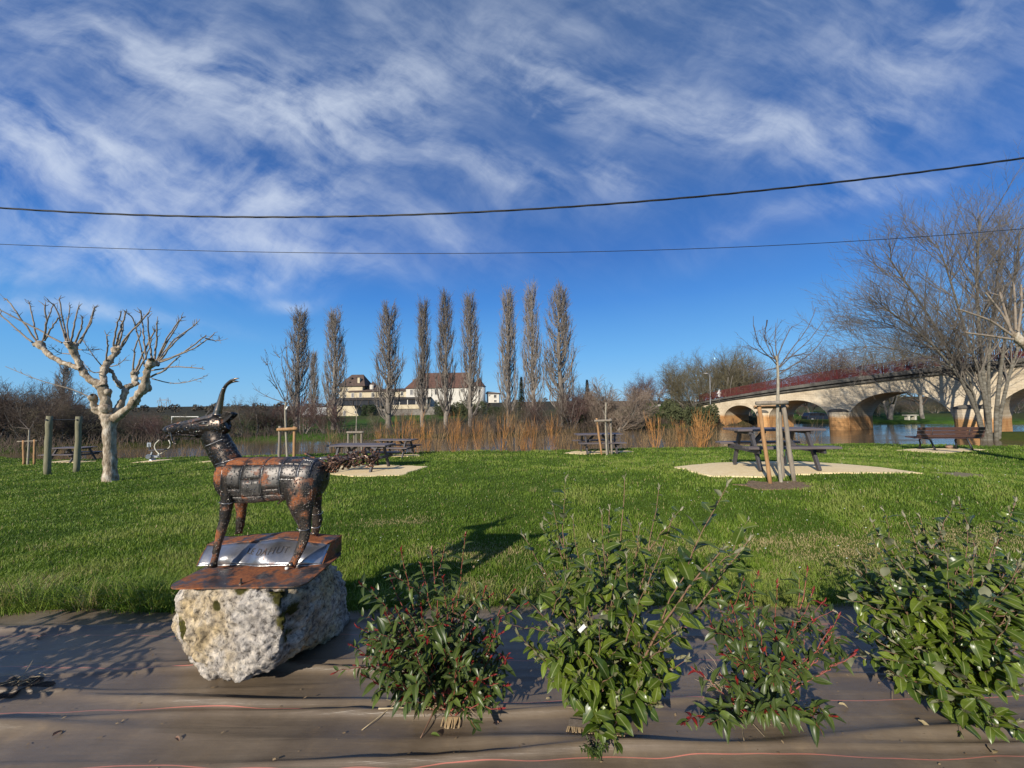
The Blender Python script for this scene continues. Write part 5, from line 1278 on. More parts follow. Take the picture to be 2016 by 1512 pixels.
# ------------------------------------------------------------------ chateau across the river
def chateau():
    Y = 110.0; S = 5.6
    M_CREAM = mat('cream_render', (.52, .43, .28), (.62, .53, .37), .7, .95, .2, .03, c3=(.44, .36, .24)); M_WHITE = mat('pale_render', (.58, .54, .46), (.68, .64, .56), .7, .95, .2, .03, c3=(.46, .42, .35))
    M_RTILE = mat('red_roof_tile', (.095, .050, .036), (.15, .076, .052), 1.4, .95, .8, .06, c3=(.21, .125, .09), stretch=(1, 1, 2)); M_BTILE = mat('brown_roof_tile', (.070, .046, .036), (.12, .080, .062), 1.8, .95, .6, .05, stretch=(1, 1, 2))
    M_DARKW = mat('dark_window', (.010, .010, .012), (.03, .03, .035), 2, .25, 0); M_SHUT = mat('shutter_grey', (.16, .155, .15), (.22, .21, .20), 2, .7, 0); M_RUB = mat('rubble_wall', (.14, .125, .105), (.26, .235, .20), 2.2, .95, .8, .08)
    M_TRIM = mat('timber_dark', (.018, .014, .012), (.035, .028, .024), 2, .8, 0)
    q = lambda x, y, d=0: np.array(W(640 + x / S, 700 + y / S, Y)) + np.array([0, d, 0])
    g0 = q(900, 660); r = empty('chateau', (g0[0], Y, g0[2] - 1), 'cream chateau with hipped red-brown roofs and a round turret across the river', 'chateau')
    def wall(name, x0, x1, y0, y1, d0, d1, m):
        a, c = q(x0, y1), q(x1, y0); b = MB(); b.box(((a[0] + c[0]) / 2, Y + (d0 + d1) / 2, (a[2] + c[2]) / 2), (abs(c[0] - a[0]), d1 - d0, abs(c[2] - a[2]))); return b.build(name, m, r)
    def hip(name, x0, x1, yb, rx0, rx1, yt, d0, d1, m, dr=None):
        e0, e1 = q(x0, yb), q(x1, yb); t0_, t1_ = q(rx0, yt), q(rx1, yt); dm = (d0 + d1) / 2 if dr is None else dr
        V = [(e0[0], Y + d0, e0[2]), (e1[0], Y + d0, e0[2]), (e1[0], Y + d1, e0[2]), (e0[0], Y + d1, e0[2]), (t0_[0], Y + dm, t0_[2]), (t1_[0], Y + dm, t0_[2])]
        V += [(x, y, z - .18) for x, y, z in V[:4]]
        b = MB(); b.add(V, [(0, 1, 5, 4), (1, 2, 5), (2, 3, 4, 5), (3, 0, 4), (6, 7, 1, 0), (7, 8, 2, 1), (8, 9, 3, 2), (9, 6, 0, 3), (9, 8, 7, 6)]); return b.build(name, m, r)
    def win(x0, x1, y0, y1, d, m=M_DARKW, shut=False):
        a, c = q(x0, y1), q(x1, y0); w, h = c[0] - a[0], c[2] - a[2]; ce = ((a[0] + c[0]) / 2, Y + d, (a[2] + c[2]) / 2)
        b = MB(); b.box(ce, (w + .24, .10, h + .24)); o = b.build('window', M_WHITE, r)
        b = MB(); b.box((ce[0], ce[1] - .06, ce[2]), (w, .03, h)); b.build('pane', M_SHUT if shut else m, o)
        if not shut and w > .3: b = MB(); b.box((ce[0], ce[1] - .085, ce[2]), (.06, .03, h)); b.build('mullion', M_WHITE, o)
    # main range
    wall('wall', 892, 1640, 352, 570, 0, 9, M_WHITE); hip('roof', 885, 1650, 357, 1030, 1560, 178, -.35, 9.35, M_RTILE)
    for (x0, x1, y0, y1, sh) in ((938, 966, 376, 432, True), (1108, 1130, 372, 424, True), (1211, 1238, 371, 430, False), (1502, 1528, 366, 402, False), (1213, 1236, 488, 535, True), (1385, 1402, 470, 490, False), (1100, 1122, 486, 530, True), (1330, 1352, 372, 420, True)): win(x0, x1, y0, y1, -.05, shut=sh)
    b = MB(); p0, p1 = q(1275, 215), q(1283, 155); b.box(((p0[0] + p1[0]) / 2, Y + 4.5, (p0[2] + p1[2]) / 2), (.45, .8, p1[2] - p0[2])); b.build('chimney', M_RUB, r)
    p0, p1 = q(907, 335), q(923, 245); b = MB(); b.box(((p0[0] + p1[0]) / 2, Y + 6, (p0[2] + p1[2]) / 2), (p1[0] - p0[0], .5, p1[2] - p0[2])); b.build('chimney', M_RUB, r)
    # round turret
    c0, c1 = q(1612, 560), q(1765, 335); rad = (c1[0] - c0[0]) / 2; cx = (c0[0] + c1[0]) / 2; b = MB()
    b.cyl((cx, Y + 1.2, c0[2] - 1), (cx, Y + 1.2, c1[2]), rad, n=28); b.build('turret', M_WHITE, r, True)
    ap = q(1700, 243); b = MB(); b.tube([(cx, Y + 1.2, c1[2] - .05), (cx, Y + 1.2, c1[2] + .12), (cx + (ap[0] - cx) * .55, Y + 1.2, c1[2] + (ap[2] - c1[2]) * .5), (ap[0], Y + 1.2, ap[2])], [rad * 1.12, rad * 1.08, rad * .50, rad * .12], 24); b.build('turret_roof', M_RTILE, r, True)
    # annex
    wall('wall', 1776, 1915, 405, 520, 2, 8, M_WHITE); hip('roof', 1766, 1930, 412, 1772, 1790, 388, 1.6, 8.4, M_BTILE); win(1858, 1882, 430, 462, 1.95); win(1800, 1812, 428, 442, 1.95); win(1860, 1884, 490, 508, 1.95)
    # low wing
    wall('wall', 246, 890, 380, 480, .6, 7, M_CREAM)
    e0, e1 = q(238, 393), q(893, 382); t0_, t1_ = q(262, 366), q(893, 352); b = MB(); V = [(e0[0], Y + .2, e0[2]), (e1[0], Y + .2, e1[2]), (t1_[0], Y + 4, t1_[2]), (t0_[0], Y + 4, t0_[2])]; V += [(x, y, z - .2) for x, y, z in V]
    b.add(V, [(0, 1, 2, 3), (7, 6, 5, 4), (0, 4, 5, 1), (1, 5, 6, 2), (2, 6, 7, 3), (3, 7, 4, 0)]); b.build('wing_roof', M_BTILE, r)
    for (x0, x1, y0, y1) in ((283, 307, 414, 460), (370, 393, 412, 459), (506, 530, 410, 456), (613, 639, 409, 451), (720, 744, 406, 450), (830, 852, 402, 438)): win(x0, x1, y0, y1, .55, M_DARKW, x0 < 400)
    # pavilion
    wall('wall', 130, 390, 328, 480, 1.5, 8.5, M_CREAM); hip('pavilion_roof', 118, 422, 332, 215, 350, 195, 1.1, 8.9, M_BTILE); win(190, 205, 430, 458, 1.45); win(212, 222, 365, 385, 1.45)
    p0, p1 = q(326, 318), q(352, 238); b = MB(); b.box(((p0[0] + p1[0]) / 2, Y + 2.6, (p0[2] + p1[2]) / 2), (p1[0] - p0[0], 1.2, p1[2] - p0[2])); b.build('chimney', M_CREAM, r)
    for (x, y) in ((240, 240), (308, 238), (238, 290)):
        c = q(x, y); k = (332 - y) / 137; b = MB(); b.box((c[0], Y + 1.5 + 2.7 * k, c[2]), (.45, .8, .40)); b.build('dormer', M_TRIM, r)
    wall('wall', 440, 505, 340, 380, 3, 6, M_CREAM); hip('stair_roof', 425, 527, 360, 462, 470, 273, 2.6, 6.4, M_BTILE); p0, p1 = q(459, 368), q(498, 316); b = MB(); b.box(((p0[0] + p1[0]) / 2, Y + 2.6, (p0[2] + p1[2]) / 2), (p1[0] - p0[0], .5, p1[2] - p0[2])); b.build('chimney', M_WHITE, r)
    # glazed terrace gallery
    e0, e1 = q(130, 492), q(1168, 476); t0_, t1_ = q(150, 466), q(1168, 452); b = MB(); V = [(e0[0], Y - 4.5, e0[2]), (e1[0], Y - 4.5, e1[2]), (t1_[0], Y + .5, t1_[2]), (t0_[0], Y + .5, t0_[2])]; V += [(x, y, z - .25) for x, y, z in V]
    b.add(V, [(0, 1, 2, 3), (7, 6, 5, 4), (0, 4, 5, 1), (1, 5, 6, 2), (2, 6, 7, 3), (3, 7, 4, 0)]); b.build('gallery_roof', M_TRIM, r)
    wall('gallery_back', 135, 1160, 478, 560, -1.0, -.6, M_CREAM)
    for x in (140, 222, 375, 540, 660, 770, 870, 955, 1045, 1160):
        p0, p1 = q(x - 4, 560), q(x + 4, 486); b = MB(); b.box(((p0[0] + p1[0]) / 2, Y - 4.3, (p0[2] + p1[2]) / 2), (p1[0] - p0[0], .2, p1[2] - p0[2])); b.build('gallery_post', M_TRIM if x < 770 else M_WHITE, r)
    for (x0, x1) in ((146, 218), (226, 371), (379, 536), (544, 656), (664, 766), (776, 866), (876, 951), (961, 1041), (1051, 1156)):
        a, c = q(x0, 552), q(x1, 494); b = MB(); b.box(((a[0] + c[0]) / 2, Y - 4.2, (a[2] + c[2]) / 2), (c[0] - a[0], .05, c[2] - a[2])); b.build('gallery_pane', M_DARKW, r)
    wall('terrace_wall', 722, 1165, 540, 590, -4.6, -.5, M_CREAM); wall('terrace_wall', 850, 1240, 565, 700, -4.4, -.4, M_RUB); wall('terrace_wall', 560, 850, 585, 700, -4.3, -.4, M_RUB)
    a = q(108, 700); pts = [q(108, 700), q(118, 556), q(392, 556), q(412, 600), q(455, 700)]; b = MB(); k = len(pts); V = [(p[0], Y - 4.6, p[2]) for p in pts] + [(p[0], Y - .4, p[2]) for p in pts]
    b.add(V, [tuple(range(k - 1, -1, -1)), tuple(range(k, 2 * k))] + [(i, i + k, (i + 1) % k + k, (i + 1) % k)[::-1] for i in range(k)]); b.build('terrace_wall', M_CREAM, r)
    win(281, 301, 612, 658, -4.65, M_SHUT, True); win(403, 413, 612, 632, -4.65)
chateau()

# ------------------------------------------------------------------ vehicles and small things on the far side
def vehicle(name, label, px, py, Y, rz, L_, Wd, H, paint, prof, cat, win_prof):
    p = W(px, py, Y); r = empty(name, (p[0], p[1], p[2]), label, cat); r.rotation_euler.z = R_(rz)
    Mp = mat(name + '_paint', paint, tuple(k * 1.3 for k in paint), 3, .25, 0); Mg = mat(name + '_glass', (.008, .009, .011), (.02, .02, .025), 3, .08, 0); Mt = mat(name + '_tyre', (.012, .012, .012), (.02, .02, .02), 9, .9, 0); Mh = mat(name + '_lamp', (.6, .58, .5), (.75, .7, .6), 9, .2, 0)
    def ext(prof, w, inset=0):
        b = MB(); k = len(prof); V = [(x * L_, -w / 2, z * H) for x, z in prof] + [(x * L_, w / 2, z * H) for x, z in prof]
        b.add(V, [tuple(range(k)), tuple(range(2 * k - 1, k - 1, -1))] + [(i, i + k, (i + 1) % k + k, (i + 1) % k) for i in range(k)]); return b
    ext(prof, Wd).build('body', Mp, r, local=True)
    for wp in win_prof: ext(wp, Wd + .012).build('window', Mg, r, local=True)
    for x in (-.31, .31):
        for s in (-1, 1):
            b = MB(); b.cyl((x * L_, s * (Wd / 2 - .10), .31), (x * L_, s * (Wd / 2 + .02), .31), .31, n=18); o = b.build('wheel', Mt, r, local=True)
            b = MB(); b.cyl((x * L_, s * (Wd / 2 + .015), .31), (x * L_, s * (Wd / 2 + .03), .31), .19, n=12); b.build('rim', mat(name + '_rim', (.3, .3, .3), (.4, .4, .4), 3, .4, 0, metallic=.7) if x < 0 and s < 0 else bpy.data.materials[name + '_rim'], o, local=True)
    for s in (-.35, .35):
        b = MB(); b.box((-.488 * L_, s * Wd, .48 * H), (.06, .28, .14), bev=.02); b.build('headlight', Mh, r, local=True)
        b = MB(); b.box((.488 * L_, s * Wd, .55 * H), (.06, .22, .16), bev=.02); b.build('tail_light', M_RED, r, local=True)
hatch = [(-.5, .16), (.5, .16), (.5, .55), (.46, .62), (.40, .97), (.05, 1.0), (-.10, .96), (-.26, .64), (-.47, .54), (-.5, .42)]
hw_ = [[(-.22, .65), (-.085, .92), (.05, .94), (.06, .65)], [(.08, .65), (.07, .94), (.36, .92), (.39, .65)]]
vehicle('parked_car', 'dark blue hatchback parked by the water seen through the bridge arch', 1611, 829, 64.5, 168, 4.1, 1.72, 1.45, (.012, .016, .026), hatch, 'car', hw_)
van = [(-.5, .15), (.5, .15), (.5, .95), (.46, 1.0), (-.20, 1.0), (-.30, .92), (-.40, .55), (-.5, .48)]
vehicle('parked_van', 'white van parked on the grass left of the chateau', 620, 819.5, 96, 20, 5.2, 1.95, 2.2, (.62, .62, .60), van, 'van', [[(-.37, .57), (-.29, .88), (-.18, .90), (-.18, .57)]])
def far_bench():
    Y = 58; p = W(1793, 826, Y); z = float(terrain(p[0], Y)); r = empty('stone_table', (p[0], Y, z), 'pale stone picnic table on the grass beyond the bridge', 'stone table'); Mw = mat('pale_stone', (.5, .46, .36), (.6, .56, .46), 4, .9, .2, .02)
    b = MB(); b.box((p[0], Y, z + .72), (1.8, .8, .12), bev=.02); b.build('table_top', Mw, r)
    for s in (-.5, .5): b = MB(); b.box((p[0] + s, Y, z + .33), (.3, .6, .66), bev=.02); b.build('support', Mw, r)
far_bench()
def pylon():
    Y = 420; p = W(322, 815, Y); z = float(terrain(p[0], Y)); r = empty('pylon', (p[0], Y, z), 'faint grey electricity pylon on the skyline behind the plane tree', 'pylon'); Mp = mat('pylon_steel', (.25, .27, .29), (.32, .34, .36), 1, .6, 0)
    q = lambda x, y, d=0: np.array(W(260 + x / 10.8, 780 + y / 10.8, Y)) + np.array([0, d, 0])
    for d in (-2, 2):
        for (a, c) in (((590, 380), (595, 30)), ((760, 380), (755, 30))): b = MB(); e = q(*a, d); e[2] = z; b.cyl(e, q(*c, d * .3), .35, .2, n=5); b.build('leg', Mp, r)
    for (a, c) in (((540, 90), (820, 90)), ((590, 70), (760, 70)), ((540, 90), (530, 150)), ((820, 90), (815, 160)), ((595, 100), (760, 250)), ((760, 100), (595, 250)), ((595, 250), (755, 380)), ((755, 250), (595, 380))):
        b = MB(); b.cyl(q(*a), q(*c), .22, n=5); b.build('strut', Mp, r)
pylon()
# ------------------------------------------------------------------ bare winter trees
def bark(name, c1, c2, c3=None, rnd=.18): return mat(name, c1, c2, 3.0, .9, 0, c3=c3, rnd=rnd)
M_POP = bark('poplar_bark', (.17, .145, .118), (.26, .225, .185)); M_POPT = bark('poplar_twigs', (.175, .150, .125), (.26, .225, .19), rnd=.12)
M_BRN = bark('brown_twigs', (.085, .062, .045), (.145, .108, .080), rnd=.25); M_RDB = bark('reddish_twigs', (.105, .060, .050), (.165, .10, .085), rnd=.2); M_OLV = bark('olive_twigs', (.115, .098, .055), (.185, .160, .092), rnd=.2)
M_GRYT = bark('grey_bark', (.13, .115, .095), (.24, .215, .18), rnd=.15); M_PNK = bark('pinkish_twigs', (.20, .15, .11), (.30, .235, .18), rnd=.1)
M_ORG = bark('orange_willow', (.38, .175, .050), (.54, .27, .085), rnd=.25); M_ORG2 = bark('tan_willow', (.26, .155, .065), (.38, .25, .12), rnd=.2)
M_EVG = bark('evergreen_leaves', (.018, .032, .012), (.045, .065, .022), rnd=.2); M_OLEAF = bark('olive_leaves', (.035, .045, .016), (.075, .085, .032), rnd=.2)

def grow(Tt, Tc, rng, p, d, L, r, lvl, sp):
    n = sp['seg'][min(lvl, len(sp['seg']) - 1)]; up = sp['up'][min(lvl, len(sp['up']) - 1)]; jit = sp['jit']
    P = [p]; dx, dy, dz = d; st = L / n
    G_ = rng.normal(0, jit, (n, 3))
    for i in range(n):
        dx += G_[i, 0]; dy += G_[i, 1]; dz += G_[i, 2] + up
        m = 1 / math.sqrt(dx * dx + dy * dy + dz * dz); dx *= m; dy *= m; dz *= m
        q = P[-1]; P.append((q[0] + dx * st, q[1] + dy * st, q[2] + dz * st))
    r1 = r * sp['tap'][min(lvl, len(sp['tap']) - 1)]
    (Tt if lvl == 0 else Tc).add(P, [r + (r1 - r) * i / n for i in range(n + 1)], 9 if lvl == 0 else (5 if lvl == 1 else 3))
    if lvl >= sp['max']: return
    nc = sp['n'][lvl]; nc = max(1, int(rng.normal(nc, nc * .15))); a0 = rng.rand() * 6.28
    for k in range(nc):
        f = sp['f0'][lvl] + (1 - sp['f0'][lvl]) * (k + rng.rand()) / nc
        i = min(int(f * n), n - 1); g = f * n - i; A, B = P[i], P[i + 1]
        q = tuple(A[j] + (B[j] - A[j]) * g for j in range(3)); t = np.array([B[j] - A[j] for j in range(3)]); t /= np.linalg.norm(t)
        a = a0 + k * 2.4; ref = np.array([0, 0, 1.0]) if abs(t[2]) < .9 else np.array([1.0, 0, 0]); x = np.cross(t, ref); x /= np.linalg.norm(x); y = np.cross(t, x)
        an = sp['ang'][lvl] * rng.uniform(.7, 1.3); dd = t * math.cos(an) + (x * math.cos(a) + y * math.sin(a)) * math.sin(an)
        ll = L * sp['len'][lvl] * rng.uniform(.7, 1.2) * (1.15 - sp['fall'] * f)
        grow(Tt, Tc, rng, q, tuple(dd), ll, max(sp['rmin'], (r + (r1 - r) * f) * sp['rr'][lvl]), lvl + 1, sp)

def tree_proto(seed, sp, stems, mt, mc):
    """returns (trunk mesh, crown mesh), origin at the base"""
    rng = np.random.RandomState(seed); Tt, Tc = Tubes(), Tubes()
    for (p, d, L, r) in stems: grow(Tt, Tc, rng, p, d, L, r, 0, sp)
    a, b = Tt.mesh('trunk'), Tc.mesh('crown'); a.materials.append(mt); b.materials.append(mc); return a, b
def put(name, proto, loc, sc, rz, label, cat, group):
    r = empty(name, loc, label, cat, group); r.rotation_euler.z = rz; r.scale = sc if isinstance(sc, tuple) else (sc, sc, sc)
    for nm, me in zip(('trunk', 'crown'), proto):
        o = bpy.data.objects.new(nm, me); col.objects.link(o); o.parent = r
    return r
def ht(me2): return max(max(v.co.z for v in m.vertices) for m in me2)

# Lombardy poplars, 20 m
def poplar_proto(seed, mt, mc, H=20.0, wid=1.0):
    rng = np.random.RandomState(seed); Tt, Tc = Tubes(), Tubes()
    k = 12; P = [(rng.normal(0, .05), rng.normal(0, .05), H * .97 * i / k) for i in range(k + 1)]; Tt.add(P, [.34 * (1 - .93 * i / k) + .01 for i in range(k + 1)], 9)
    nb = 120
    for b_ in range(nb):
        f = .05 + .90 * ((b_ + rng.rand()) / nb) ** .9; z0 = f * H; a = rng.rand() * 6.283
        env = wid * 1.55 * (max(0, 1 - f) ** .40) * min(1, .45 + f / .22) * rng.uniform(.55, 1.12)
        L = (2.2 + 4.2 * (1 - f)) * rng.uniform(.7, 1.15); L = min(L, (H * 1.0 - z0) * .95 + .6)
        q = []
        for i in range(7):
            t = i / 6; rad = env * (1 - (1 - t) ** 2.2); aa = a + .25 * t * rng.normal(); q.append((math.cos(aa) * rad, math.sin(aa) * rad, z0 + L * (t * .35 + t * t * .65)))
        Tc.add(q, [.075 * (1 - f * .5) * (1 - .78 * i / 6) + .01 for i in range(7)], 4)
        for _ in range(10):
            t = rng.uniform(.12, 1); i = min(int(t * 6), 5); p = np.array(q[i]) + (np.array(q[i + 1]) - np.array(q[i])) * rng.rand()
            d = np.array([math.cos(a), math.sin(a), 0]) * rng.uniform(-.05, .38) + np.array([rng.normal(0, .22), rng.normal(0, .22), 1.0]); d /= np.linalg.norm(d); l = rng.uniform(.6, 1.7)
            p1 = p + d * l * .55; p2 = p + d * l + np.array([0, 0, .12 * l]); Tc.add([p, p1, p2], [.017, .013, .006], 3)
            for _ in range(2):
                e = p + d * l * rng.uniform(.2, .8); d2 = d + rng.normal(0, .30, 3); d2 /= np.linalg.norm(d2); l2 = l * rng.uniform(.35, .6); Tc.add([e, e + d2 * l2], [.012, .006], 3)
    a, b = Tt.mesh('trunk'), Tc.mesh('crown'); a.materials.append(mt); b.materials.append(mc); return a, b
POP = [poplar_proto(s, M_POP, M_POPT, 20, w) for s, w in ((1, 1.0), (2, .85), (3, 1.1), (4, .95), (9, 1.2))]
ords = ['first', 'second', 'third', 'fourth', 'fifth', 'sixth', 'seventh', 'eighth', 'ninth', 'tenth', 'eleventh']
plist = [(585, 618, 49, 1.25, 0), (617, 697, 55, 1.0, 1), (658, 619, 50, 1.15, 2), (765, 608, 51, 1.3, 4), (833, 600, 52, 1.0, 1), (878, 586, 51, 1.0, 3), (927, 589, 52, 1.05, 0), (1002, 580, 51, 1.1, 1), (1050, 571, 52, .95, 2), (1104, 575, 51, 1.3, 4)]
for i, (px, py, Y, wf, v) in enumerate(plist):
    p = W(px, 800, Y); z = float(terrain(p[0], Y)); H = W(px, py, Y)[2] - z; s = H / 20.0
    put('poplar_tree', POP[v], (p[0], Y, z - .1), (s * wf * 1.12, s * wf * 1.12, s), i * 1.7, f'tall bare poplar, {ords[i]} from left in the row before the chateau' if i != 1 else 'short thin bare poplar, second from left in the row before the chateau', 'poplar', 'bare poplars on the far bank')
p = W(122, 800, 95); z = float(terrain(p[0], 95)); s = (W(122, 720, 95)[2] - z) / 20
put('poplar_tree', POP[2], (p[0], 95, z), (s * 1.9, s * 1.9, s), .4, 'broad bare poplar rising above the dark wood beyond the plane tree', 'poplar', 'bare poplars on the far bank')

# generic kinds
SP_THICK = dict(seg=[5, 4, 3, 2], up=[.05, .05, .06, .05], jit=.16, tap=[.35, .35, .4, .4], n=[11, 8, 5], f0=[.15, .15, .1], ang=[.62, .65, .6], len=[.52, .5, .5], fall=.55, rr=[.5, .55, .6], rmin=.008, max=3)
SP_ROUND = dict(seg=[6, 5, 4, 2], up=[.03, .03, .04, .03], jit=.13, tap=[.45, .35, .4, .4], n=[18, 12, 8], f0=[.22, .2, .12], ang=[.75, .68, .6], len=[.62, .46, .45], fall=.35, rr=[.45, .5, .55], rmin=.008, max=3)
SP_CATK = dict(seg=[5, 5, 4, 2], up=[.04, .05, .07, .05], jit=.14, tap=[.4, .35, .4, .5], n=[17, 14, 8], f0=[.12, .15, .1], ang=[.7, .6, .5], len=[.6, .42, .42], fall=.4, rr=[.45, .5, .6], rmin=.012, max=3)
def stems_thick(seed, n, H, r, spread):
    rng = np.random.RandomState(seed); out = []
    for i in range(n):
        a = rng.rand() * 6.283; e = spread * rng.uniform(.15, 1); out.append(((math.cos(a) * .25, math.sin(a) * .25, -.1), (math.cos(a) * math.sin(e), math.sin(a) * math.sin(e), math.cos(e)), H * rng.uniform(.7, 1.05), r * rng.uniform(.6, 1.1)))
    return out
TH = [tree_proto(41 + i, SP_THICK, stems_thick(50 + i, 8, 5.0, .075, .75), M_GRYT, m) for i, m in enumerate((M_BRN, M_BRN, M_RDB, M_OLV))]
RD = [tree_proto(61, SP_ROUND, [((0, 0, -.2), (0, .02, 1), 7.0, .20)], M_GRYT, M_BRN), tree_proto(62, SP_ROUND, [((0, 0, -.2), (.05, 0, 1), 7.0, .19), ((.2, 0, -.2), (.3, .1, 1), 6.0, .13)], M_GRYT, M_OLV), tree_proto(63, SP_ROUND, [((0, 0, -.2), (0, 0, 1), 7.0, .17), ((-.2, 0, -.2), (-.28, .1, 1), 6.3, .14), ((.1, .2, -.2), (.2, -.2, 1), 6.3, .13)], M_GRYT, M_RDB)]
CK = tree_proto(71, SP_CATK, stems_thick(72, 6, 5.5, .12, .95), M_GRYT, M_PNK)
hts = {}
def nth(i): return (ords + ['twelfth', 'thirteenth', 'fourteenth', 'fifteenth', 'sixteenth', 'seventeenth', 'eighteenth', 'nineteenth', 'twentieth'])[min(i, 19)]
def put_px(name, kind, px, top, Y, wf, label, cat, group, rz=None, zoff=-.15):
    p = W(px, 800, Y); z = float(terrain(p[0], Y)); key = id(kind)
    if key not in hts: hts[key] = ht(kind)
    s = (W(px, top, Y)[2] - z) / hts[key]
    return put(name, kind, (p[0], Y, z + zoff), (s * wf, s * wf, s), rz if rz is not None else (px * .37) % 6.28, label, cat, group)
rng_ = np.random.RandomState(77)
# dark wood on the far bank, left
xs_ = [-60, 60, 110, 180, 250, 300, 380, 430, 470, 520, 550]; ys_ = [728, 742, 762, 792, 790, 806, 812, 800, 772, 775, 800]
k = 0
for px in list(range(-60, 545, 27)):
    top = np.interp(px, xs_, ys_) + rng_.uniform(-6, 16); Yd = None
    x0 = (px - 1008) / FPX
    for Y in np.arange(28, 60, .25):
        if Y > fe(x0 * Y) + 1.8: break
    Y = Y + rng_.uniform(0, 3.5)
    put_px('wood_tree', TH[k % 4] if k % 3 else RD[k % 3], px, top, Y, rng_.uniform(.85, 1.25), f'bare brownish tree, {nth(k)} from left in the front row of the dark far wood' if px < 300 else f'bare brownish tree, {nth(k - 14)} from the pylon towards the first poplar on the far bank', 'tree', 'bare trees of the far bank wood' if px < 300 else 'bare trees on the far bank behind the goat')
    if px < 330: put_px('wood_tree', TH[(k + 1) % 4], px + 13, top + rng_.uniform(-4, 14), Y + rng_.uniform(4, 9), rng_.uniform(1.0, 1.4), f'bare brownish tree, {nth(k)} from left in the back row of the dark far wood', 'tree', 'bare trees of the far bank wood')
    k += 1
# brush round the poplar feet
for i, (px, top, Y, wf, v) in enumerate([(560, 775, 46, 1.0, 2), (598, 760, 45, 1.1, 2), (640, 790, 45, .9, 2), (672, 782, 46, 1.0, 2), (745, 800, 46, .8, 3), (790, 788, 46, .8, 0), (850, 800, 46, .9, 3), (900, 806, 46, 1.0, 0), (930, 795, 47, .7, 0), (958, 800, 46, 1.1, 0), (992, 780, 47, 1.0, 3), (1025, 775, 48, 1.0, 0), (1062, 770, 48, 1.0, 2), (1092, 765, 48, 1.0, 0), (1125, 752, 49, 1.1, 2), (1150, 748, 53, .9, 0), (1165, 745, 56, .9, 2)]):
    put_px('bare_bush', TH[v], px, top, Y, wf, f'bare brown bush, {nth(i)} from left along the feet of the poplars', 'bush', 'bare bushes below the poplars')
put_px('willow_tree', CK, 1203, 733, 50, 1.25, 'broad pinkish bare willow on the far bank behind the riverside table', 'tree', None)
for i, (px, top, Y, wf, kd, lb) in enumerate([(1262, 765, 70, .9, RD[1], 'small distant bare tree just beside the broad pinkish willow'), (1322, 722, 66, 1.0, RD[1], 'bare tree with a dark trunk above the grassy embankment'), (1352, 735, 64, .9, TH[3], 'bare leaning bush between the embankment tree and the bridge head'),
      (1385, 706, 70, 1.0, RD[1], 'bare tree behind the lamp post at the bridge head'), (1425, 694, 68, 1.1, RD[1], 'broad bare tree behind the road sign on the bridge'), (1468, 696, 66, 1.0, TH[3], 'dense olive bare tree rising behind the far red railing'), (1510, 715, 66, .9, RD[0], 'bare tree behind the bridge seen left of the staked sapling'), (1560, 722, 72, .9, RD[0], 'bare tree behind the bridge seen right of the staked sapling'),
      (1595, 735, 74, .8, RD[2], 'low bare tree above the red railing near its middle'), (1640, 690, 66, 1.0, RD[0], 'bare tree above the railing between sapling and the big riverbank tree'), (1690, 668, 62, 1.1, RD[0], 'bare tree behind the bridge at the edge of the big riverbank tree'), (1750, 655, 60, 1.2, RD[1], 'bare tree behind the bridge within the big riverbank tree outline'), (1815, 670, 60, 1.1, RD[0], 'bare tree behind the bridge nearest the big trunk'), (1960, 660, 62, 1.2, RD[2], 'bare tree behind the bridge at the picture edge'), (1290, 742, 68, 1.1, RD[2], 'reddish bare tree between the pinkish willow and the embankment tree'), (1336, 716, 72, 1.1, RD[0], 'tall bare tree just behind the embankment tree'), (1402, 698, 74, 1.2, RD[0], 'bare tree between the lamp post and the road sign'), (1448, 690, 76, 1.1, RD[1], 'tallest olive bare tree above the far end of the railing'), (1490, 702, 72, 1.1, RD[2], 'reddish bare tree above the railing left of the staked sapling'), (1375, 728, 62, 1.0, TH[3], 'dense olive bush directly behind the white marker post'), (1245, 752, 60, 1.0, RD[2], 'reddish bare tree right behind the broad pinkish willow'), (1660, 672, 70, 1.2, RD[2], 'reddish bare tree behind the bridge near its middle')]):
    put_px('bare_tree', kd, px, top - 22, Y, wf, lb, 'tree', 'bare trees behind the bridge')
for i, (px, top, Y, wf, v) in enumerate([(1545, 800, 70, 1.0, 0), (1575, 798, 72, 1.2, 0), (1640, 795, 74, 1.2, 0), (1690, 792, 72, 1.3, 0), (1730, 778, 66, 1.0, 0), (1765, 785, 72, 1.4, 3), (1800, 780, 74, 1.4, 0), (1840, 782, 72, 1.4, 3), (1885, 780, 72, 1.4, 0), (1940, 780, 66, 1.4, 0), (2000, 780, 66, 1.4, 0)]):
    put_px('bare_bush', TH[v], px, top, Y, wf, f'bare brown bush, {nth(i)} from left among those seen through the bridge arches', 'bush', 'bare bushes beyond the bridge')

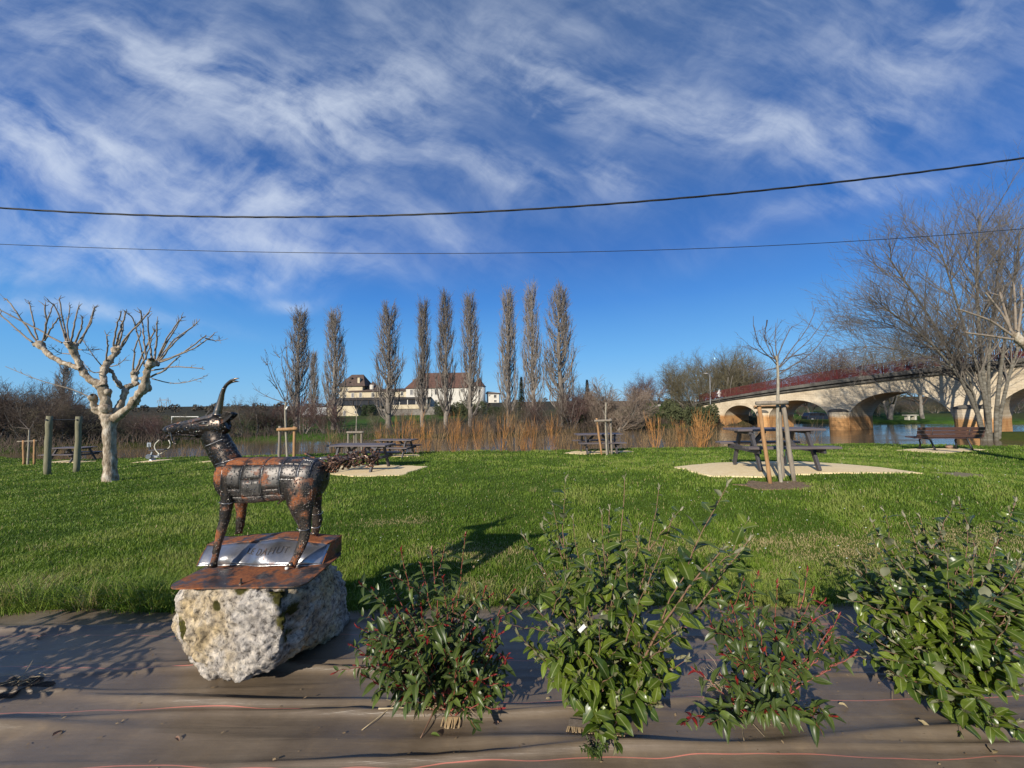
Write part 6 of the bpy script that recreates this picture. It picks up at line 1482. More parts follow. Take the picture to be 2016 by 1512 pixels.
# leafy evergreen masses
def leaf_cloud(seed, n, m, lobes=7, size=.16):
    rng = np.random.RandomState(seed); C = rng.normal(0, 1, (lobes, 3)) * np.array([.55, .45, .28]) + np.array([0, 0, .55]); C[:, 2] = np.clip(C[:, 2], .2, .8); Rr = rng.uniform(.3, .52, lobes)
    i = rng.randint(0, lobes, n); d = rng.normal(0, 1, (n, 3)); d /= np.linalg.norm(d, axis=1, keepdims=True); P = C[i] + d * (Rr[i] * rng.uniform(.45, 1.05, n) ** .6)[:, None]; P = P[P[:, 2] > -.02]; n = len(P)
    a = rng.normal(0, 1, (n, 3)); a /= np.linalg.norm(a, axis=1, keepdims=True); b = np.cross(a, rng.normal(0, 1, (n, 3))); b /= np.linalg.norm(b, axis=1, keepdims=True)
    s = size * rng.uniform(.5, 1.2, n)[:, None] * .35
    V = np.stack([P - a * s, P + b * s * .45, P + a * s, P - b * s * .45], 1).reshape(-1, 3); me = np_mesh('crown', V, (np.arange(n) * 4)[:, None] + np.arange(4)[None]); me.materials.append(m)
    t = MB(); t.tube([(0, 0, -.1), (.02, 0, .3), (0, 0, .6)], [.06, .05, .02], 7); tm = t.mesh('trunk'); tm.materials.append(M_GRYT); return tm, me
LC = [leaf_cloud(5, 5000, M_EVG), leaf_cloud(6, 5000, M_OLEAF), leaf_cloud(7, 5000, M_EVG, 9)]
def put_leafy(px, py_base, top, Y, wm, v, label, grp=None, nm='evergreen_bush'):
    p = W(px, 800, Y); z = float(terrain(p[0], Y)); zb = W(px, py_base, Y)[2]; z = min(z, zb) if py_base else z; H = (W(px, top, Y)[2] - z) / 1.15; put(nm, LC[v], (p[0], Y, z), (wm, wm * .8, H), px * .7, label, 'bush', grp)
put_leafy(729, 822, 796, 104, 2.6, 0, 'dark ivy bush against the cream terrace wall of the chateau')
put_leafy(880, 830, 792, 92, 3.4, 1, 'olive evergreen hedge below the main chateau walls'); put_leafy(925, 830, 790, 92, 3.6, 1, 'olive evergreen hedge below the round turret'); put_leafy(975, 830, 800, 92, 3.2, 0, 'dark evergreen hedge right of the chateau turret')
put_leafy(1318, 860, 795, 57.5, 2.8, 1, 'dark green evergreen bush on the river edge below the embankment', 'evergreen bushes at the bridge head'); put_leafy(1352, 862, 790, 57.5, 3.4, 1, 'large dark green bush at the foot of the far bridge head', 'evergreen bushes at the bridge head'); put_leafy(1390, 860, 800, 57, 2.4, 0, 'dark bush touching the first bridge arch', 'evergreen bushes at the bridge head')
put_leafy(10, 900, 800, 42, 3.5, 0, 'dark evergreen bush in the far wood at the left picture edge'); put_leafy(520, 880, 815, 50, 2.2, 2, 'dark low bush on the far bank left of the first poplar'); put_leafy(1130, 860, 800, 52, 2.0, 1, 'olive bush on the far bank left of the broad willow')
def conifer(px, top, Y, label):
    p = W(px, 800, Y); z = float(terrain(p[0], Y)); H = W(px, top, Y)[2] - z; rng = np.random.RandomState(int(px)); n = 2600; f = rng.rand(n) ** .7; a = rng.rand(n) * 6.28; rad = (1 - f) * H * .17 * rng.uniform(.4, 1, n); P = np.stack([np.cos(a) * rad, np.sin(a) * rad, .1 * H + f * H * .9 - rad * .2], 1)
    d = np.stack([np.cos(a), np.sin(a), rng.normal(-.1, .25, n)], 1); s = .28; w = np.stack([-np.sin(a), np.cos(a), np.zeros(n)], 1) * .07
    V = np.stack([P - d * s * .5, P + w, P + d * s, P - w], 1).reshape(-1, 3); me = np_mesh('crown', V, (np.arange(n) * 4)[:, None] + np.arange(4)[None]); me.materials.append(M_EVG); t = MB(); t.cyl((0, 0, -.1), (0, 0, H * .97), .12, .02, n=7); tm = t.mesh('trunk'); tm.materials.append(M_GRYT)
    put('conifer_tree', (tm, me), (p[0], Y, z), 1.0, 0, label, 'conifer', 'dark conifers on the far bank')
conifer(1027, 742, 60, 'dark narrow conifer between the poplars right of the chateau'); conifer(1157, 748, 62, 'dark conifer just left of the broad pinkish willow')

# skyline wood on the distant hills
def skyline():
    rng = np.random.RandomState(8); n = 260; V, Fq, base = [], [], 0
    T = Tubes(); P_, S_ = [], []
    for i in range(n):
        px = rng.uniform(-700, 1330); Y = rng.uniform(230, 560); x = (px - 1008) / FPX * Y; z = float(terrain(x, Y)); h = rng.uniform(3, 7)
        k = 90; d = rng.normal(0, 1, (k, 3)); d /= np.linalg.norm(d, axis=1, keepdims=True); c = np.array([x, Y, z + h * .45]) + d * np.array([h * .6, h * .6, h * .5]) * rng.uniform(.5, 1, (k, 1))
        a = rng.normal(0, 1, (k, 3)); a /= np.linalg.norm(a, axis=1, keepdims=True); b = np.cross(a, rng.normal(0, 1, (k, 3))); b /= np.linalg.norm(b, axis=1, keepdims=True); s = h * .13
        P_.append(np.stack([c - a * s, c + b * s * .7, c + a * s, c - b * s * .7], 1).reshape(-1, 3))
    V = np.concatenate(P_); me = np_mesh('distant_wood', V, (np.arange(len(V) // 4) * 4)[:, None] + np.arange(4)[None])
    tag(link('distant_wood', me, mat('distant_wood_mat', (.060, .052, .038), (.10, .086, .062), .05, 1, 0, c3=(.040, .050, .028))), 'far-off brown wood along the low hills', 'wood', kind='stuff')
skyline()
# undergrowth on both banks
def undergrowth():
    rng = np.random.RandomState(15); T = Tubes(); n = 9000
    for i in range(n):
        x = rng.uniform(-62, 34); f = float(fe(x)); y = f + abs(rng.normal(0, 4)) + .2; g = math.exp(-((x + 22) / 6) ** 2)
        if rng.rand() < g * .8: continue
        z = float(terrain(x, y)); h = rng.uniform(.3, 1.25); d = rng.normal(0, .35, 2); T.add([(x, y, z - .05), (x + d[0] * h * .4, y + d[1] * h * .4, z + h * .55), (x + d[0] * h, y + d[1] * h, z + h)], [.018, .014, .006], 3)
    tag(T.build('undergrowth', M_BRN), 'tangle of bare brown undergrowth along the far bank', 'undergrowth', kind='stuff')
    T = Tubes()
    for i in range(1300):
        x = rng.uniform(-9, 14) if i < 950 else rng.uniform(-30, -9); y = float(ne(x)) + rng.uniform(.15, 1.3); z = float(terrain(x, y)); h = rng.uniform(.35, 1.5); d = rng.normal(0, .35, 2); T.add([(x, y, z - .05), (x + d[0] * h * .4, y + d[1] * h * .4, z + h * .55), (x + d[0] * h, y + d[1] * h, z + h)], [.006, .005, .002], 3)
    tag(T.build('bank_weeds', M_ORG2), 'dry tan weeds along the near river edge', 'weeds', kind='stuff')
undergrowth()
# orange osier clumps on the near bank
def osier(seed, n, H, m, spread=.33):
    rng = np.random.RandomState(seed); T = Tubes(); Tt = Tubes()
    for i in range(n):
        a = rng.rand() * 6.283; e = spread * rng.uniform(.1, 1.0); L = H * rng.uniform(.6, 1.05); d = np.array([math.cos(a) * math.sin(e), math.sin(a) * math.sin(e), math.cos(e)]); p = np.array([math.cos(a) * .10, math.sin(a) * .10, 0.0]) * rng.rand(); q = [p]
        for k2 in range(6): d = d + np.array([rng.normal(0, .05), rng.normal(0, .05), .05]); d /= np.linalg.norm(d); q.append(q[-1] + d * L / 6)
        (Tt if i < 3 else T).add(q, np.linspace(.010, .003, 7), 4)
        for _ in range(5):
            j = rng.randint(2, 6); d2 = d + rng.normal(0, .28, 3); d2 /= np.linalg.norm(d2); l = L * rng.uniform(.12, .32); T.add([q[j], q[j] + d2 * l * .5, q[j] + d2 * l + np.array([0, 0, .05])], [.006, .005, .0025], 3)
    a, b = Tt.mesh('trunk'), T.mesh('crown'); a.materials.append(m); b.materials.append(m); return a, b
OS = [osier(1, 34, 2.5, M_ORG, .34), osier(2, 15, 2.4, M_ORG, .36), osier(3, 14, 2.2, M_ORG2, .4), osier(4, 18, 2.6, M_ORG, .5)]
WL = sorted([(655, 822, 2, 1), (768, 815, 2, 1.0), (790, 800, 1, 1.1), (818, 790, 3, .9), (862, 800, 2, 1), (892, 795, 1, .9), (940, 803, 1, 1), (985, 790, 3, 1), (1012, 785, 2, 1), (1045, 808, 1, .9), (1088, 800, 1, 1), (1118, 812, 2, .9), (1232, 835, 2, .9), (1288, 800, 1, 1.0), (1312, 815, 2, 1), (1338, 812, 1, .9), (1376, 792, 0, 1.2), (1402, 815, 2, 1), (1352, 835, 2, .9), (960, 812, 2, 1), (1070, 822, 2, 1), (840, 818, 1, 1), (912, 812, 3, .9), (1028, 815, 1, 1), (1100, 826, 2, 1), (750, 822, 1, 1), (1322, 828, 2, 1), (1265, 830, 2, 1), (1140, 832, 2, 1)])
for i, (px, top, v, wf) in enumerate(WL):
    x0 = (px - 1008) / FPX
    for Y in np.arange(13, 24, .1):
        if Y > ne(x0 * Y) + .45: break
    put_px('willow_clump', OS[v], px, top, Y, wf, 'large fan-shaped clump of orange willow shoots before the far bridge head' if px == 1376 else (f'clump of orange willow shoots, {nth(i)} from left along the near river edge' if px < 1200 else f'clump of orange willow shoots, {nth(i - sum(w[0] < 1200 for w in WL))} from the riverside table towards the bridge'), 'willow shoots', None if px == 1376 else ('willow shoots left of the riverside table' if px < 1150 else 'willow shoots right of the riverside table'))

# the big many-stemmed tree on the spit before the bridge
def spit_tree():
    Y = 31.0; p = W(1948, 850, Y); z = float(terrain(p[0], Y)); r = empty('riverside_tree', (p[0], Y, z), 'large many-stemmed bare tree with lichened trunks before the bridge', 'tree')
    M_L = mat('lichen_bark', (.075, .065, .045), (.19, .175, .14), 2.6, .95, .8, .03, c3=(.34, .335, .29), stretch=(1, 1, 2.5)); M_T2 = bark('riverside_twigs', (.115, .098, .078), (.19, .165, .135))
    rng = np.random.RandomState(17); Tt, Tc = Tubes(), Tubes()
    sp = dict(seg=[5, 5, 4, 2], up=[.03, .05, .05, .04], jit=.075, tap=[.35, .3, .35, .4], n=[9, 10, 7], f0=[.15, .12, .1], ang=[.55, .52, .48], len=[.55, .50, .45], fall=.3, rr=[.5, .55, .6], rmin=.0085, max=3)
    stems = [([(1940, 852), (1912, 780), (1870, 690), (1815, 600), (1765, 530), (1745, 500)], 9, 0), ([(1945, 852), (1938, 760), (1926, 640), (1922, 540), (1928, 460), (1930, 425)], 10, .5), ([(1950, 852), (1930, 740), (1890, 620), (1862, 520), (1842, 475)], 8, -.8), ([(1958, 852), (1968, 740), (1985, 620), (2000, 520), (2010, 445)], 9, .6), ([(1938, 850), (1895, 745), (1820, 660), (1745, 610), (1715, 580)], 7, -1.2), ([(1962, 850), (1990, 720), (2040, 600), (2080, 480)], 8, 1.0), ([(1948, 845), (1945, 700), (1960, 570), (1972, 465)], 8, 1.6), ([(1935, 800), (1880, 720), (1790, 690), (1700, 680), (1660, 690)], 4, -1.5), ([(1925, 760), (1860, 690), (1760, 640), (1690, 625)], 4.5, 1.0)]
    for (pp, rad, dy) in stems:
        q = smooth_poly([W(a, b_, Y + dy * i / 3) for i, (a, b_) in enumerate(pp)], 13); q[0][2] = z - .3; Tt.add(q, np.linspace(rad * .40, rad * .07, 13) * Y / FPX, 10)
        Lm = np.linalg.norm(q[-1] - q[0])
        for k in range(28):
            f = rng.uniform(.24, .95); i = min(int(f * 12), 11); d = q[i + 1] - q[i]; d /= np.linalg.norm(d); a = rng.normal(0, 1, 3); a -= d * a.dot(d); a /= np.linalg.norm(a); an = rng.uniform(.35, .85); dd = d * math.cos(an) + a * math.sin(an) + np.array([0, 0, .12]); dd /= np.linalg.norm(dd)
            grow(Tt, Tc, rng, tuple(q[i]), tuple(dd), Lm * rng.uniform(.16, .36) * (1.30 - .6 * f), rad * .17 * Y / FPX * (1.15 - f * .75), 1, sp)
    Tt.build('trunk', M_L, r); Tc.build('crown', M_T2, r)
spit_tree()
# limb of a nearer pollard reaching in at the frame edge, and one more pollard out of frame whose shade falls on the lawn
def edge_pollard():
    Y = 9.0; z = float(zlawn(13.4, Y)); r = empty('pollarded_tree', (13.4, Y, z), 'pale pollarded limb with cut shoots reaching in at the right edge', 'tree'); T = Tubes(); rng = np.random.RandomState(3); s = Y / FPX
    def lim(pp, r0, r1, dy=0): q = smooth_poly([W(a, b_, Y + dy * i) for i, (a, b_) in enumerate(pp)], 14); T.add(q, np.linspace(r0, r1, 14) * s * .55, 10); return q
    T.add([(13.4, Y, z - .1), (13.4, Y, z + .8), (13.38, Y, z + 1.6), (13.35, Y, z + 2.0)], [.22, .19, .18, .20], 14); T.build('trunk', M_PLANE, r); T = Tubes()
    lim([(2132, 800), (2090, 740), (2040, 700), (2008, 672), (1996, 655)], 16, 12); lim([(2132, 800), (2150, 700), (2170, 640)], 16, 13)
    lumpy(T.build('limbs', M_PLANE, r), .02, 8); T = Tubes()
    for pp in ([(1996, 660), (1975, 620), (1940, 575)], [(2000, 650), (1998, 600), (1996, 560)], [(1992, 660), (1950, 630), (1885, 608)], [(1994, 668), (1940, 660), (1900, 655)], [(2004, 655), (2012, 600), (2010, 560)], [(1990, 652), (1972, 590), (1968, 575)]):
        q = lim(pp, 4.0, 2.6); twiglets(T, q, rng, 4, .25, .008, 1)
    T.build('shoots', M_SHOOT, r)
edge_pollard()
def shade_pollard():
    src = [o for o in col.objects if o.name == 'pollarded_tree'][0]
    c = copy_tree(src); c.location = (-22.5, 3.2, float(zlawn(-22.5, 3.2))); c['label'] = 'pollarded plane tree standing outside the left picture edge'
shade_pollard()
# ------------------------------------------------------------------ foreground shrubs
def leaf_mat(name, top, top2, under, rib, rough=.30, tl=.18, spec=.5):
    m, nt, N, L, b = nodes(name)
    uv = N.new('ShaderNodeUVMap'); uv.uv_map = 'UVMap'; sp = N.new('ShaderNodeSeparateXYZ'); L.new(uv.outputs[0], sp.inputs[0])
    oi = N.new('ShaderNodeObjectInfo'); at = N.new('ShaderNodeAttribute'); at.attribute_name = 'rnd'
    ad = N.new('ShaderNodeMath'); ad.operation = 'ADD'; L.new(oi.outputs['Random'], ad.inputs[0]); L.new(at.outputs['Fac'], ad.inputs[1])
    fr = N.new('ShaderNodeMath'); fr.operation = 'FRACT'; L.new(ad.outputs[0], fr.inputs[0])
    c = ramp(N, L, fr.outputs[0], [(0, top), (.55, tuple((a + d) / 2 for a, d in zip(top, top2))), (.93, top2), (1, tuple(min(1, k * 1.35) for k in top2))])
    n = tex(N, L, 'noise', 60, detail=4); v = ramp(N, L, n.outputs[0], [(.3, (.75, .75, .75)), (.7, (1.2, 1.2, 1.1))])
    mm = N.new('ShaderNodeMix'); mm.data_type = 'RGBA'; mm.blend_type = 'MULTIPLY'; mm.inputs[0].default_value = 1; L.new(c, mm.inputs[6]); L.new(v, mm.inputs[7])
    # pale midrib
    s1 = N.new('ShaderNodeMath'); s1.operation = 'SUBTRACT'; s1.inputs[1].default_value = .5; L.new(sp.outputs[0], s1.inputs[0]); s2 = N.new('ShaderNodeMath'); s2.operation = 'ABSOLUTE'; L.new(s1.outputs[0], s2.inputs[0])
    mr = N.new('ShaderNodeMapRange'); mr.inputs[1].default_value = .02; mr.inputs[2].default_value = .07; mr.inputs[3].default_value = .75; mr.inputs[4].default_value = 0; L.new(s2.outputs[0], mr.inputs[0])
    mx = N.new('ShaderNodeMix'); mx.data_type = 'RGBA'; L.new(mr.outputs[0], mx.inputs[0]); L.new(mm.outputs[2], mx.inputs[6]); mx.inputs[7].default_value = (*rib, 1)
    ge = N.new('ShaderNodeNewGeometry'); mb = N.new('ShaderNodeMix'); mb.data_type = 'RGBA'; L.new(ge.outputs['Backfacing'], mb.inputs[0]); L.new(mx.outputs[2], mb.inputs[6]); mb.inputs[7].default_value = (*under, 1)
    L.new(mb.outputs[2], b.inputs['Base Color']); b.inputs['Specular IOR Level'].default_value = spec
    rr = N.new('ShaderNodeMath'); rr.operation = 'MULTIPLY_ADD'; rr.inputs[1].default_value = .35; rr.inputs[2].default_value = rough; L.new(ge.outputs['Backfacing'], rr.inputs[0]); L.new(rr.outputs[0], b.inputs['Roughness'])
    tr = N.new('ShaderNodeBsdfTranslucent'); L.new(mm.outputs[2], tr.inputs[0]); ms = N.new('ShaderNodeMixShader'); ms.inputs[0].default_value = tl
    L.new(b.outputs[0], ms.inputs[1]); L.new(tr.outputs[0], ms.inputs[2]); L.new(ms.outputs[0], N['Material Output'].inputs[0])
    return m
LM_PH = leaf_mat('photinia_leaf', (.038, .063, .014), (.092, .130, .027), (.12, .15, .06), (.14, .15, .07), .36, .2, .38); LM_RED = leaf_mat('photinia_red_leaf', (.16, .012, .014), (.34, .026, .022), (.28, .04, .04), (.35, .07, .05), .38, .3)
LM_EL = leaf_mat('elaeagnus_leaf', (.042, .076, .009), (.125, .168, .020), (.26, .27, .17), (.27, .30, .12), .30, .2, .42); LM_ELY = leaf_mat('elaeagnus_young_leaf', (.14, .15, .07), (.24, .22, .12), (.36, .33, .22), (.30, .28, .17), .45, .25); LM_DEAD = leaf_mat('dead_leaf', (.36, .27, .14), (.50, .40, .23), (.42, .34, .2), (.5, .42, .26), .6, .2)
M_STEM = mat('shrub_stem', (.16, .085, .050), (.26, .15, .095), 30, .7, .2, .002); M_STEMR = mat('shrub_red_stem', (.20, .045, .035), (.30, .085, .06), 30, .6, .2, .002)
def leaf_geo(L_, Wd, fold, bend, wav, seed):
    rng = random.Random(seed); rows, cols_ = 6, 4; V, UV = [], []
    for i in range(rows + 1):
        v = i / rows; w = Wd * .5 * (math.sin(math.pi * (v * .96 + .02) ** .85) ** .85) if 0 < i < rows else Wd * .02
        for j in range(cols_ + 1):
            u = j / cols_; x = (u - .5) * 2 * w; z = abs(u - .5) * 2 * fold * w - bend * v * v * L_ + wav * L_ * math.sin(v * 9 + (2 if u > .5 else 0) + seed) * abs(u - .5) * 2
            V.append((x, v * L_ * (1 - .15 * bend * v), z)); UV.append((u, v))
    F_2 = [(i * 5 + j, i * 5 + j + 1, (i + 1) * 5 + j + 1, (i + 1) * 5 + j) for i in range(rows) for j in range(cols_)]
    return np.array(V), np.array(UV), np.array(F_2)
def leaf_mesh(geo, m, name='leaf', rnd=None, M4=None):
    V, UV, Fq = geo; me = np_mesh(name, V, Fq); uv = me.uv_layers.new(name='UVMap'); uv.data.foreach_set('uv', UV[Fq.ravel()].astype(np.float32).ravel()); me.polygons.foreach_set('use_smooth', [True] * len(me.polygons)); me.materials.append(m); return me
def kinds(L_, Wd, m, n=4, fold=.35, bend=.35, wav=.0): g = [leaf_geo(L_ * random.uniform(.9, 1.1), Wd * random.uniform(.9, 1.1), fold * random.uniform(.6, 1.4), bend * random.uniform(.3, 1.6), wav, k) for k in range(n)]; return [(x, leaf_mesh(x, m)) for x in g]
K_PH = kinds(.072, .027, LM_PH, 4, .45, .5); K_RED = kinds(.040, .010, LM_RED, 3, .7, .15); K_REDB = kinds(.055, .020, LM_RED, 2, .5, .5)
K_EL = kinds(.085, .042, LM_EL, 5, .30, .35, .035); K_ELY = kinds(.048, .016, LM_ELY, 3, .7, .1); K_DEAD = kinds(.060, .030, LM_DEAD, 3, .5, .5, .05)

def place_leaves(root, items, most=300):
    """items: (kind entry, 4x4 matrix); the most visible ones are single leaves, the rest one joined part"""
    items = sorted(items, key=lambda it: (it[1].translation - Vector(CAM)).length)
    for (kg, M4) in items[:most]:
        o = bpy.data.objects.new('leaf', kg[1]); col.objects.link(o); o.parent = root; o.matrix_parent_inverse = Matrix.Translation(-root.location); o.matrix_basis = M4
    rest = items[most:]
    by = {}
    for it in rest: by.setdefault(it[0][1].materials[0].name, []).append(it)
    VV, FF, UU, RR, MI, base, mats = [], [], [], [], [], 0, []
    for mi, (mn, lst) in enumerate(by.items()):
        mats.append(bpy.data.materials[mn])
        for (kg, M4) in lst:
            V, UV, Fq = kg[0]; A = np.array(M4); VV.append(V @ A[:3, :3].T + A[:3, 3]); FF.append(Fq + base); UU.append(UV[Fq.ravel()]); RR.append(np.full(len(V), random.random())); MI.append(np.full(len(Fq), mi)); base += len(V)
    if VV:
        me = np_mesh('foliage', np.concatenate(VV), np.concatenate(FF)); uv = me.uv_layers.new(name='UVMap'); uv.data.foreach_set('uv', np.concatenate(UU).astype(np.float32).ravel())
        at = me.attributes.new('rnd', 'FLOAT', 'POINT'); at.data.foreach_set('value', np.concatenate(RR).astype(np.float32))
        for m in mats: me.materials.append(m)
        me.polygons.foreach_set('material_index', np.concatenate(MI).astype(np.int32)); me.polygons.foreach_set('use_smooth', [True] * len(me.polygons))
        o = link('foliage', me, None, root); o['kind'] = 'stuff'
def leaf_matrix(p, out, up, sc):
    y = Vector(out).normalized(); z = Vector(up); z = (z - y * z.dot(y))
    if z.length < 1e-3: z = Vector((0, 0, 1)) - y * y.z
    z.normalize(); x = y.cross(z); M = Matrix((x, y, z)).transposed().to_4x4(); return Matrix.Translation(Vector(p)) @ M @ Matrix.Diagonal((sc, sc, sc, 1))
def shrub(name, label, base, tips, kind, seed, sp_leaf, leaf_sc=1.0, t0=.22, grp='hedge shrubs planted through the fabric', sag=.0, stem_r=.0045, side_n=2):
    rng = random.Random(seed); root = empty(name, base, label, 'shrub', grp); T = Tubes(); items = []; B = Vector(base)
    el = kind == 'el'
    def stem(a, c, b_, r0, red_tip=True):
        n = 10; P = []
        for i in range(n + 1):
            t = i / n; P.append(a * (1 - t) ** 2 + c * (2 * t * (1 - t)) + b_ * t * t)
        P = [P[0]] + [p + Vector((rng.gauss(0, .004), rng.gauss(0, .004), rng.gauss(0, .004))) for p in P[1:-1]] + [P[-1]]
        T.add([tuple(p) for p in P], [r0 * (1 - .7 * i / n) for i in range(n + 1)], 6)
        Ls = sum((P[i + 1] - P[i]).length for i in range(n)); spl = sp_leaf * (1.9 if (el and seed == 2 and P[-1].z > .78 and P[0].z < .3) else 1.0); k = max(3, int(Ls * (1 - t0) / spl)); az = rng.random() * 6.28
        for j in range(k):
            t = t0 + (1 - t0) * (j + .6 * rng.random()) / k; i = min(int(t * n), n - 1); p = P[i].lerp(P[i + 1], t * n - i); d = (P[i + 1] - P[i]).normalized(); az += 2.4 + rng.gauss(0, .25)
            ref = Vector((0, 0, 1)) if abs(d.z) < .9 else Vector((1, 0, 0)); x = d.cross(ref).normalized(); y = d.cross(x); rad = x * math.cos(az) + y * math.sin(az)
            out = rad * rng.uniform(.75, 1.0) + d * rng.uniform(.25, .75) + Vector((0, 0, rng.uniform(-.28, .30) if el else rng.uniform(-.02, .55))) + Vector((-.08, -.14, 0)); up = Vector((rng.gauss(0, .3) - .15, rng.gauss(0, .3) - .25, 1.0))
            s = leaf_sc * rng.choice((rng.uniform(.40, .75), rng.uniform(.75, 1.25))) * (1 - .35 * max(0, t - .75) / .25)
            if el: kg = rng.choice(K_ELY) if t > .96 else rng.choice(K_EL)
            else: kg = rng.choice(K_PH) if t < .97 or rng.random() < .6 else rng.choice(K_RED)
            items.append((kg, leaf_matrix(p, out, up, s)))
        d = (P[-1] - P[-2]).normalized()
        for j in range(5 if not el else 3):
            a_ = j * 1.5 + rng.random(); rad = Vector((math.cos(a_), math.sin(a_), 0)); sprd = .25 if not el else .4
            if not el and not red_tip: break
            kg = rng.choice(K_RED) if not el else rng.choice(K_ELY); items.append((kg, leaf_matrix(P[-1] - d * .006 * j, d + rad * sprd * rng.uniform(.5, 1.4), rad * -1 + Vector((0, 0, .2)), leaf_sc * rng.uniform(.45, .85))))
        if not el and rng.random() < .07:
            a_ = rng.random() * 6.28
            for j in range(3): items.append((rng.choice(K_REDB), leaf_matrix(P[-2], d * .6 + Vector((math.cos(a_ + j * 2.1), math.sin(a_ + j * 2.1), .1)), (0, 0, 1), leaf_sc * .8)))
        return P
    for (tx, ty, tY) in tips:
        tip = Vector(W(tx, ty, tY)); a = B + Vector((rng.uniform(-.05, .05), rng.uniform(-.05, .05), -.02)); hz = Vector((tip.x - a.x, tip.y - a.y, 0)); c = a + hz * rng.uniform(.35, .7) * (1 if tip.z > .15 else .6) + Vector((0, 0, max(.05, tip.z - a.z) * rng.uniform(.45, .75) + sag))
        P = stem(a, c, tip, stem_r * rng.uniform(.8, 1.2))
        for _ in range(side_n):
            if (tip - a).length < .25: continue
            i = rng.randint(3, 7); p = P[i]; l = (tip - a).length * rng.uniform(.22, .42); d = (P[i + 1] - P[i]).normalized() + Vector((rng.gauss(0, .5), rng.gauss(0, .5), rng.gauss(.1, .3))); d.normalize(); e = p + d * l
            stem(p, p + d * l * .5 + Vector((0, 0, .015)), e, stem_r * .55, rng.random() < .35)
    T.build('stems', M_STEM if el else M_STEMR, root); place_leaves(root, items); return root
def dome(rng, cx, cy, rx, ry, Y, dY, n, lo=-.55):
    out = []
    for i in range(n):
        a = rng.uniform(0, 2 * math.pi); rr = math.sqrt(rng.uniform(.12, 1)); x, y = math.cos(a) * rr, math.sin(a) * rr
        if y > -lo: y = -y * .6
        out.append((cx + x * rx, cy + y * ry, Y + rng.uniform(-dY, dY)))
    return out
sr = random.Random(12)
b1 = G(880, 1398); b2 = G(1195, 1408); b3 = G(1512, 1395); b4 = G(1885, 1375); 
for b_ in (b1, b2, b3, b4): b_[2] = .01
tips = [(790, 1085, 2.05), (828, 1112, 2.0), (916, 1056, 2.1), (850, 1085, 2.15), (735, 1160, 1.95), (770, 1140, 2.05), (872, 1140, 1.9), (955, 1160, 2.0), (1010, 1165, 2.15), (705, 1235, 1.95), (715, 1290, 1.9), (985, 1220, 1.85), (860, 1215, 1.8), (780, 1200, 1.8), (820, 1290, 1.75), (760, 1280, 1.8), (970, 1330, 1.8), (985, 1395, 1.8), (900, 1300, 1.75), (930, 1240, 1.9), (740, 1240, 2.1), (715, 1330, 1.9), (740, 1345, 1.85), (785, 1350, 1.8), (690, 1270, 2.0), (1000, 1290, 1.9), (1000, 1350, 1.9), (700, 1310, 2.05)] + dome(sr, 850, 1255, 150, 110, 1.98, .22, 18)
shrub('photinia_shrub', 'leafy shrub with red shoot tips next to the boulder', tuple(b1), tips, 'ph', 1, .020)
tips = [(1230, 942, 2.1), (1297, 962, 2.1), (1088, 995, 2.15), (1128, 1020, 2.1), (1200, 1000, 2.15), (1185, 1010, 2.0), (1030, 1055, 2.05), (1260, 1035, 2.1), (1325, 1015, 2.1), (1030, 1170, 1.9), (1022, 1250, 1.85), (1065, 1120, 1.9), (1100, 1075, 2.0), (1150, 1100, 1.85), (1215, 1120, 1.8), (1270, 1160, 1.75), (1330, 1240, 1.75), (1350, 1300, 1.8), (1090, 1290, 1.75), (1160, 1330, 1.7), (1215, 1390, 1.68), (1260, 1350, 1.7), (1180, 1440, 1.66), (1290, 1390, 1.75), (1110, 1230, 1.75), (1180, 1230, 1.7)] + dome(sr, 1190, 1280, 160, 100, 1.88, .2, 24)
e2 = shrub('elaeagnus_shrub', 'glossy large-leaved shrub with long arching shoots in the centre of the bed', tuple(b2), tips, 'el', 2, .026)
tips = [(1432, 955, 1.75), (1420, 1085, 1.65), (1475, 1062, 1.85)]
shrub('elaeagnus_shoots', 'long arching reddish shoots leaning out of the glossy central shrub', tuple(b2 + np.array([.04, -.02, 0])), tips, 'el', 6, .034, 1.12, t0=.35, sag=.05, stem_r=.006, side_n=1)
tips = [(1455, 1100, 2.1), (1530, 1150, 2.0), (1590, 1120, 2.15), (1600, 1165, 2.05), (1405, 1160, 2.0), (1370, 1180, 2.0), (1440, 1190, 1.9), (1480, 1160, 2.0), (1560, 1230, 1.8), (1630, 1260, 1.9), (1680, 1290, 1.95), (1650, 1215, 2.05), (1420, 1330, 1.8), (1470, 1400, 1.75), (1570, 1395, 1.72), (1640, 1410, 1.72), (1500, 1280, 1.75), (1520, 1390, 1.7), (1345, 1425, 1.75), (1380, 1410, 1.78), (1400, 1425, 1.72), (1540, 1300, 1.75), (1460, 1240, 1.9)] + dome(sr, 1520, 1260, 130, 90, 1.95, .2, 4)
shrub('photinia_shrub', 'sparser red-tipped shrub between the central and the large edge shrub', tuple(b3), tips, 'ph', 3, .022, side_n=2)
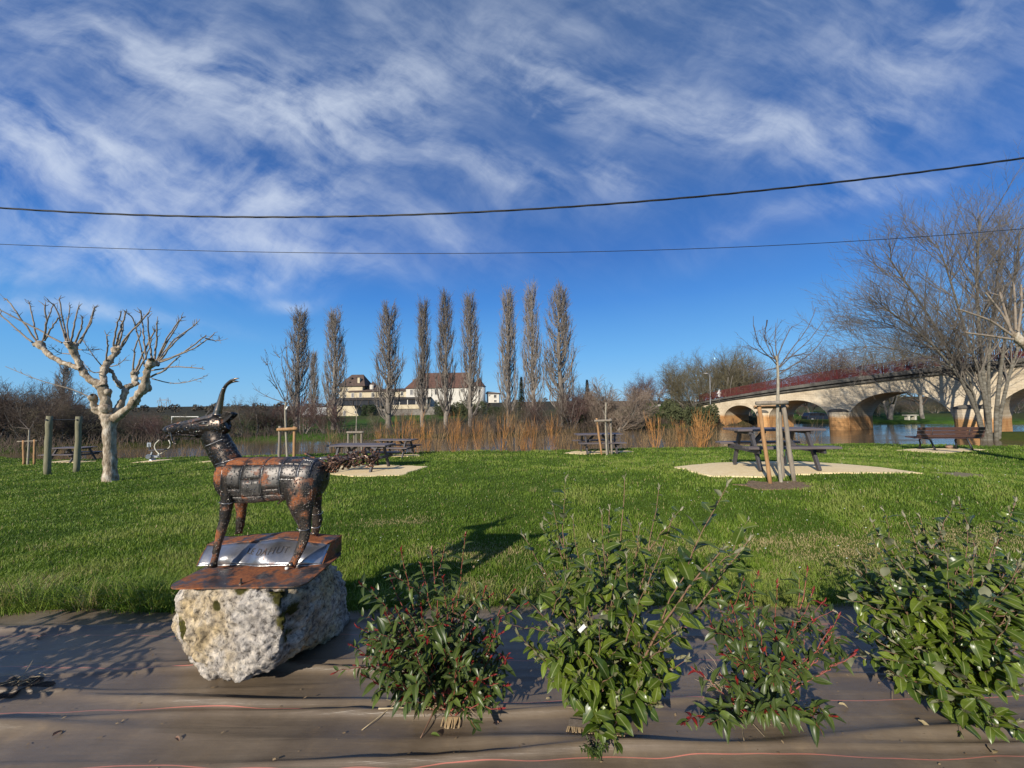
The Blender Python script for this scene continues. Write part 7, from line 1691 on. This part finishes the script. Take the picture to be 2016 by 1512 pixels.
tips = [(1715, 1025, 2.3), (1780, 1015, 2.3), (1810, 1015, 2.35), (1850, 1040, 2.2), (1905, 1040, 2.1), (2000, 985, 2.2), (1960, 1065, 2.1), (1670, 1120, 2.25), (1720, 1065, 2.1), (1690, 1180, 2.1), (1735, 1180, 2.0), (1715, 1290, 2.0), (1840, 1210, 1.85), (1780, 1230, 1.85), (1920, 1260, 1.75), (1820, 1310, 1.8), (1760, 1330, 1.8), (1900, 1400, 1.68), (1960, 1430, 1.66), (2010, 1440, 1.66), (1850, 1380, 1.7), (2040, 1300, 1.7), (2060, 1150, 1.9), (2080, 1050, 2.1)] + dome(sr, 1880, 1215, 205, 150, 2.02, .28, 50) + dome(sr, 1870, 1120, 190, 80, 2.15, .2, 22)
shrub('elaeagnus_shrub', 'large dense glossy shrub filling the right picture edge', tuple(b4), tips, 'el', 4, .024, .95)
# the next shrub of the row, just outside the frame, shades the fabric
c0 = np.array([-3.60, 1.70, .01]); rg = random.Random(44); tp = []
class _T: pass
def shade_shrub():
    root = empty('elaeagnus_shrub', tuple(c0), 'glossy shrub of the same row just outside the left picture edge', 'shrub', 'hedge shrubs planted through the fabric'); rng = random.Random(9); items = []; T = Tubes()
    for i in range(46):
        a = rng.random() * 6.28; e = rng.uniform(.1, 1.0); d = Vector((math.cos(a) * math.sin(e), math.sin(a) * math.sin(e), math.cos(e))); L_ = rng.uniform(.7, 1.1); P = [Vector(c0) + d * L_ * t / 6 + Vector((0, 0, -.03 * (t / 6) ** 2)) for t in range(7)]; T.add([tuple(p) for p in P], [.005 * (1 - .1 * t) for t in range(7)], 5)
        for j in range(24):
            p = P[0].lerp(P[-1], .2 + .8 * j / 24); az = j * 2.4; items.append((rng.choice(K_EL), leaf_matrix(p, Vector((math.cos(az), math.sin(az), .3)) + d * .4, (0, 0, 1), rng.uniform(.8, 1.2))))
    T.build('stems', M_STEM, root); place_leaves(root, items, 0)
shade_shrub()

# ------------------------------------------------------------------ litter round the plants
M_STRAW = mat('straw', (.36, .27, .15), (.52, .42, .26), 30, .85, 0); M_JUTE = mat('jute_fringe', (.40, .27, .13), (.55, .40, .22), 40, .9, 0); M_SOIL = mat('dark_soil', (.018, .013, .009), (.05, .036, .024), 18, 1, 1, .02)
def on_fab(px, py): g = G(px, py); return Vector((g[0], g[1], float(zfab(g[0], g[1]))))
def slit(px, py, w, d, label):
    c = on_fab(px, py); V = []; rng = random.Random(int(px)); n = 22
    for i in range(n):
        a = 2 * math.pi * i / n; k = rng.uniform(.65, 1.15); x, y = c.x + math.cos(a) * w * k, c.y + math.sin(a) * d * k; V.append((x, y, float(zfab(x, y)) + .006))
    V.append((c.x, c.y, c.z + .010)); b = MB(); b.add(V, [(i, (i + 1) % n, n) for i in range(n)]); tag(b.build('planting_hole', M_SOIL), label, 'soil', kind='structure')
slit(880, 1392, .15, .045, 'dark planting slit under the red-tipped shrub by the boulder'); slit(1200, 1405, .15, .05, 'dark planting slit under the central shrub'); slit(1512, 1395, .11, .04, 'dark planting slit under the sparse red-tipped shrub'); slit(1800, 1330, .22, .06, 'dark planting slit under the large edge shrub'); slit(25, 1362, .20, .075, 'dark planting slit at the left picture edge')
def straw(px, py, w, d, n, label, seed):
    c = on_fab(px, py); rng = random.Random(seed); T = Tubes()
    for i in range(n):
        x, y = c.x + rng.gauss(0, w), c.y + rng.gauss(0, d); z = float(zfab(x, y)) + .008; a = rng.random() * 6.28; l = rng.uniform(.04, .13); e = rng.uniform(-.05, .7); dx, dy, dz = math.cos(a) * math.cos(e) * l, math.sin(a) * math.cos(e) * l, abs(math.sin(e)) * l
        T.add([(x, y, z), (x + dx * .5 + rng.gauss(0, .006), y + dy * .5, z + dz * .7 + .004), (x + dx, y + dy, z + dz + rng.uniform(-.004, .004))], [.0013, .0013, .0008], 4)
    tag(T.build('straw', M_STRAW), label, 'straw', kind='stuff')
straw(880, 1400, .085, .025, 170, 'dry straw round the red-tipped shrub by the boulder', 1); straw(1185, 1400, .07, .025, 90, 'dry straw round the central shrub', 2); straw(1430, 1365, .04, .05, 80, 'dry straw left of the sparse shrub', 3); straw(1520, 1410, .07, .03, 70, 'dry straw below the sparse shrub', 4); straw(40, 1352, .07, .03, 22, 'dry roots in the slit at the left edge', 5); straw(1840, 1370, .1, .03, 40, 'dry straw below the large edge shrub', 6)
def fringe(px, py, w, h, n, label, rz):
    c = on_fab(px, py); root = empty('jute_fringe', tuple(c), label, 'jute mat', 'jute collars at the shrubs'); rng = random.Random(int(px)); b = MB()
    x0 = c.x - w / 2; d = Vector((math.cos(rz), math.sin(rz), 0)); 
    for i in range(n):
        p = c + d * (w * (i / (n - 1) - .5)); l = h * rng.uniform(.8, 1.15); a = rng.gauss(0, .12); q = p + Vector((math.sin(a + rz) * l, -math.cos(a + rz) * l, 0)); p.z = float(zfab(p.x, p.y)) + .010; q.z = float(zfab(q.x, q.y)) + .006; b.beam(p, q, w / n * .75, .0018)
    o = b.build('fringe', M_JUTE, root); o['kind'] = 'stuff'
    b = MB(); k = 6; V = []
    for i in range(k + 1):
        for s in (0, 1): p = c + d * (w * (i / k - .5)) + Vector((-math.sin(rz), math.cos(rz), 0)) * (.05 * s); V.append((p.x, p.y, float(zfab(p.x, p.y)) + .0085))
    b.add(V, [(2 * i, 2 * i + 2, 2 * i + 3, 2 * i + 1) for i in range(k)]); b.build('mat', mat('jute_mat', (.14, .11, .08), (.20, .16, .12), 60, .95, .3, .002), root)
fringe(890, 1421, .085, .055, 15, 'frayed jute tuft below the red-tipped shrub by the boulder', 0); fringe(1172, 1450, .25, .035, 34, 'frayed jute collar below the central shrub', -.20)
def stick(pts, r0, r1, m, name, label, cat):
    P = [on_fab(px, py) + Vector((0, 0, h)) for px, py, h in pts]; q = smooth_poly([tuple(p) for p in P], 10); b = MB(); b.tube(q, list(np.linspace(r0, r1, 10)), 6); tag(b.build(name, m, None, True), label, cat)
stick([(872, 1388, .06), (850, 1425, .025), (828, 1464, .004)], .008, .0025, M_STEM, 'broken_stick', 'brown broken stick leaning out of the straw by the boulder shrub', 'stick')
stick([(838, 1352, .10), (790, 1395, .02), (712, 1448, .006)], .003, .002, M_STRAW, 'dry_stem', 'long pale dry stem bent over the fabric near the boulder', 'stem')
stick([(745, 1415, .008), (800, 1410, .012), (860, 1400, .012)], .004, .003, M_STRAW, 'dry_stem', 'thick dry root lying on the fabric near the boulder shrub', 'stem')
stick([(1480, 1410, .01), (1460, 1440, .006), (1466, 1482, .006)], .002, .001, M_STRAW, 'dry_stem', 'thin curly dry root hanging from the sparse shrub', 'stem')
for i, (px, py, sc, lb, dk) in enumerate([(1432, 1422, .9, 'pale yellow fallen leaf left below the sparse shrub', 0), (1808, 1430, 1.2, 'curled tan fallen leaf below the large edge shrub', 0), (1955, 1492, 1.0, 'yellow fallen leaf in the lower corner of the fabric', 0), (983, 1432, .6, 'small grey leaf fragment below the boulder shrub', 1), (848, 1458, .6, 'small green fallen leaf near the broken stick', 2), (92, 1257, .9, 'curled brown dead leaf on the shaded fabric', 1), (102, 1467, .7, 'dark dead leaf near the lower pink thread', 1), (345, 1465, .5, 'tiny dark twig fragment near the lower pink thread', 1), (1652, 1398, .7, 'pale leaf scrap beside the large edge shrub', 0), (1075, 1390, .5, 'yellow leaf scrap between the two nearest shrubs', 0)]):
    p = on_fab(px, py); kg = K_DEAD[i % 3] if dk < 2 else K_PH[0]; o = bpy.data.objects.new('fallen_leaf', kg[1] if dk != 1 else leaf_mesh(kg[0], M_STEM)); col.objects.link(o); o.matrix_basis = leaf_matrix(p + Vector((0, 0, .012)), (math.cos(px), math.sin(px) * .6, .1), (.2, -.2, 1), sc); tag(o, lb, 'leaf', 'fallen leaves on the fabric')
b = MB(); p = W(1146, 1237, 1.80); b.box(p, (.040, .0012, .017), Matrix.Rotation(-.75, 3, 'Y')); tag(b.build('plant_label', bpy.data.materials['tag_white']), 'white plastic plant label hanging in the central shrub', 'plant label')
# small weeds at the boulder foot and between the shrubs
def weed(px, py, label, seed, n=9, L_=.07):
    p = on_fab(px, py); root = empty('weed', tuple(p), label, 'weed'); rng = random.Random(seed); T = Tubes(); items = []
    for i in range(n):
        a = rng.random() * 6.28; d = Vector((math.cos(a) * .7, math.sin(a) * .5, rng.uniform(.5, 1.2))).normalized(); P = [p + d * L_ * t / 4 for t in range(5)]; T.add([tuple(q) for q in P], [.0012] * 5, 4)
        for t in range(1, 5):
            for s in (-1, 1): items.append((rng.choice(K_PH), leaf_matrix(P[t], d * .4 + Vector((-d.y, d.x, .2)) * s, (0, 0, 1), rng.uniform(.22, .36))))
    T.build('stems', mat('weed_stem', (.08, .13, .03), (.12, .18, .05), 20, .7, 0), root); place_leaves(root, items, 0)
weed(562, 1315, 'small green weed at the foot of the boulder', 3); weed(1540, 1430, 'thin green weed below the sparse red-tipped shrub', 5, 7, .09); weed(1172, 1500, 'low leafy sprig on the fabric at the lower picture edge', 7, 12, .08)

def litter():
    rng = np.random.RandomState(21); n = 520; V, Fq = [], []
    for i in range(n):
        if i < 330: x, y = rng.uniform(-3.2, 3.2), rng.uniform(1.45, 3.05); z = float(zfab(x, y)) + .004
        else: y = rng.uniform(3.1, 6.5); x = rng.uniform(-1.2, 1.2) * y; z = float(terrain(x, y)) + rng.uniform(.03, .06)
        r = rng.uniform(.003, .012) * (1 if i < 330 else 1.8); a = rng.rand() * 6.28; t = rng.normal(0, .35, 2)
        c, s_ = math.cos(a), math.sin(a); b = len(V)
        for (u, v) in ((-1, 0), (0, -.45), (1, 0), (.1, .5)): V.append((x + r * (u * c - v * s_), y + r * (u * s_ + v * c), z + r * (u * t[0] + v * t[1]) * .5 + r * .3))
        Fq.append((b, b + 1, b + 2, b + 3))
    me = np_mesh('leaf_litter', np.array(V), np.array(Fq)); tag(link('leaf_litter', me, mat('litter_mat', (.16, .10, .05), (.36, .26, .14), 8, .9, 0, c3=(.06, .045, .03))), 'small dry leaf bits scattered on fabric and lawn', 'leaf litter', kind='stuff')
litter()
